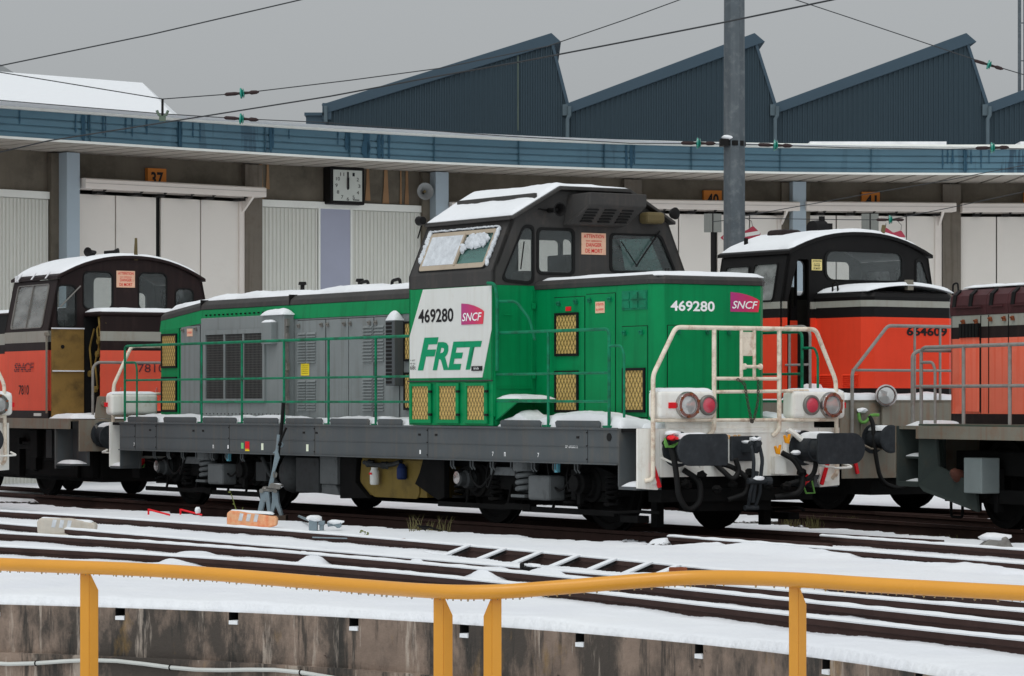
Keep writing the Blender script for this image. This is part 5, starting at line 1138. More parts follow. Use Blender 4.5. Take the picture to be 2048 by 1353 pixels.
    # rail shoulders stay clear
Z[near]=zn; B_=np.zeros(X.shape); B_[near]=bare
Z=np.where((Y>62)|(Y<10)|(np.abs(X)>14),-.09,Z)
r=np.hypot(X-PC[0],Y-PC[1]); ins=r<PR
Xs=np.where(ins,PC[0]+(X-PC[0])/np.maximum(r,1e-6)*PR,X); Ys=np.where(ins,PC[1]+(Y-PC[1])/np.maximum(r,1e-6)*PR,Y)
lip=np.exp(-((r-PR)/.05)**2)*(~ins); Z=np.where(ins,-.150,Z-.02*lip)
ny,nx=X.shape; idx=np.arange(nx*ny).reshape(ny,nx)
q=np.stack([idx[:-1,:-1],idx[:-1,1:],idx[1:,1:],idx[1:,:-1]],-1).reshape(-1,4)
fi=ins.reshape(-1)[q].all(1); q=q[~fi]
used=np.unique(q); remap=-np.ones(nx*ny,int); remap[used]=np.arange(len(used)); q=remap[q]
co=np.stack([Xs.ravel(),Ys.ravel(),Z.ravel()],1)[used]
me=bpy.data.meshes.new('snow_ground'); me.vertices.add(len(co)); me.vertices.foreach_set('co',co.ravel().astype(np.float32))
me.loops.add(q.size); me.loops.foreach_set('vertex_index',q.ravel().astype(np.int32)); me.polygons.add(len(q)); me.polygons.foreach_set('loop_start',np.arange(0,q.size,4,dtype=np.int32)); me.polygons.foreach_set('loop_total',np.full(len(q),4,dtype=np.int32))
me.polygons.foreach_set('use_smooth',np.ones(len(q),bool)); me.update(calc_edges=True)
at=me.attributes.new('bare','FLOAT','POINT'); at.data.foreach_set('value',B_.ravel()[used].astype(np.float32))
gm=bpy.data.materials.new('snow_over_ballast'); gm.use_nodes=True; n=gm.node_tree.nodes; Lk=gm.node_tree.links; b=n['Principled BSDF']
a=n.new('ShaderNodeAttribute'); a.attribute_name='bare'
tcn=n.new('ShaderNodeTexCoord'); no=n.new('ShaderNodeTexNoise'); no.inputs['Scale'].default_value=22; no.inputs['Detail'].default_value=8; Lk.new(tcn.outputs['Object'],no.inputs['Vector'])
vo=n.new('ShaderNodeTexVoronoi'); vo.inputs['Scale'].default_value=26; Lk.new(tcn.outputs['Object'],vo.inputs['Vector'])
ad=n.new('ShaderNodeMath'); ad.operation='MULTIPLY_ADD'; Lk.new(no.outputs[0],ad.inputs[0]); ad.inputs[1].default_value=.9; Lk.new(a.outputs['Fac'],ad.inputs[2])
mr=n.new('ShaderNodeMapRange'); mr.inputs[1].default_value=.85; mr.inputs[2].default_value=1.0; Lk.new(ad.outputs[0],mr.inputs[0])
cr=n.new('ShaderNodeValToRGB'); Lk.new(vo.outputs['Color'],cr.inputs[0]); e=cr.color_ramp.elements; e[0].color=(.010,.008,.007,1); e[1].color=(.055,.046,.038,1)
n2=n.new('ShaderNodeTexNoise'); n2.inputs['Scale'].default_value=.7; n2.inputs['Detail'].default_value=6; Lk.new(tcn.outputs['Object'],n2.inputs['Vector'])
c2=n.new('ShaderNodeValToRGB'); Lk.new(n2.outputs[0],c2.inputs[0]); e=c2.color_ramp.elements; e[0].position=.3; e[0].color=(.80,.82,.86,1); e[1].position=.7; e[1].color=(.86,.88,.90,1)
mx=n.new('ShaderNodeMix'); mx.data_type='RGBA'; Lk.new(mr.outputs[0],mx.inputs[0]); Lk.new(c2.outputs[0],mx.inputs[6]); Lk.new(cr.outputs[0],mx.inputs[7]); Lk.new(mx.outputs[2],b.inputs['Base Color'])
b.inputs['Roughness'].default_value=.8; b.inputs['Specular IOR Level'].default_value=.15
bp=n.new('ShaderNodeBump'); bp.inputs['Strength'].default_value=.35; bp.inputs['Distance'].default_value=.03; Lk.new(no.outputs[0],bp.inputs['Height']); Lk.new(bp.outputs[0],b.inputs['Normal'])
me.materials.append(gm); go=bpy.data.objects.new('snow_ground',me); COL.objects.link(go); tag(go,kind='structure')
def rail_mesh(P,zt=0.0,cap=True,name='rail',parent=None,capw=.036,seed=0):
    prof=[(-.065,-.17),(.065,-.17),(.065,-.155),(.012,-.135),(.010,-.05),(.034,-.038),(.034,0),(-.034,0),(-.034,-.038),(-.010,-.05),(-.012,-.135),(-.065,-.155)]
    b=MB(); rg=[]; P=np.array(P)
    def frames(P):
        T=np.gradient(P,axis=0); T/=np.linalg.norm(T,axis=1)[:,None]; return T,np.stack([-T[:,1],T[:,0]],1)
    T,N=frames(P)
    for p,nn in zip(P,N): rg.append([b.b.verts.new((p[0]+nn[0]*a,p[1]+nn[1]*a,zt+z)) for a,z in prof])
    for A,B2 in zip(rg,rg[1:]):
        for i in range(len(prof)): b.b.faces.new([A[i],A[(i+1)%len(prof)],B2[(i+1)%len(prof)],B2[i]])
    b.b.faces.new(rg[0]); b.b.faces.new(rg[-1][::-1]); o=b.build(name,RAILM,parent)
    if cap:
        L_=np.r_[0,np.cumsum(np.linalg.norm(np.diff(P,axis=0),axis=1))]; s=np.arange(0,L_[-1],.06); Q=np.stack([np.interp(s,L_,P[:,0]),np.interp(s,L_,P[:,1])],1); T,N=frames(Q)
        b=MB(); rg=[]
        for i,(p,nn) in enumerate(zip(Q,N)):
            w1=capw+.005*MN.noise(Vector((s[i]*5,seed,0))); h=.024+.007*MN.noise(Vector((s[i]*4,seed,5)))
            rg.append([b.b.verts.new((p[0]+nn[0]*a,p[1]+nn[1]*a,zt+z)) for a,z in((-w1,.001),(-w1-.004,.012),(-w1*.6,h),(0,h+.004),(w1*.6,h),(w1+.004,.012),(w1,.001))])
        for A,B2 in zip(rg,rg[1:]):
            for i in range(7): b.b.faces.new([A[i],A[(i+1)%7],B2[(i+1)%7],B2[i]])
        b.b.faces.new(rg[0]); b.b.faces.new(rg[-1][::-1]); b.build('snow_cap',SNOW,o,smooth=True)
    return o
LAB={'a':'snow-capped rail farthest from the yellow railing in the foreground track fan','b':'snow-capped foreground rail, second away from the green locomotive','c':'snow-capped foreground rail, third away from the green locomotive','d':'snow-capped foreground rail nearest to the pit wall','e':'snow-capped rail in front of the locomotive cut by the right edge','f':'mostly buried rail showing only short dark pieces at right'}
for i,k in enumerate(rails):
    o=rail_mesh(rails[k],seed=i*3.3); tag(o,LAB[k],'rail','rails of the yard tracks')
def loco_track(ox,oy,deg,a0,a1,label):
    t=R(deg); r_=empty('railway_track',(ox,oy,0),-t); tag(r_,label,'track')
    for w in(-.75,.75): rail_mesh([(a0,w),((a0+a1)/2,w),(a1,w)],cap=False,parent=r_)
    b=MB(); x=a0
    k=0
    while x<a1-.3:
        q=MB(); q.box(x,x+.24,-1.28,1.28,-.26,-.158); q.build('sleeper',mat('old_timber',C3(52,44,38,K*.8),rough=.9,var=.3,vs=6,bump=.3),r_); x+=.65
    b.b.free()
loco_track(2.57,35.4,58,-34,2.6,'rusty track under the green locomotive, bare dark ballast showing')
loco_track(6.445,36.905,66,-5.5,14,'rusty track under the pale orange locomotive at the right edge')
loco_track(5.427,42.98,57,-14,2.2,'track under the bright orange locomotive with the open cab door')
loco_track(-8.26,43.56,58,-10,1.2,'track under the locomotive at the left edge')
# bridged rail braces of the switch carrying snow: dark rail web shows between them
fr_=empty('railway_switch',(0.,29.5,0)); tag(fr_,'snow-covered slanting braces with dark openings along the far foreground rail, centre right','switch')
pa=rails['a']; kk=0
for u,v in((919,1091),(991,1097),(1064,1104),(1138,1111),(1212,1118),(1284,1124),(1340,1130)):
    for s_ in np.linspace(0,1,2)[:1]:
        T_=[(1024+F*p[0]/p[1],p) for p in pa]; T_.sort(key=lambda t:t[0]); us=[t[0] for t in T_]; P0=np.array([np.interp(u,us,[t[1][0] for t in T_]),np.interp(u,us,[t[1][1] for t in T_])]); P1=np.array([np.interp(u+26,us,[t[1][0] for t in T_]),np.interp(u+26,us,[t[1][1] for t in T_])])
    d=(P1-P0)/np.linalg.norm(P1-P0); nn=np.array([-d[1],d[0]]); nn=nn if nn[1]<0 else -nn
    a=P1+nn*.02; c_=P0-d*.06+nn*.16; w=.045
    V=lambda q,z: Vector((q[0],q[1]-29.5,z))
    b=MB(); b.prism([V(a-d*w,-.01),V(a+d*w,-.01),V(c_+d*w*1.3,-.15),V(c_-d*w*1.3,-.15)],(0,-.02,.0)); br=b.build('rail_brace',BLACK,fr_)
    b=MB(); b.prism([V(a-d*w*1.1,.012),V(a+d*w*1.1,.012),V(c_+d*w*1.5,-.115),V(c_-d*w*1.5,-.115)],(nn[0]*.03,nn[1]*.03,.012)); b.build('snow_cap',SNOW,br,bevel=.008)
q=MB(); x0,y0=gpt(1356,1138,0); q.box(x0-.08,x0+.08,y0-.05-29.5,y0+.02-29.5,-.10,.014); q.build('rusty_clamp',RUST,fr_,bevel=.01)
# ---- pit wall
PW=bpy.data.materials.new('stained_concrete'); PW.use_nodes=True; n=PW.node_tree.nodes; Lk=PW.node_tree.links; b=n['Principled BSDF']; b.inputs['Roughness'].default_value=.85
t=n.new('ShaderNodeTexCoord')
def NZ(sc,det,scale=None,dist=0,seed=0):
    mp=n.new('ShaderNodeMapping'); mp.inputs['Scale'].default_value=scale or (1,1,1); mp.inputs['Location'].default_value=(seed,seed*1.7,0); Lk.new(t.outputs['Object'],mp.inputs[0])
    q=n.new('ShaderNodeTexNoise'); q.inputs['Scale'].default_value=sc; q.inputs['Detail'].default_value=det; q.inputs['Roughness'].default_value=.7; q.inputs['Distortion'].default_value=dist; Lk.new(mp.outputs[0],q.inputs['Vector']); return q.outputs[0]
def MR(x,a,c,lo=0,hi=1):
    q=n.new('ShaderNodeMapRange'); q.inputs[1].default_value=a; q.inputs[2].default_value=c; q.inputs[3].default_value=lo; q.inputs[4].default_value=hi; Lk.new(x,q.inputs[0]); return q.outputs[0]
def MXc(f,a,c):
    q=n.new('ShaderNodeMix'); q.data_type='RGBA'; Lk.new(f,q.inputs[0])
    for i,v in((6,a),(7,c)):
        if isinstance(v,tuple): q.inputs[i].default_value=(*v,1)
        else: Lk.new(v,q.inputs[i])
    return q.outputs[2]
c=MXc(MR(NZ(1.2,8),.35,.65),C3(98,84,74,K),C3(132,115,102,K))
c=MXc(MR(NZ(1.3,10,(1,1,.5),seed=3),.455,.57,0,.92),c,C3(50,46,42,K))
c=MXc(MR(NZ(2.0,8,(3,3,.35),seed=5),.53,.62,0,.8),c,C3(32,32,30,K))
c=MXc(MR(NZ(1.6,6,(4,4,.4),seed=9),.57,.64,0,.7),c,C3(160,148,136,K))
c=MXc(MR(NZ(3,4,(14,14,.5),seed=14),.72,.76,0,.8),c,C3(190,188,180,K))
c=MXc(MR(NZ(1.1,5,(3,3,1.2),seed=19),.60,.72,0,.45),c,C3(128,100,50,K))
c=MXc(MR(NZ(9,4,(1,1,1),seed=25),.66,.72,0,.85),c,C3(40,28,24,K))
s3=n.new('ShaderNodeSeparateXYZ'); Lk.new(t.outputs['Object'],s3.inputs[0])
Lk.new(c,b.inputs['Base Color']); nb=NZ(30,8); bp=n.new('ShaderNodeBump'); bp.inputs['Strength'].default_value=.5; bp.inputs['Distance'].default_value=.02; Lk.new(nb,bp.inputs['Height']); Lk.new(bp.outputs[0],b.inputs['Normal'])
nich=[math.atan2(gpt(u,v,-.2)[1]-PC[1],gpt(u,v,-.2)[0]-PC[0]) for u,v in((37,1216),(288,1224),(530,1232),(768,1245),(1007,1258),(1232,1277),(1464,1301),(1692,1334))]
b=MB(); N_=720; zt,zl,zb=-.150,-.53,-1.9
def pc(a,rr,z): return (PC[0]+rr*math.cos(a),PC[1]+rr*math.sin(a),z)
step=1.12/PR; lo,hi=min(nich),max(nich)
alln=list(nich)+[lo-step*(i+1) for i in range(8)]+[hi+step*(i+1) for i in range(8)]
hw=.045/PR; cuts=sorted(set([(-math.pi+2*math.pi*i/180) for i in range(181)]+[a-hw for a in alln]+[a+hw for a in alln]))
nb_=MB()
for a0,a1 in zip(cuts,cuts[1:]):
    m=(a0+a1)/2; isn=any(abs(m-a)<hw for a in alln); zz=-.245 if isn else zt
    b.quad(pc(a0,PR-.012,zz),pc(a1,PR-.012,zz),pc(a1,PR-.012,zl),pc(a0,PR-.012,zl))
    b.quad(pc(a0,PR-.012,zl),pc(a1,PR-.012,zl),pc(a1,PR-.07,zl),pc(a0,PR-.07,zl)); b.quad(pc(a0,PR-.07,zl),pc(a1,PR-.07,zl),pc(a1,PR-.07,zb),pc(a0,PR-.07,zb))
    if not isn: b.quad(pc(a0,PR-.012,zt),pc(a1,PR-.012,zt),pc(a1,PR+.25,zt),pc(a0,PR+.25,zt))
    else:
        for Q in((pc(a0,PR-.012,zt),pc(a0,PR-.012,zz),pc(a0,PR+.2,zz),pc(a0,PR+.2,zt)),(pc(a1,PR-.012,zt),pc(a1,PR-.012,zz),pc(a1,PR+.2,zz),pc(a1,PR+.2,zt)),(pc(a0,PR+.2,zt),pc(a0,PR+.2,zz),pc(a1,PR+.2,zz),pc(a1,PR+.2,zt)),(pc(a0,PR-.012,zz),pc(a1,PR-.012,zz),pc(a1,PR+.2,zz),pc(a0,PR+.2,zz))): nb_.quad(*Q)
w_=b.build('pit_wall',PW,None,smooth=False); tag(w_,'curved stained concrete retaining wall of the turntable pit with small drain notches','wall')
nb_.build('drain_notch',mat('notch_black',(.008,.008,.008)),w_)  # notch insides in one flat near-black
b=MB()
for a in alln:
    P=[pc(a-hw*.9,PR-.02,-.243),pc(a+hw*.9,PR-.02,-.243),pc(a+hw*.9,PR+.1,-.243),pc(a-hw*.9,PR+.1,-.243)]; b.prism(P,(0,0,.03))
b.build('notch_snow',SNOW,w_,smooth=False)
b=MB(); b.prism([pc(-math.pi+2*math.pi*i/180,PR-.0,-2.0) for i in range(180)],(0,0,.15)); b.build('pit_floor',SNOW,None,kind='structure')
b=MB(); P=[]
for i in range(120):
    a=math.radians(-10+i*1.3); P.append(pc(a,PR-.095,-.588+.022*math.sin(i*.9)+.012*math.sin(i*.37)))
b.tube(P,.016,8); cb=b.build('cable',mat('pale_conduit',C3(170,172,168,K),rough=.5),None,smooth=True); tag(cb,'pale conduit strung along the pit wall ledge','cable')
b=MB()
for i in range(0,120,5):
    p=Vector(P[i]); a=math.radians(-10+i*1.3); b.ring(p,(-math.sin(a),math.cos(a),0),.018,.006,10,5)
b.build('cable_tie',BLACK,cb)
# ---- yellow railing
YEL=mat('yellow_gloss_paint',C3(194,134,42,K),rough=.34,var=.05,vs=3,dirt=C3(160,100,40,K),da=.12,ds=9,spec=.5)
yr=empty('safety_railing',(-1,11,-.1)); tag(yr,'yellow tubular safety railing with dripping water drops in the foreground','railing'); yo=Vector((-1,11,-.1))
pts=[(-260,1117,12.7),(0,1129,12.2),(341,1143,11.8),(700,1171,11.3),(871,1183,10.95),(990,1184,10.85),(1110,1176,10.85),(1300,1161,10.85),(1420,1155.5,10.8),(1587,1160,10.6),(1758,1171,10.4),(2048,1187,10.1),(2300,1199,9.8)]
q=[px(*p)-yo for p in pts]
def cr(P,n=8):
    out=[]
    P=[P[0]*2-P[1]]+P+[P[-1]*2-P[-2]]
    for i in range(1,len(P)-2):
        for k in range(n):
            t=k/n; a,b_,c,d=P[i-1:i+3]; out.append(.5*((2*b_)+(c-a)*t+(2*a-5*b_+4*c-d)*t*t+(3*b_-a-3*c+d)*t**3))
    out.append(P[-2]); return out
path=cr(q); MB().tube(path,.0255,24).build('handrail',YEL,yr,smooth=True)
for u0,u1,fl in((160,195,1),(867,905,1),(967,1003,-1),(1578,1614,1),(2290,2326,1)):
    v0=1152 if u0<500 else 1195; 
    yd=float(np.interp(u0,[p[0] for p in pts],[p[2] for p in pts])); vt=float(np.interp(u0,[p[0] for p in pts],[p[1] for p in pts]))
    a=px(u0,vt+8,yd)-yo; w=(u1-u0)*yd/F; zb_=-.08
    b=MB(); w1=w*.53; d=.010
    xa,xb,xc=(a.x,a.x+w1,a.x+w) if fl>0 else (a.x+w,a.x+w-w1,a.x)
    yb=a.y+.02
    b.prism([(xa,a.y,a.z),(xb,a.y,a.z),(xb,a.y,zb_),(xa,a.y,zb_)],(0,.006,0))
    b.prism([(xb,a.y,a.z),(xc,yb,a.z-.072),(xc,yb,zb_),(xb,a.y,zb_)],(0,.006,0))
    b.build('post',YEL,yr,bevel=.0025)
b=MB(); rr=random.Random(2)
acc=0
for A,B2 in zip(path,path[1:]):
    L_=(B2-A).length; acc+=L_
    n_=int(L_/.024)
    for k in range(max(1,n_)):
        p=A.lerp(B2,(k+rr.random()*.7)/max(1,n_)); s=.0022+.0026*rr.random()
        if rr.random()<.9: b.blob((p.x,p.y-.004,p.z-.0255-s*.5),s,s,s*1.25,k,1,0)
b.build('water_drops',glass('water_drop',(.6,.42,.15),.55,.02,1.0),yr,smooth=True,kind='stuff')
# ---- small things on the ground
def place(name,u,v,label,cat,z=-.10,Yd=None,group=None):
    if Yd is None: x,y=gpt(u,v,z)
    else: y=Yd; x=(u-1024)*y/F
    e=empty(name,(x,y,z)); tag(e,label,cat,group); return e,y/F
def pxpoly(P,u0,v0,s): return [((p[0]-u0)*s,0,-(p[1]-v0)*s) for p in P]
GB=mat('blue_grey_paint',C3(108,120,126,K),rough=.5,var=.15,dirt=C3(80,60,50,K),da=.4,ds=9)
def weight(u,v,P,m,label,stripes_):
    e,s=place('point_counterweight',u,v,label,'counterweight')
    b=MB(); b.prism([(x,-.10,z) for x,_,z in pxpoly(P,u,v,s)],(0,.2,0)); k=b.build('weight_block',m,e,bevel=.022,seg=3)
    b=MB(); xs_=[p[0] for p in pxpoly(P,u,v,s)]; b.box(min(xs_)+.10,max(xs_)-.20,-.14,.1,-.06,.05); b.build('weight_foot',m,e,bevel=.02)
    b=MB()
    for i in range(3): x0=(stripes_[0]+i*15-u)*s; z0=-(stripes_[1]+i*1.-v)*s; b.prism([(x0,-.104,z0),(x0+.045,-.104,z0-.005),(x0+.065,-.104,z0+.085),(x0+.02,-.104,z0+.09)],(0,.003,0))
    b.build('snow_patch',FROST,k)
    zt=max(-(p[1]-v)*s for p in P); snow('snow_cap',lambda a,c,d:Vector((a,c,zt-.012-(a-min(xs_))*(.06 if m is not None else 0))),min(xs_)+.03,max(xs_)-.05,-.09,.09,.022,e,20,6,seed=u*.1,edge=.05)
WO=mat('rusty_orange_paint',C3(196,148,112,K),rough=.75,var=.15,vs=5,dirt=C3(190,82,40,K),da=.6,ds=9,streak=.3); WW=mat('chalky_white_paint',C3(166,160,150,K),rough=.8,var=.12,vs=6,dirt=C3(150,120,96,K),da=.35,ds=6,streak=.2)
weight(503,1062,[(455,1026),(462,1021),(480,1022),(552,1033),(556,1037),(554,1052),(535,1056),(455,1054)],WO,'rusty orange counterweight block on the far foreground rail',(478,1041))
weight(132,1076,[(76,1044),(82,1036),(140,1037),(190,1046),(194,1050),(192,1064),(170,1066),(84,1072),(77,1066)],WW,'chalky white counterweight block between the rails at left',(105,1054))
e,s=place('switch_stand',543,1030,'blue-grey hand lever stand with a tilted black handle in front of the green locomotive','switch stand',z=-.03,Yd=41.3)
P=lambda u,v,d=0: Vector(((u-543)*s,d,-(v-1030)*s))
for dy in(-.10,.12):
    b=MB(); b.prism([P(514,1030,dy),P(523,1030,dy),P(530,1000,dy),P(533,1000,dy),P(537,1030,dy),P(543,1030,dy),P(540,990,dy),P(538,978,dy),P(520,978,dy),P(522,992,dy)],(0,.015,0)); b.build('stand_leg',GB,e,bevel=.004)
    b=MB(); b.prism([P(545,978,dy),P(556,978,dy),P(558,1000,dy),P(566,1028,dy),P(560,1028,dy),P(552,1008,dy),P(545,1028,dy),P(540,1028,dy),P(545,1000,dy)],(0,.015,0)); b.build('stand_leg',GB,e,bevel=.004)
b=MB(); b.box(-.22,.2,-.2,.2,-.12,.02); b.build('stand_base',mat('old_timber',(.03,.02,.02)),e)
b=MB(); b.tube([P(524,978,-.12),P(524,978,.14)],.03,8); b.tube([P(551,978,-.12),P(551,978,.14)],.03,8); b.box(-.10,.06,-.1,.1,.33,.37); b.build('pivot_pin',STEEL,e)
b=MB(); b.prism([P(536,972,-.03),P(546,974,-.03),P(551,938,-.03),P(560,912,-.03),P(556,897,-.03),P(550,905,-.03),P(545,935,-.03)],(0,.05,0)); b.prism([P(545,903,0),P(553,895,0),P(558,897,0),P(552,905,0)],(0,.04,0)); b.build('lever_arm',GB,e,bevel=.006)
b=MB(); b.tube([P(555,915),P(560,880),P(564,840),P(567,802)],[.02,.022,.024,.026],8); b.tube([P(558,888,-.05),P(565,870,-.05),P(573,852,-.05)],.016,8); b.build('lever_handle',BLACK,e,smooth=True)
b=MB(); b.tube([P(553,915),P(558,866)],.026,8); b.ring(P(561,886),(0,1,0),.03,.012); b.build('lever_sleeve',GB,e,smooth=True)
b=MB(); b.prism([P(537,972,-.18),P(562,975,-.18),P(566,966,-.18),P(544,962,-.18)],(0,.3,0)); b.build('counterweight',STEEL,e,bevel=.01); snow('snow_cap',lambda a,c,d:Vector((a,c,.40-a*.05)),-.02,.15,-.17,.1,.04,e,10,10,seed=3,edge=.06)
b=MB(); b.prism([P(547,907,.02),P(556,893,.02),P(560,897,.02),P(556,908,.02)],(0,.02,0)); b.blob(tuple(P(531,975,0)),.05,.1,.04,4); b.blob(tuple(P(549,947,0)),.03,.04,.05,5,amp=.4); b.build('lever_bracket',STEEL,e,smooth=False)
b=MB(); p0=Vector(px(598,1033,41.2))-Vector(e.location); p1=Vector(px(626,1044,38.2))-Vector(e.location); b.tube([p0,p1],.018,8); b.build('pull_rod',GB,e)
e,s=place('point_motor_crank',645,1068,'snow-topped grey crank post in front of the green locomotive','point crank',Yd=38.0)
P=lambda u,v,d=0: Vector(((u-645)*s,d,-(v-1068)*s))
b=MB(); b.box(-.16,-.06,-.08,.08,-.05,.15); b.box(-.035,.015,-.05,.05,-.05,.12); b.box(-.05,.03,-.06,.06,.09,.14); b.build('crank_post',GB,e,bevel=.01); b=MB(); b.tube([P(655,1052),P(668,1050),P(680,1055)],.03,8); b.lathe(P(677,1053),(0,-1,0),[(-.04,.04),(.04,.04)],10); b.build('crank_arm',GB,e,smooth=True)
b=MB(); b.blob((-.10,0,.165),.10,.11,.045,2); b.blob((.16,0,.125),.10,.06,.03,3); b.build('snow_cap',SNOW,e,smooth=True); b=MB(); b.box(.05,.25,-.1,.1,-.08,-.02); b.build('crank_base',BLACK,e)
for i,u in enumerate((297,361)):
    e,s=place('red_stop_bar',u,1026,'thin red stop bar lying in the snow, '+('left one of the pair' if i==0 else 'right one with a snowy knob'),'stop bar',z=-.03,Yd=42.6,group='red stop bars in the snow')
    b=MB(); b.tube([(0,0,-.02),(0,0,.06)],.014,6); b.tube([(0,0,.05),(.30,-.1,-.02)],.014,6); b.build('bar',REDP,e)
    if i: b=MB(); b.blob((.24,-.08,.04),.04,.04,.05,4); b.build('snow_cap',SNOW,e,smooth=True)
e,s=place('derail_block',1990,1092,'snow-covered derail device with a red bar beside the rail at far right','derail',Yd=33.6)
b=MB(); b.prism([(-.25,-.08,-.02),(-.05,-.08,.13),(.12,-.08,.14),(.2,-.08,.0)],(0,.16,0)); b.build('derail_shoe',STEEL,e,bevel=.02); b=MB(); b.tube([(-.28,0,-.0),(-.5,.02,.0),(-.75,.05,-.04)],.015,6); b.build('bar',REDP,e)
b=MB(); b.blob((.0,0,.13),.17,.1,.05,3); b.build('snow_cap',SNOW,e,smooth=True)
e,s=place('metal_bracket',1610,1103,'bent rusty bracket poking out of the snow at right','scrap metal',z=-.06)
b=MB(); b.prism([(-.12,0,0),(-.10,0,0),(-.08,0,.03),(.12,0,.01),(.125,0,-.01),(-.1,0,-.0)],(0,.05,0)); b.prism([(-.12,0,.0),(-.12,0,.07),(-.105,0,.06),(-.095,0,.0)],(0,.04,0)); b.build('bracket',RUST,e)
e,s=place('folded_plate',860,1062,'folded dark plate half covered by snow below the cab','scrap metal',z=-.06)
b=MB(); b.prism([(-.16,0,.06),(-.06,0,-.0),(-.01,0,.04)],(0,.02,0)); b.prism([(-.16,0,.062),(-.01,.1,.045),(.15,.1,-.01),(-.03,0,.05)],(0,.0,.008)); b.build('plate',BLACK,e)
e,s=place('pull_rod',750,1079,'grey rod lying along the rail in front of the fuel tank','rod',z=-.03)
b=MB(); b.tube([(-.7,.25,.01),(.28,-.22,.0)],.008,6); b.build('rod',GB,e); b=MB(); b.box(.26,.34,-.27,-.2,-.02,.02); b.build('rod_end',RUST,e)
e,s=place('rail_chair',1060,1146,'small iron rail chair sticking out of a snow mound between the rails','rail chair',z=.0,Yd=27.6)
b=MB(); b.box(-.08,.06,-.05,.05,-.03,.03); b.box(-.09,-.05,-.05,.05,.0,.06); b.box(-.05,.07,-.08,.08,-.05,.0); b.build('chair',BLACK,e,bevel=.01); b=MB(); b.blob((.02,0,.04),.07,.06,.02,3); b.build('snow_cap',SNOW,e,smooth=True)
def tuft(u,v,Yd,n_,w,h,label,seed,colr=None):
    x=(u-1024)*Yd/F; rr=random.Random(seed); b=MB()
    for i in range(n_):
        a=(rr.random()-.5)*w; c=(rr.random()-.5)*.3; hh=h*(.3+.7*rr.random()); dx=(rr.random()-.5)*hh*.9; wd=.004
        b.b.faces.new([b.b.verts.new(p) for p in((a-wd,c,0),(a+wd,c,0),(a+dx*.5+wd*.6,c,hh*.7),(a+dx,c,hh),(a+dx*.5-wd*.6,c,hh*.7))])
    o=b.build('grass_tuft',mat('dry_grass',C3(92,88,58,K),rough=.8,var=.35,vs=9),None); o.location=(x,Yd,-.16); tag(o,label,'grass','weeds and grass tufts in the snow'); return o
tuft(862,1050,37.9,55,.5,.30,'dry grass tuft beside the rail under the green cab',1)
tuft(1640,1040,40.6,160,1.0,.20,'green-brown grass strip between the snow and the rear tracks at right',2)
tuft(1850,1060,37.5,60,1.4,.08,'sparse grass stubble on the snow at right',5)
tuft(135,975,52.5,120,1.6,.12,'grass behind the left orange shunter',3)
b=MB(); rr=random.Random(8); b.tube([(0,0,0),(-.03,0,.2),(-.10,0,.42)],.006,5); b.tube([(0,0,.1),(.05,0,.25)],.005,5)
for i in range(16): t=rr.random(); b.blob((-.10*t+(rr.random()-.5)*.07,0,.42*t+.02),.018,.01,.012,i,1,.3)
o=b.build('weed',mat('weed_green',C3(90,96,50,K),rough=.8,var=.3),None); o.location=((478-1024)*39.6/F,39.6,-.1); tag(o,'leafy weed stalk standing behind the orange counterweight','weed')
b=MB(); b.tube([(0,0,0),(.02,0,.08)],.004,5)
for i in range(9): b.blob(((rr.random()-.5)*.1,0,.02+.07*rr.random()),.014,.008,.01,i,1,.3)
o=b.build('weed',mat('weed_green',(.1,.1,.03)),None); o.location=((728-1024)*36.4/F,36.4,-.1); tag(o,'tiny weed sprig in the snow below the fuel tank','weed')
# ================================================================ roundhouse
CONC=mat('raw_concrete',C3(94,88,78,K),rough=.85,var=.2,vs=.8,dirt=C3(56,53,47,K),da=.5,ds=.9,streak=.12,bump=.2,bs=12)
CONC_L=mat('pier_concrete',C3(98,92,84,K),rough=.85,var=.15,vs=2,dirt=C3(70,62,52,K),da=.4,ds=2,streak=.5)
DOORC=mat('cream_door_panel',C3(196,191,184,K),rough=.45,var=.025,vs=.6,dirt=C3(150,144,136,K),da=.12,ds=1)
RIBC=mat('ribbed_white_panel',C3(184,184,177,K),rough=.5,var=.03,vs=.7,streak=.08)
HEADC=mat('header_paint',C3(196,189,182,K),rough=.5,var=.03)
BLUEP=mat('pale_blue_pillar',C3(142,154,162,K),rough=.5,var=.04,dirt=C3(110,118,122,K),da=.2)
LAV=mat('lavender_panel',C3(140,143,158,K),rough=.5,var=.03)
WTRIM=mat('white_trim',C3(200,201,195,K),rough=.5,var=.05,dirt=C3(140,132,118,K),da=.2)
SOFF=mat('soffit_slat',C3(146,140,132,K),rough=.6,var=.08,dirt=C3(110,100,90,K),da=.3,ds=1.5)
SHED=mat('slate_cladding',C3(44,56,63,K),rough=.5,var=.05,vs=.3)
SHED2=mat('slate_roof_edge',C3(54,68,78,K),rough=.45,var=.05,vs=.3)
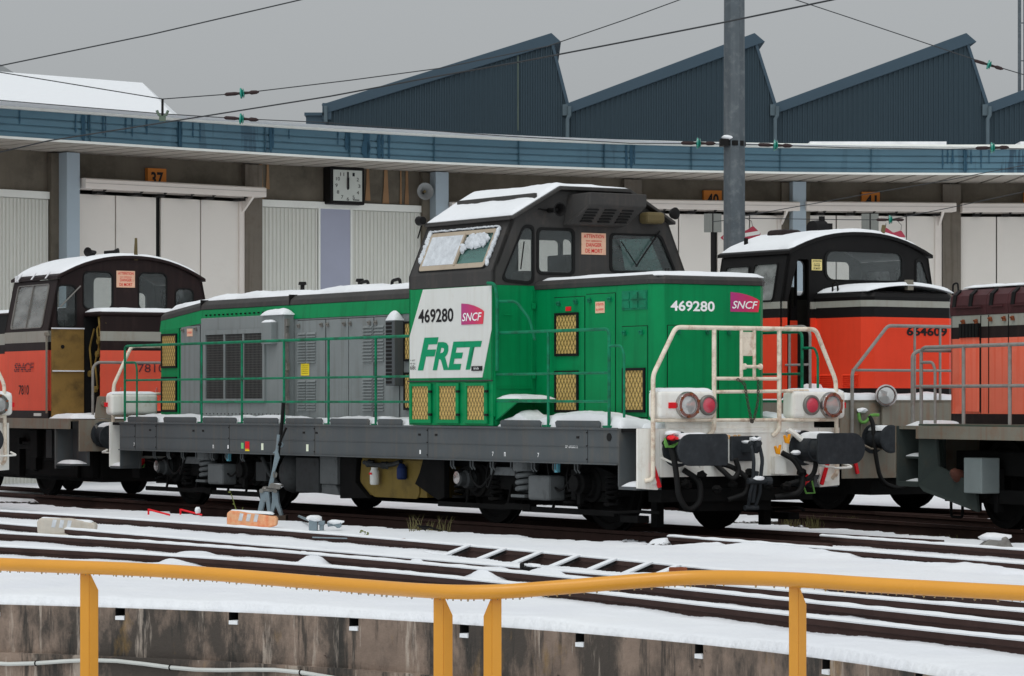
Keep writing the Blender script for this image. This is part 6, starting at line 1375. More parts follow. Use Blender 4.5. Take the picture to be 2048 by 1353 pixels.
def fascia_mat():
    m=bpy.data.materials.new('blue_fascia'); m.use_nodes=True; n=m.node_tree.nodes; L=m.node_tree.links; b=n['Principled BSDF']; b.inputs['Roughness'].default_value=.45
    t=n.new('ShaderNodeTexCoord')
    def nz(sc,scale,seed,det=5):
        mp=n.new('ShaderNodeMapping'); mp.inputs['Scale'].default_value=scale; mp.inputs['Location'].default_value=(seed,0,seed); L.new(t.outputs['Object'],mp.inputs[0]); q=n.new('ShaderNodeTexNoise'); q.inputs['Scale'].default_value=sc; q.inputs['Detail'].default_value=det; L.new(mp.outputs[0],q.inputs['Vector']); return q.outputs[0]
    def mr(x,a,c,lo=0,hi=1):
        q=n.new('ShaderNodeMapRange'); q.inputs[1].default_value=a; q.inputs[2].default_value=c; q.inputs[3].default_value=lo; q.inputs[4].default_value=hi; L.new(x,q.inputs[0]); return q.outputs[0]
    def mx(f,a,c):
        q=n.new('ShaderNodeMix'); q.data_type='RGBA'; L.new(f,q.inputs[0])
        for i,v in((6,a),(7,c)):
            if isinstance(v,tuple): q.inputs[i].default_value=(*v,1)
            else: L.new(v,q.inputs[i])
        return q.outputs[2]
    c=mx(mr(nz(.8,(1,1,3),1),.35,.65),C3(68,100,114,K),C3(60,90,104,K))
    a=mr(nz(1.0,(5.5,.4,.45),7,6),.525,.565); e=mr(nz(.5,(.35,.3,.0),3,2),.43,.50)
    q=n.new('ShaderNodeMath'); q.operation='MULTIPLY'; L.new(a,q.inputs[0]); L.new(e,q.inputs[1])
    c=mx(q.outputs[0],c,C3(32,60,76,K)); L.new(c,b.inputs['Base Color']); return m
FASC=fascia_mat()
rh=empty('roundhouse',(0,60,0)); tag(rh,'curved concrete roundhouse with blue metal fascia, white soffit and folding doors','building'); RO=Vector((0,60,0))
FB=[(-400,250),(0,275.5),(325,295),(660,313),(925,328),(1250,341),(1640,347),(2048,347),(2500,345)]
WB=[(-400,268),(0,299),(143,308),(484,326),(645,334),(850,344),(1218,357),(1600,366),(2048,366),(2500,365)]
HB=4.80
def curve(T):
    q=np.array([((u-1024)*(HB*F/(YH-v))/F,HB*F/(YH-v)) for u,v in T]); return q
fc=curve(FB); wc=curve(WB)
def smooth(P,n=90):
    t=np.r_[0,np.cumsum(np.linalg.norm(np.diff(P,axis=0),axis=1))]; cx=np.polyfit(t,P[:,0],4); cy=np.polyfit(t,P[:,1],4); s=np.linspace(0,t[-1],n); return np.stack([np.polyval(cx,s),np.polyval(cy,s)],1)
fs_=smooth(fc,17)      # straight fascia segments
ws_=smooth(wc,90)
def wpt(u,off=0):
    """point on the wall line seen at photo column u; off = metres in front of the wall"""
    for i in range(len(ws_)-1):
        u0=1024+F*ws_[i][0]/ws_[i][1]; u1=1024+F*ws_[i+1][0]/ws_[i+1][1]
        if u0<=u<=u1:
            t=(u-u0)/(u1-u0); return Vector((*(ws_[i]*(1-t)+ws_[i+1]*t),0))
    return Vector(((u-1024)*65/F,65,0))
class Bay:
    """local frame of one straight bay of the wall between photo columns ua and ub"""
    def __init__(s,ua,ub):
        s.a=wpt(ua); s.b=wpt(ub); s.d=(s.b-s.a); s.L=s.d.length; s.d.normalize(); s.n=Vector((s.d.y,-s.d.x,0))   # n points to the viewer
        if s.n.y>0: s.n=-s.n
        s.ua,s.ub=ua,ub
    def x(s,u):   # distance along bay for photo column u
        k=(u-1024)/F; return (k*s.a.y-s.a.x)/(s.d.x-k*s.d.y)
    def f(s,a,z,d): return s.a+s.d*a+s.n*d+Vector((0,0,z))-RO
ZC=CAM_H
def zat(bay,u,v): 
    p=bay.a+bay.d*bay.x(u); return ZC+(YH-v)*p.y/F
# fascia
b=MB(); c=MB(); tr_=MB()
prof=[(0,ZC+4.80)]
for zr in(4.92,5.05,5.18): prof+=[(.0,ZC+zr-.035),(-.022,ZC+zr-.032),(-.022,ZC+zr-.010),(.010,ZC+zr-.006),(.0,ZC+zr+.004)]
prof+=[(0,ZC+5.31)]
def off(P,k):   # offset polyline towards the viewer by k
    T=np.gradient(P,axis=0); T/=np.linalg.norm(T,axis=1)[:,None]; N=np.stack([T[:,1],-T[:,0]],1); return P+N*k
def strip(b,P,prof):
    for i in range(len(P)-1):
        for (k0,z0),(k1,z1) in zip(prof[:-1],prof[1:]):
            A,B_=off(P,k0),off(P,k1); b.quad(Vector((*A[i],z0))-RO,Vector((*A[i+1],z0))-RO,Vector((*B_[i+1],z1))-RO,Vector((*B_[i],z1))-RO)
strip(b,fs_,prof); fo=b.build('fascia',FASC,rh)
strip(c,fs_,[(-.3,ZC+5.40),(.05,ZC+5.41),(.055,ZC+5.32),(.0,ZC+5.312)]); c.build('fascia_cap',WTRIM,rh)
strip(tr_,fs_,[(-.1,ZC+4.78),(.04,ZC+4.775),(.045,ZC+4.815),(.001,ZC+4.82)]); tr_.build('fascia_trim',WTRIM,rh)
b=MB()
for i in range(1,len(fs_)-1):
    p=Vector((*off(fs_,.034)[i],0))-RO; b.box(p.x-.006,p.x+.006,p.y-.003,p.y+.03,ZC+4.80,ZC+5.31)
b.build('fascia_joint',mat('joint_blue',C3(50,78,92,K)),rh)
# dark drip marks on the fascia
def fpt(u):
    for i in range(len(fs_)-1):
        u0=1024+F*fs_[i][0]/fs_[i][1]; u1=1024+F*fs_[i+1][0]/fs_[i+1][1]
        if u0<=u<=u1: t=(u-u0)/(u1-u0); d=fs_[i+1]-fs_[i]; return fs_[i]*(1-t)+fs_[i+1]*t,d/np.linalg.norm(d)
DR=mat('drip_mark',C3(38,66,82,K),rough=.4,var=.1); rr=random.Random(12); b=MB()
for u,wd,h in[(38,3,.25),(150,3,.35),(166,10,.5),(176,3,.3),(205,4,.35),(210,2,.4),(250,3,.3),(263,3,.35),(292,3,.3),(358,9,.52),(362,4,.5),(385,3,.3),(399,2,.35),(541,7,.5),(545,4,.4),(577,2,.2),(675,3,.25),(692,6,.35),(697,3,.4),(730,14,.52),(736,6,.5),(757,8,.52),(764,5,.5),(777,5,.48),(1252,5,.5),(1262,6,.5),(1268,3,.4),(1885,4,.4),(1895,3,.3),(1905,5,.3),(1930,7,.5),(1942,3,.3),(1962,3,.4),(1978,2,.3)]:
    q=fpt(u)
    if q is None: continue
    p,d=q; nn=Vector((d[1],-d[0],0)); nn=nn if nn.y<0 else -nn; w=wd*.0095*.5; zt=ZC+5.305; n_=7; L_=[];R2=[]
    for k in range(n_+1):
        z=zt-h*k/n_; e=w*(.6+.8*rr.random())*(1 if k<n_ else .3); L_.append((-e,z)); R2.append((e*(.7+.6*rr.random()),z))
    b.plate(L_+R2[::-1],[],lambda a,z,dd,p=p,d=d,nn=nn: Vector((p[0]+d[0]*a,p[1]+d[1]*a,z))+nn*(.012+dd)-RO,.002)
b.build('drip_stain',DR,rh)
# soffit slats
b=MB(); NS=64; WS2=smooth(wc,NS); FS2=[]
_f=smooth(fc,17); _T=np.gradient(WS2,axis=0); _T/=np.linalg.norm(_T,axis=1)[:,None]; _N=np.stack([_T[:,1],-_T[:,0]],1)
for p,nn in zip(WS2,_N):
    best=3.0
    for q0,q1 in zip(_f[:-1],_f[1:]):
        e=q1-q0; den=nn[0]*e[1]-nn[1]*e[0]
        if abs(den)<1e-9: continue
        t=((q0[0]-p[0])*e[1]-(q0[1]-p[1])*e[0])/den; u_=((q0[0]-p[0])*nn[1]-(q0[1]-p[1])*nn[0])/den
        if -.01<=u_<=1.01 and 0<t<8: best=t-.02
    FS2.append(p+nn*best)
FS2=np.array(FS2)
for i in range(NS-1):
    a0=Vector((*FS2[i],ZC+4.785))-RO; a1=Vector((*FS2[i+1],ZC+4.785))-RO; w0=Vector((*WS2[i],ZC+4.80))-RO; w1=Vector((*WS2[i+1],ZC+4.80))-RO
    for h0,h1 in((0,.84),): b.prism([a0.lerp(a1,h0),a0.lerp(a1,h1),w0.lerp(w1,h1),w0.lerp(w1,h0)],(0,0,.03))
b.build('soffit',SOFF,rh)
b=MB()
for i in range(NS-1): b.quad(*[Vector((*p,ZC+4.86))-RO for p in(FS2[i],FS2[i+1],WS2[i+1],WS2[i])])
b.build('soffit_void',mat('void_dark',(.02,.02,.02)),rh)
# roof
b=MB(); bk=off(ws_,-14)
for i in range(len(ws_)-1): b.quad(*[Vector((*p,ZC+5.36))-RO for p in(off(ws_,3.0)[i],off(ws_,3.0)[i+1],bk[i+1],bk[i])])
b.build('flat_roof',SNOW,rh)
b=MB()
for i in range(len(ws_)-1): b.quad(Vector((*bk[i],-.2))-RO,Vector((*bk[i+1],-.2))-RO,Vector((*bk[i+1],ZC+5.36))-RO,Vector((*bk[i],ZC+5.36))-RO)
for e in(0,-1): b.quad(Vector((*ws_[e],-.2))-RO,Vector((*bk[e],-.2))-RO,Vector((*bk[e],ZC+5.36))-RO,Vector((*ws_[e],ZC+5.36))-RO)
b.build('rear_wall',CONC,rh)
# bays
piers=[(-260,'c'),(122,'b'),(500,'c'),(866,'b'),(1261,'c'),(1588,'b'),(1901,'c'),(2215,'b'),(2480,'c')]
for (u,k) in piers:
    y=Bay(u-40,u+40); xc=y.x(u)
    if k=='b':
        b=MB(); P=[y.f(xc+a,-.2,d) for a,d in((-.15,0),(-.15,.42),(.15,.42),(.15,0))]; b.prism(P,(0,0,ZC+4.98)); b.build('blue_pillar',BLUEP,rh,bevel=.01)
    b=MB(); w=.2 if k=='c' else .32; P=[y.f(xc+a,-.2,d) for a,d in((-w,-.1),(-w,.15),(w,.15),(w,-.1))]; b.prism(P,(0,0,ZC+4.97)); b.build('pier',CONC_L if k=='c' else CONC,rh)
def wallpanel(y,u0,u1,z0,z1,m,name,d0=-.05,d1=0,**k):
    b=MB(); x0,x1=y.x(u0),y.x(u1); b.prism([y.f(x0,z0,d0),y.f(x1,z0,d0),y.f(x1,z0,d1),y.f(x0,z0,d1)],(0,0,z1-z0)); return b.build(name,m,k.get('parent',rh),bevel=.006)
def ribbed(y,u0,u1,z0,z1,parent,pitch=.085):
    b=MB(); x0,x1=y.x(u0),y.x(u1); n=int((x1-x0)/pitch); 
    for i in range(n):
        a=x0+(x1-x0)*i/n; w=(x1-x0)/n
        P=[(a,.0),(a+w*.5,.0),(a+w*.62,.028),(a+w*.92,.028),(a+w,.0)]
        for (p,d),(q,e) in zip(P[:-1],P[1:]): b.quad(y.f(p,z0,.05+d),y.f(q,z0,.05+e),y.f(q,z1,.05+e),y.f(p,z1,.05+d))
    return b.build('ribbed_panel',RIBC,parent)
def folding_door(ua,ub,panel_u,vtop,header=True,thick=None):
    y=Bay(ua,ub); zt=zat(y,(ua+ub)/2,vtop); zh=zt-.23
    d=wallpanel(y,ua,ub,-.2,zh-.02,mat('door_shadow_gap',(.01,.01,.01)),'bay_door',-.05,.02)
    us=[ua]+panel_u+[ub]
    for i,(p,q) in enumerate(zip(us[:-1],us[1:])):
        g=1.2; gl=g if i else 0
        if thick and abs(p-thick)<1: gl=5
        gr=5 if thick and abs(q-thick)<1 else g
        wallpanel(y,p+gl,q-gr,-.2,zh-.05,DOORC,'door_panel',.02,.075,parent=d)
    b=MB(); x0,x1=y.x(ua)-.02,y.x(ub)+.12
    b.prism([y.f(x0,zh+.03,.02),y.f(x0,zh+.03,.55),y.f(x0,zt-.02,.55),y.f(x0,zt,.50),y.f(x0,zt,.02)],y.d*(x1-x0)); h=b.build('door_header',HEADC,d,bevel=.01)
    b=MB(); b.prism([y.f(x0,zt-.10,.552),y.f(x0,zt-.10,.557),y.f(x0,zt-.094,.557),y.f(x0,zt-.094,.552)],y.d*(x1-x0)); b.prism([y.f(x0+.3,zh-.0,.3),y.f(x0+.3,zh-.0,.34),y.f(x0+.3,zh+.03,.34),y.f(x0+.3,zh+.03,.3)],y.d*(x1-x0-.6)); b.build('header_seam',mat('seam_grey',C3(130,125,120,K)),h)
    b=MB(); b.prism([y.f(x1-.3,zh-.32,.05),y.f(x1-.3,zh+.03,.5),y.f(x1-.3,zh+.03,.05)],y.d*.05); b.prism([y.f(x1-.36,-.2,.03),y.f(x1-.36,-.2,.12),y.f(x1-.22,-.2,.12),y.f(x1-.22,-.2,.03)],(0,0,zh+.2)); b.build('door_jamb',HEADC,d)
    for fx in(.12,.32,.45,.60,.72,.9):
        b=MB(); a=x0+(x1-x0)*fx; b.prism([y.f(a-.12,zh-.05,.1),y.f(a-.12,zh-.05,.35),y.f(a+.05,zh-.05,.35),y.f(a+.05,zh-.05,.1)],(0,0,.05)); b.prism([y.f(a,zh-.02,.3),y.f(a+.05,zh+.05,.42),y.f(a+.09,zh+.05,.42),y.f(a+.05,zh-.02,.3)],(0,0,.03)); b.build('roller_bracket',BLACK,d)
    return y,zt
def infill(ua,ub,z0): wallpanel(Bay(ua,ub),ua,ub,z0,ZC+4.97,CONC,'wall_panel',-.1,-.0)
def number(y,u0,u1,v0,v1,txt,label):
    z1=zat(y,(u0+u1)/2,v0); z0=z1-.36; x0,x1=y.x(u0),y.x(u1); o=y.f(x0,z0,.12)+RO
    g=empty('number_sign',o); tag(g,label,'sign','orange bay number signs'); f=lambda a,z,d:y.f(a,z,.12+d)+RO-o
    b=MB(); fbox(b,f,x0,x1,z0,z1,-.10,.0); b.build('sign_plate',mat('orange_sign',C3(176,108,48,K),rough=.6,var=.08,dirt=C3(140,80,40,K),da=.3,ds=6),g)
    w=x1-x0
    text(txt,lambda a,z,d:f(a,z,d),x0+w*.17,x1-w*.17,z0+.02,z1-.07,LETTER,g,'sign_number',bold=.03)
y,zt=folding_door(143,492,[227,313,397],368,thick=313); infill(125,498,zt-.2); number(y,289,326,338,364,'37','orange number sign reading 37')
y,zt=folding_door(1280,1572,[1355,1428,1497],404,thick=1428); infill(1263,1588,zt-.2); number(y,1404,1440,382,404,'40','orange number sign reading 40')
y,zt=folding_door(1604,1889,[1671,1741,1811],407,thick=1741); infill(1588,1900,zt-.2); number(y,1721,1757,385,407,'41','orange number sign reading 41')
y,zt=folding_door(1920,2200,[1992,2062,2135],409,thick=2062); infill(1902,2215,zt-.2); number(y,2046,2082,385,409,'42','orange number sign cut off by the right edge')
y,zt=folding_door(885,1240,[970,1060,1150],412); infill(868,1262,zt-.2)
y,zt=folding_door(2230,2470,[2290,2350,2410],409); infill(2215,2480,zt-.2)
# ribbed infill bays
for ua,ub,parts in((-240,100,[(-230,95)]),(512,848,[(512,634),(700,846)])):
    y=Bay(ua,ub); zt=zat(y,(ua+ub)/2,375 if ua<0 else 406)
    d=wallpanel(y,ua,ub,-.2,zt,RIBC,'infill_wall',-.05,.03)
    for p,q in parts: ribbed(y,p+3,q-3,-.2,zt-.16,d)
    wallpanel(y,ua,ub,zt-.14,zt,WTRIM,'top_rail',.0,.09,parent=d)
    if ua>0:
        wallpanel(y,636,698,-.2,zt-.1,LAV,'lavender_panel',.0,.07,parent=d)
        for u in(635,699): wallpanel(y,u-2,u+2,-.2,zt-.1,WTRIM,'mullion',.0,.09,parent=d)
    infill(ua-12,ub+15,zt)
# concrete stains beside the clock
b=MB(); y=Bay(512,848)
ST=mat('rust_stain',C3(128,100,74,K),rough=.9,var=.15)
rr=random.Random(4)
for u,w_,h in((534,5,.6),(734,7,.75),(770,9,.8),(800,3,.8),(812,6,.8),(520,8,.8)):
    x=y.x(u); ww=w_*.010; z1=ZC+4.9; z0=z1-h*1.0
    b.plate([(x-ww*.4,z1),(x+ww*.4,z1),(x+ww*.6,(z0+z1)/2),(x+ww*.9,z0),(x-ww*.9,z0),(x-ww*.5,(z0+z1)/2)],[],lambda a,z,d:y.f(a,z,d+.03),.004)
b.build('water_stain',ST,rh)
b=MB()
for u0,u1 in((1620,1893),(2041,2300)): 
    x0=(u0-1024)*72/F; x1=(u1-1024)*72/F; b.box(x0,x1,72-60,74-60,ZC+5.3,ZC+(YH-283.5)*72/F)
b.build('roof_light',mat('milky_roof_light',C3(200,200,200,K),rough=.4),rh)
# clock
y=Bay(512,848); x0,x1=y.x(645),y.x(714); z0=zat(y,680,411); z1=zat(y,680,337); o=y.f((x0+x1)/2,z0,.1)+RO
g=empty('wall_clock',o); tag(g,'square black-framed station clock showing twelve on the concrete wall','clock'); f=lambda a,z,d:y.f(a,z,d)+RO-o
b=MB(); fbox(b,f,x0,x1,z0,z1,.02,.32); b.build('clock_case',BLACK,g,bevel=.02)
b=MB(); fbox(b,f,x0+.07,x1-.07,z0+.07,z1-.06,.31,.33); b.build('clock_face',mat('clock_white',C3(172,176,170,K),rough=.3,var=.03),g)
cx,cz=(x0+x1)/2,(z0+z1)/2; r=(x1-x0)*.33
for k in range(1,12):
    t=R(90-30*k); a=cx+r*math.cos(t); z=cz+r*math.sin(t); w=.026 if k<10 else .045
    text(str(k),f,a-w,a+w,z-.035,z+.035,LETTER,g,'clock_numeral',th=.335)
b=MB(); fbox(b,f,cx-.016,cx+.016,cz-.08,cz+r*1.05,.335,.345); b.build('minute_hand',LETTER,g); b=MB(); fbox(b,f,cx-.024,cx+.024,cz-.06,cz+r*.62,.346,.352); b.build('hour_hand',LETTER,g)
b=MB(); fbox(b,f,cx+.12,cx+.27,z0+.085,z0+.105,.331,.334); b.build('face_mark',LETTER,g)
# loudspeaker
x=y.x(834); z=zat(y,834,385); o=y.f(x,z,.3)+RO; g=empty('loudspeaker',o); tag(g,'grey round horn loudspeaker on the concrete wall','loudspeaker')
dv=(y.n+y.d*-.25).normalized(); b=MB(); b.lathe((0,0,0),dv,[(-.2,.03),(-.12,.04),(-.02,.10),(.06,.18),(.065,.175),(-.01,.09),(-.1,.03)],24); b.build('horn',mat('horn_grey',C3(128,130,130,K),rough=.4,var=.1),g,smooth=True)
b=MB(); b.lathe((0,0,0),dv,[(-.08,.02),(.02,.03),(.03,.0)],10); b.build('driver_cone',mat('dull_brass',(.2,.15,.06)),g); b=MB(); b.tube([Vector((0,0,0)),-dv*.3+Vector((0,.05,-.15))],.02,6); b.build('bracket',BLACK,g)
# ================================================================ saw-tooth shed behind
YS=105.; sc=YS/F
sh=empty('sawtooth_shed',(0,YS,0)); tag(sh,'dark slate-blue industrial shed with saw-tooth roof behind the roundhouse','building')
Zp=lambda v: CAM_H+(YH-v)*sc; Xp=lambda u:(u-1024)*sc
teeth=[(652,1101,1137),(1137,1507,1552),(1552,1930,1976),(1976,2350,2396)]
topz=lambda u: None
b=MB(); pitch=.105
def prof_top(u):
    for a,p,c in teeth:
        if a<=u<=c: return 213+(68-213)*(u-a)/(p-a) if u<=p else 68+6+(213-74)*(u-p)/(c-p)
    return 235
x=Xp(652); xe=Xp(2390); i=0; prev=None
while x<=xe:
    u=1024+x/sc; zt=Zp(prof_top(u)+3); y_=[-.0,-.0,-.04,-.04][i%4]; cur=((x,y_,0),(x,y_,zt))
    if prev: b.quad(prev[0],cur[0],cur[1],prev[1])
    prev=cur; x+=pitch*[.5,.12,.26,.12][i%4]*1.6; i+=1
b.build('cladding_wall',SHED,sh)
for a,p,c in teeth:
    b=MB(); A=(Xp(a),0,Zp(210)); P_=(Xp(p),0,Zp(67)); n=Vector((-(P_[2]-A[2]),0,P_[0]-A[0])).normalized(); th_=.30
    q=[Vector(A)+Vector((-.15,0,0)),Vector(P_)+Vector((.03,0,0))]; 
    b.prism([q[0]+Vector((0,-.12,0)),q[1]+Vector((0,-.12,0)),q[1]-n*th_*1.2+Vector((0.22,-.12,.04)),q[0]-n*th_+Vector((.1,-.12,0))],(0,26,0)); r_=b.build('roof_slope',SHED2,sh,bevel=.02)
    b=MB(); b.prism([(Xp(p)-.02,.3,Zp(92)),(Xp(p)+.02,.3,Zp(92)),(Xp(c),.3,Zp(213)),(Xp(c)-.04,.3,Zp(213))],(0,25,0)); b.build('glazed_slope',mat('frosted_glazing',C3(170,174,176,K),rough=.3),sh)
    b=MB(); b.prism([(Xp(p)-.05,-.08,Zp(72)),(Xp(p)+.04,-.08,Zp(72)),(Xp(c)+.04,-.08,Zp(213)),(Xp(c)-.06,-.08,Zp(216))],(0,.1,0)); b.build('rake_trim',SHED2,sh)
    b=MB(); b.box(Xp(c)-.2,Xp(c)-.02,-.14,-.02,Zp(232),Zp(210)); b.tube([(Xp(c)+.03,-.2,Zp(214)),(Xp(c)+.03,-.2,Zp(232)),(Xp(c)-.04,-.2,Zp(240)),(Xp(c)-.04,-.2,2)],.065,8); b.build('downpipe',mat('pipe_grey_blue',C3(74,86,92,K)),sh)
b=MB(); b.box(Xp(612),Xp(652),.0,20,0,Zp(230)); b.box(Xp(612)-.05,Xp(652),-.1,20,Zp(232),Zp(226)); b.box(Xp(645),Xp(663),-.1,.2,Zp(240),Zp(207)); b.build('lean_to',SHED2,sh)
b=MB(); b.tube([(Xp(652),-.16,Zp(213)),(Xp(652),-.16,Zp(245))],.065,8); b.build('downpipe',mat('pipe_grey_blue',(.1,.12,.13)),sh)
b=MB(); b.box(Xp(1036)-.015,Xp(1036)+.015,-.07,-.05,Zp(262),Zp(112)); b.build('conduit',mat('conduit_green',C3(84,94,84,K)),sh)
b=MB(); b.box(Xp(652),xe,.5,26,0,Zp(218)); b.build('shed_body',SHED,sh)
# snow roofed hall at left
hl=empty('snow_roofed_hall',(-14,88,0)); tag(hl,'low hall with a fully snow-covered hipped roof behind the roundhouse at left','building')
X=lambda u,Y: (u-1024)*Y/F+14
P=dict(r0=Vector((X(-300,96),96-88,CAM_H+(YH-120)*96/F)),r1=Vector((X(285,96),8,CAM_H+(YH-166)*96/F)),e0=Vector((X(-300,82),-6,CAM_H+(YH-228)*82/F)),e1=Vector((X(352,82),-6,CAM_H+(YH-236)*82/F)),b1=Vector((X(352,82),22,CAM_H+(YH-236)*82/F)),b0=Vector((X(-300,82),22,CAM_H+(YH-228)*82/F)))
b=MB(); b.quad(P['e0'],P['e1'],P['r1'],P['r0']); b.quad(P['e1'],P['b1'],P['r1']+Vector((-.01,0,0)),P['r1']); b.quad(P['b1'],P['b0'],P['r0'],P['r1']); b.build('snowy_roof',SNOW,hl)
b=MB(); b.prism([P['e0'],P['e1'],P['b1'],P['b0']],(0,0,-8)); b.build('hall_wall',CONC,hl)
b=MB(); b.prism([Vector((X(-60,97),9.2,P['r0'].z-1.0)),Vector((X(40,97),9.2,P['r1'].z+.3)),Vector((X(-60,97),9.2,P['r1'].z+1.25))],(0,3,0)); b.build('roof_vent',mat('vent_grey',C3(120,122,122,K)),hl)
# ================================================================ masts, wires, signals
GALV=mat('galvanised_steel',C3(76,82,86,K),rough=.45,var=.14,vs=3,metal=.35,dirt=C3(112,116,118,K),da=.45,ds=7,streak=.3)
YM=50.; xm=(1468.5-1024)*YM/F
g=empty('catenary_mast',(xm,YM,-.1)); tag(g,'thick grey galvanised steel catenary mast rising behind the orange locomotive','mast')
P=[( .175*math.cos(R(22.5+45*k)), .175*math.sin(R(22.5+45*k))) for k in range(8)]
b=MB(); rg=[[b.b.verts.new((x*s,y*s,z)) for x,y in P] for z,s in((0,1.08),(9,.98))]
for k in range(8): b.b.faces.new([rg[0][k],rg[0][(k+1)%8],rg[1][(k+1)%8],rg[1][k]])
b.b.faces.new(rg[1]); b.build('mast_pole',GALV,g,bevel=.01)
zb_=CAM_H+(YH-288)*YM/F+.1
b=MB(); b.lathe((0,0,zb_),(0,0,1),[(-.04,.185),(.04,.185)],8); b.box(-.24,-.1,-.22,.0,zb_-.05,zb_+.06); b.build('clamp_band',BLACK,g); b=MB(); b.blob((-.12,-.14,zb_+.09),.09,.06,.04,3); b.build('snow_cap',SNOW,g,smooth=True)
g=empty('far_lattice_mast',((2044-1024)*125/F,125,0)); tag(g,'slim grey mast standing behind the shed at the top right corner','mast')
b=MB(); b.box(-.16,-.04,-.06,.06,0,19); b.box(.06,.16,-.06,.06,0,19)
for z in range(0,13): b.box(-.05,.07,-.02,.02,z*1.5,z*1.5+.04)
b.build('mast_pole',GALV,g)
WIRE=mat('wire_dark',C3(52,54,56,K),rough=.6); CERA=mat('green_glass_insulator',C3(30,120,105,K),rough=.15,spec=.8,var=.15); FIT=mat('wire_fitting',C3(48,38,38,K),rough=.6)
def wire(P,r,label,ins=(),group='overhead wires'):
    Q=[px(*p) for p in P]; Q=([Q[0]+(Q[0]-Q[1]).normalized()*14] if P[0][0]<60 else [Q[0]])+Q[1:]+([Q[-1]+(Q[-1]-Q[-2]).normalized()*14] if P[-1][0]>2100 or P[-1][1]<0 else []); o=Q[0]; g=empty('overhead_wire',o); tag(g,label,'wire',group)
    b=MB(); b.tube([q-o for q in Q],r,6); b.build('wire',WIRE,g)
    for u,v,Y_,k in ins:
        p=px(u,v,Y_)-o; i=min(range(len(Q)-1),key=lambda i:abs((Q[i]-o).lerp(Q[i+1]-o,.5).x-p.x)); d=(Q[i+1]-Q[i]).normalized(); s=k
        c=MB(); c.lathe(p,d,[(-.03*s,.03*s),(-.02*s,.085*s),(.0,.09*s),(.02*s,.05*s),(.03*s,.085*s),(.045*s,.05*s)],16); c.build('insulator',CERA,g,smooth=True)
        c=MB(); c.lathe(p,d,[(-.27*s,.012*s),(-.24*s,.03*s),(-.1*s,.03*s),(-.05*s,.02*s),(.05*s,.025*s),(.12*s,.02*s),(.16*s,.035*s),(.24*s,.03*s),(.28*s,.01*s)],10); c.build('wire_fitting',FIT,g,smooth=True)
    return g
wire([(-120,156,44),(0,132,44),(300,70,44),(610,-2,44),(800,-50,44)],.010,'single dark wire crossing the top left corner of the sky')
wire([(-120,118,50),(0,145,50),(325,198.5,50),(482,187,50),(700,161,50),(880,137,50),(1095,93,50),(1250,40,50),(1365,-2,50),(1500,-60,50)],.009,'sagging wire rising from the hanger at left over the first shed peak',[(483,187,50,1.0)])
wire([(-120,190,50),(0,201,50),(325,228,50),(482,238,50),(640,245,50),(1000,272,50),(1260,287,50),(1385,288,50),(1452,289,50)],.008,'thin wire along the fascia ending at the mast',[(482,238,50,1.0),(1396,287,50,1.0)])
wire([(-200,350,58),(20,300,56),(97,282,55),(325,246,53),(660,193,50),(880,152,48),(1036,125,47),(1260,82,45),(1449,45,43),(1675,-2,41),(1900,-52,39)],.0125,'thick contact wire running from the left fascia up to the top right')
wire([(1440,-40,60),(1585,-2,60),(1700,36,60),(1870,93,60),(1975,128,60),(2048,150,60),(2200,198,60)],.010,'wire descending to the right above the third shed peak',[(1977,130,60,1.05)])
wire([(1485,289,50),(1545,291,50),(1700,296,51),(1900,299,52),(1980,297,52),(2200,300,52)],.008,'thin wire running right from the mast along the fascia',[(1550,291,50,1.0),(1984,296,52,1.0)])
wire([(1486,433,50),(1620,409,50),(1770,382,50),(1889,362,50),(2048,331,50),(2250,290,50)],.007,'thin wire rising to the right over the door headers')
wire([(1425,444,50),(1490,437,50),(1700,440,50),(1778,440,50),(1900,416,50),(2048,384,50),(2250,342,50)],.007,'lowest thin wire on the right with an insulator over a hanging sign',[(1780,440,50,.8)])
g=empty('wire_hanger',px(325,215,50)); tag(g,'vertical wire hanger with a clamp on the left fascia','hanger'); s=50/F
b=MB(); b.box(-.018,.018,-.018,.018,-.22,.13); b.build('hanger_rod',BLACK,g); b=MB()
b.tube([(-.09,0,-.05),(-.06,0,-.12),(0,0,-.15),(.06,0,-.12),(.09,0,-.05)],.022,8); b.box(-.05,.05,-.04,.04,-.22,-.15); b.build('wire_clamp',mat('verdigris',C3(84,96,84,K)),g)
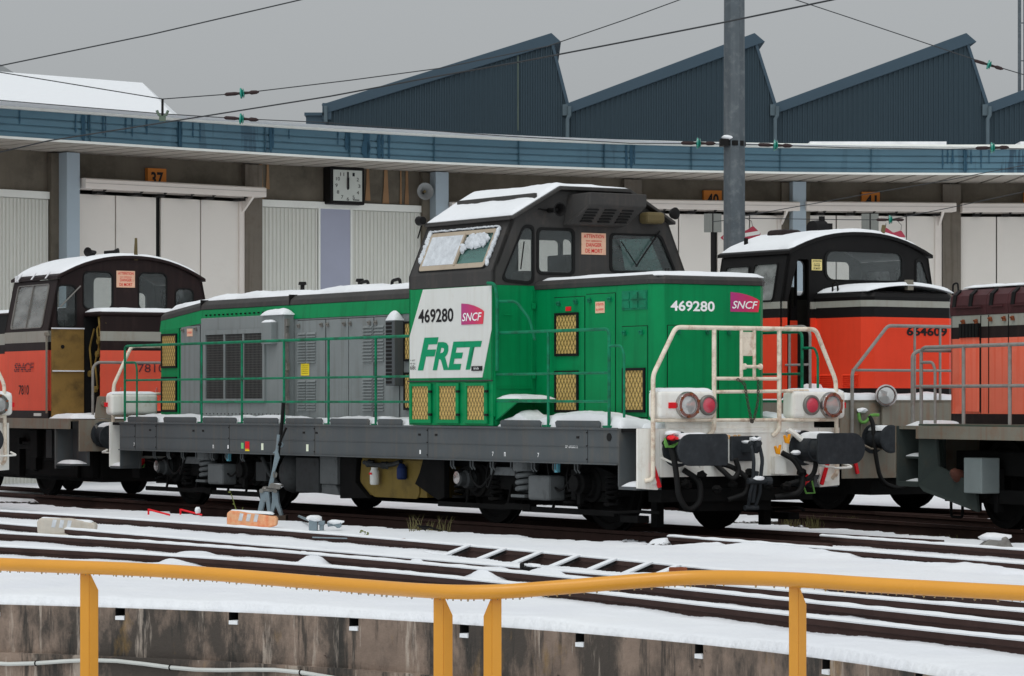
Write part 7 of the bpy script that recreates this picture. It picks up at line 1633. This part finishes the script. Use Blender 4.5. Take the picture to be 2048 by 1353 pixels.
# square plates on posts
for u0,u1,v0,v1,Yp,lab in((1408,1443,428,465,60,'grey square sign back on a black post left of the mast'),(1723,1757,428,466,60,'grey square sign back behind the cab horn at right')):
    s=Yp/F; g=empty('square_sign',((((u0+u1)/2)-1024)*s,Yp,-.1)); tag(g,lab,'sign','grey square signs on black posts'); w=(u1-u0)/2*s; z0=CAM_H+.1+(YH-v1)*s; z1=CAM_H+.1+(YH-v0)*s
    b=MB(); b.box(-w,w,-.02,.02,z0,z1); b.build('sign_plate',mat('sign_grey',C3(104,106,102,K),rough=.5,var=.1,streak=.3),g,bevel=.005); b=MB(); b.box(-.035,.035,.0,.09,0,z0); b.box(-.01,.01,-.03,-.02,z0,z1); b.build('post',BLACK,g)
SR=mat('signal_red',C3(146,56,70,K),rough=.5); SW=mat('signal_white',C3(190,190,186,K))
def hanging(u,v,Yp,pts,bar,label,rods):
    s=Yp/F; o=px(u,v,Yp); g=empty('hanging_sign',o); tag(g,label,'sign','red and white end-of-wire signs'); f=lambda p:((p[0]-u)*s,0,-(p[1]-v)*s)
    b=MB().plate([(f(p)[0],f(p)[2]) for p in pts],[],lambda a,c,d:Vector((a,-d,c)),.012); k=b.build('sign_plate',SR,g)
    b=MB().plate([(f(p)[0],f(p)[2]) for p in bar],[],lambda a,c,d:Vector((a,-.013-d,c)),.004); b.build('white_bar',SW,k)
    b=MB()
    for r_ in rods: b.tube([f(p) for p in r_],.006,5)
    b.build('hanger_rod',STEEL,g)
hanging(1500,470,51,rpoly([(1440,476),(1463,458),(1478,466),(1495,460),(1506,452),(1522,468),(1512,483),(1501,483),(1490,476),(1478,492),(1462,492)],3),[(1446,474),(1519,462),(1520,469),(1447,482)],'red and white scalloped sign hanging beside the mast',[[(1490,436),(1503,443),(1505,453)]])
hanging(1785,470,51,rpoly([(1757,468),(1770,455),(1776,458),(1786,466),(1797,463),(1802,461),(1811,474),(1806,482),(1795,484),(1786,478),(1776,486),(1762,482)],3),[(1758,470),(1812,476),(1811,481),(1759,476)],'red hanging sign mostly hidden behind the black cab roof',[[(1772,447),(1771,456)],[(1793,440),(1803,451),(1802,461)]])
# ================================================================ far-apart pieces become parts of their own
SPLIT='drip_stain frame_girder brake_pipe brake_hose apron rear_mirror spring_cup cab_side_band axlebox bogie_frame brake_rigging brake_cylinder equipment_box step_well windscreen_wiper lifting_eye exhaust_stack horn pivot_pin drain_notch roof_light pale_plate tank_bracket door_jamb roof_joint downpipe stand_leg wire_fitting underbeam_gear door_hinge water_stain snow_cap pipe_bracket rail_guard cab_interior fuel_pump kick_plate clamp wire_clamp lever_bracket snow_patch snow_strip louvre_band roof_slot underframe_fill hanger_rod header_seam cab_door battery_box engine_block weight_foot crank_post notch_snow'.split()
def split_far(o,gap=.03,most=40):
    me=o.data; nv=len(me.vertices); par=list(range(nv))
    def fd(a):
        while par[a]!=a: par[a]=par[par[a]]; a=par[a]
        return a
    for e in me.edges:
        a,c=fd(e.vertices[0]),fd(e.vertices[1])
        if a!=c: par[a]=c
    co=np.empty(nv*3); me.vertices.foreach_get('co',co); co=co.reshape(-1,3); root=np.array([fd(i) for i in range(nv)]); ids=np.unique(root)
    if len(ids)<2 or len(ids)>400: return
    lo=np.array([co[root==i].min(0) for i in ids]); hi=np.array([co[root==i].max(0) for i in ids]); grp=list(range(len(ids)))
    def fg(a):
        while grp[a]!=a: a=grp[a]
        return a
    for i in range(len(ids)):
        hit=np.where(((lo-gap<=hi[i])&(hi+gap>=lo[i])).all(1))[0]
        for j in hit:
            a,c=fg(i),fg(int(j))
            if a!=c: grp[a]=c
    G=sorted(set(fg(i) for i in range(len(ids))))
    if len(G)<2 or len(G)>most: return
    gid={int(r):fg(k) for k,r in enumerate(ids)}; vg=np.array([gid[int(r)] for r in root])
    for k,gk in enumerate(G):
        if k==0: continue
        b=bmesh.new(); b.from_mesh(me); b.verts.ensure_lookup_table(); bmesh.ops.delete(b,geom=[v for v in b.verts if vg[v.index]!=gk],context='VERTS')
        m2=me.copy(); b.to_mesh(m2); b.free(); c=o.copy(); c.data=m2; COL.objects.link(c)
    b=bmesh.new(); b.from_mesh(me); b.verts.ensure_lookup_table(); bmesh.ops.delete(b,geom=[v for v in b.verts if vg[v.index]!=G[0]],context='VERTS'); b.to_mesh(me); b.free()
for o in [o for o in list(COL.objects) if o.type=='MESH' and o.name.split('.')[0] in SPLIT and not o.children]: split_far(o)
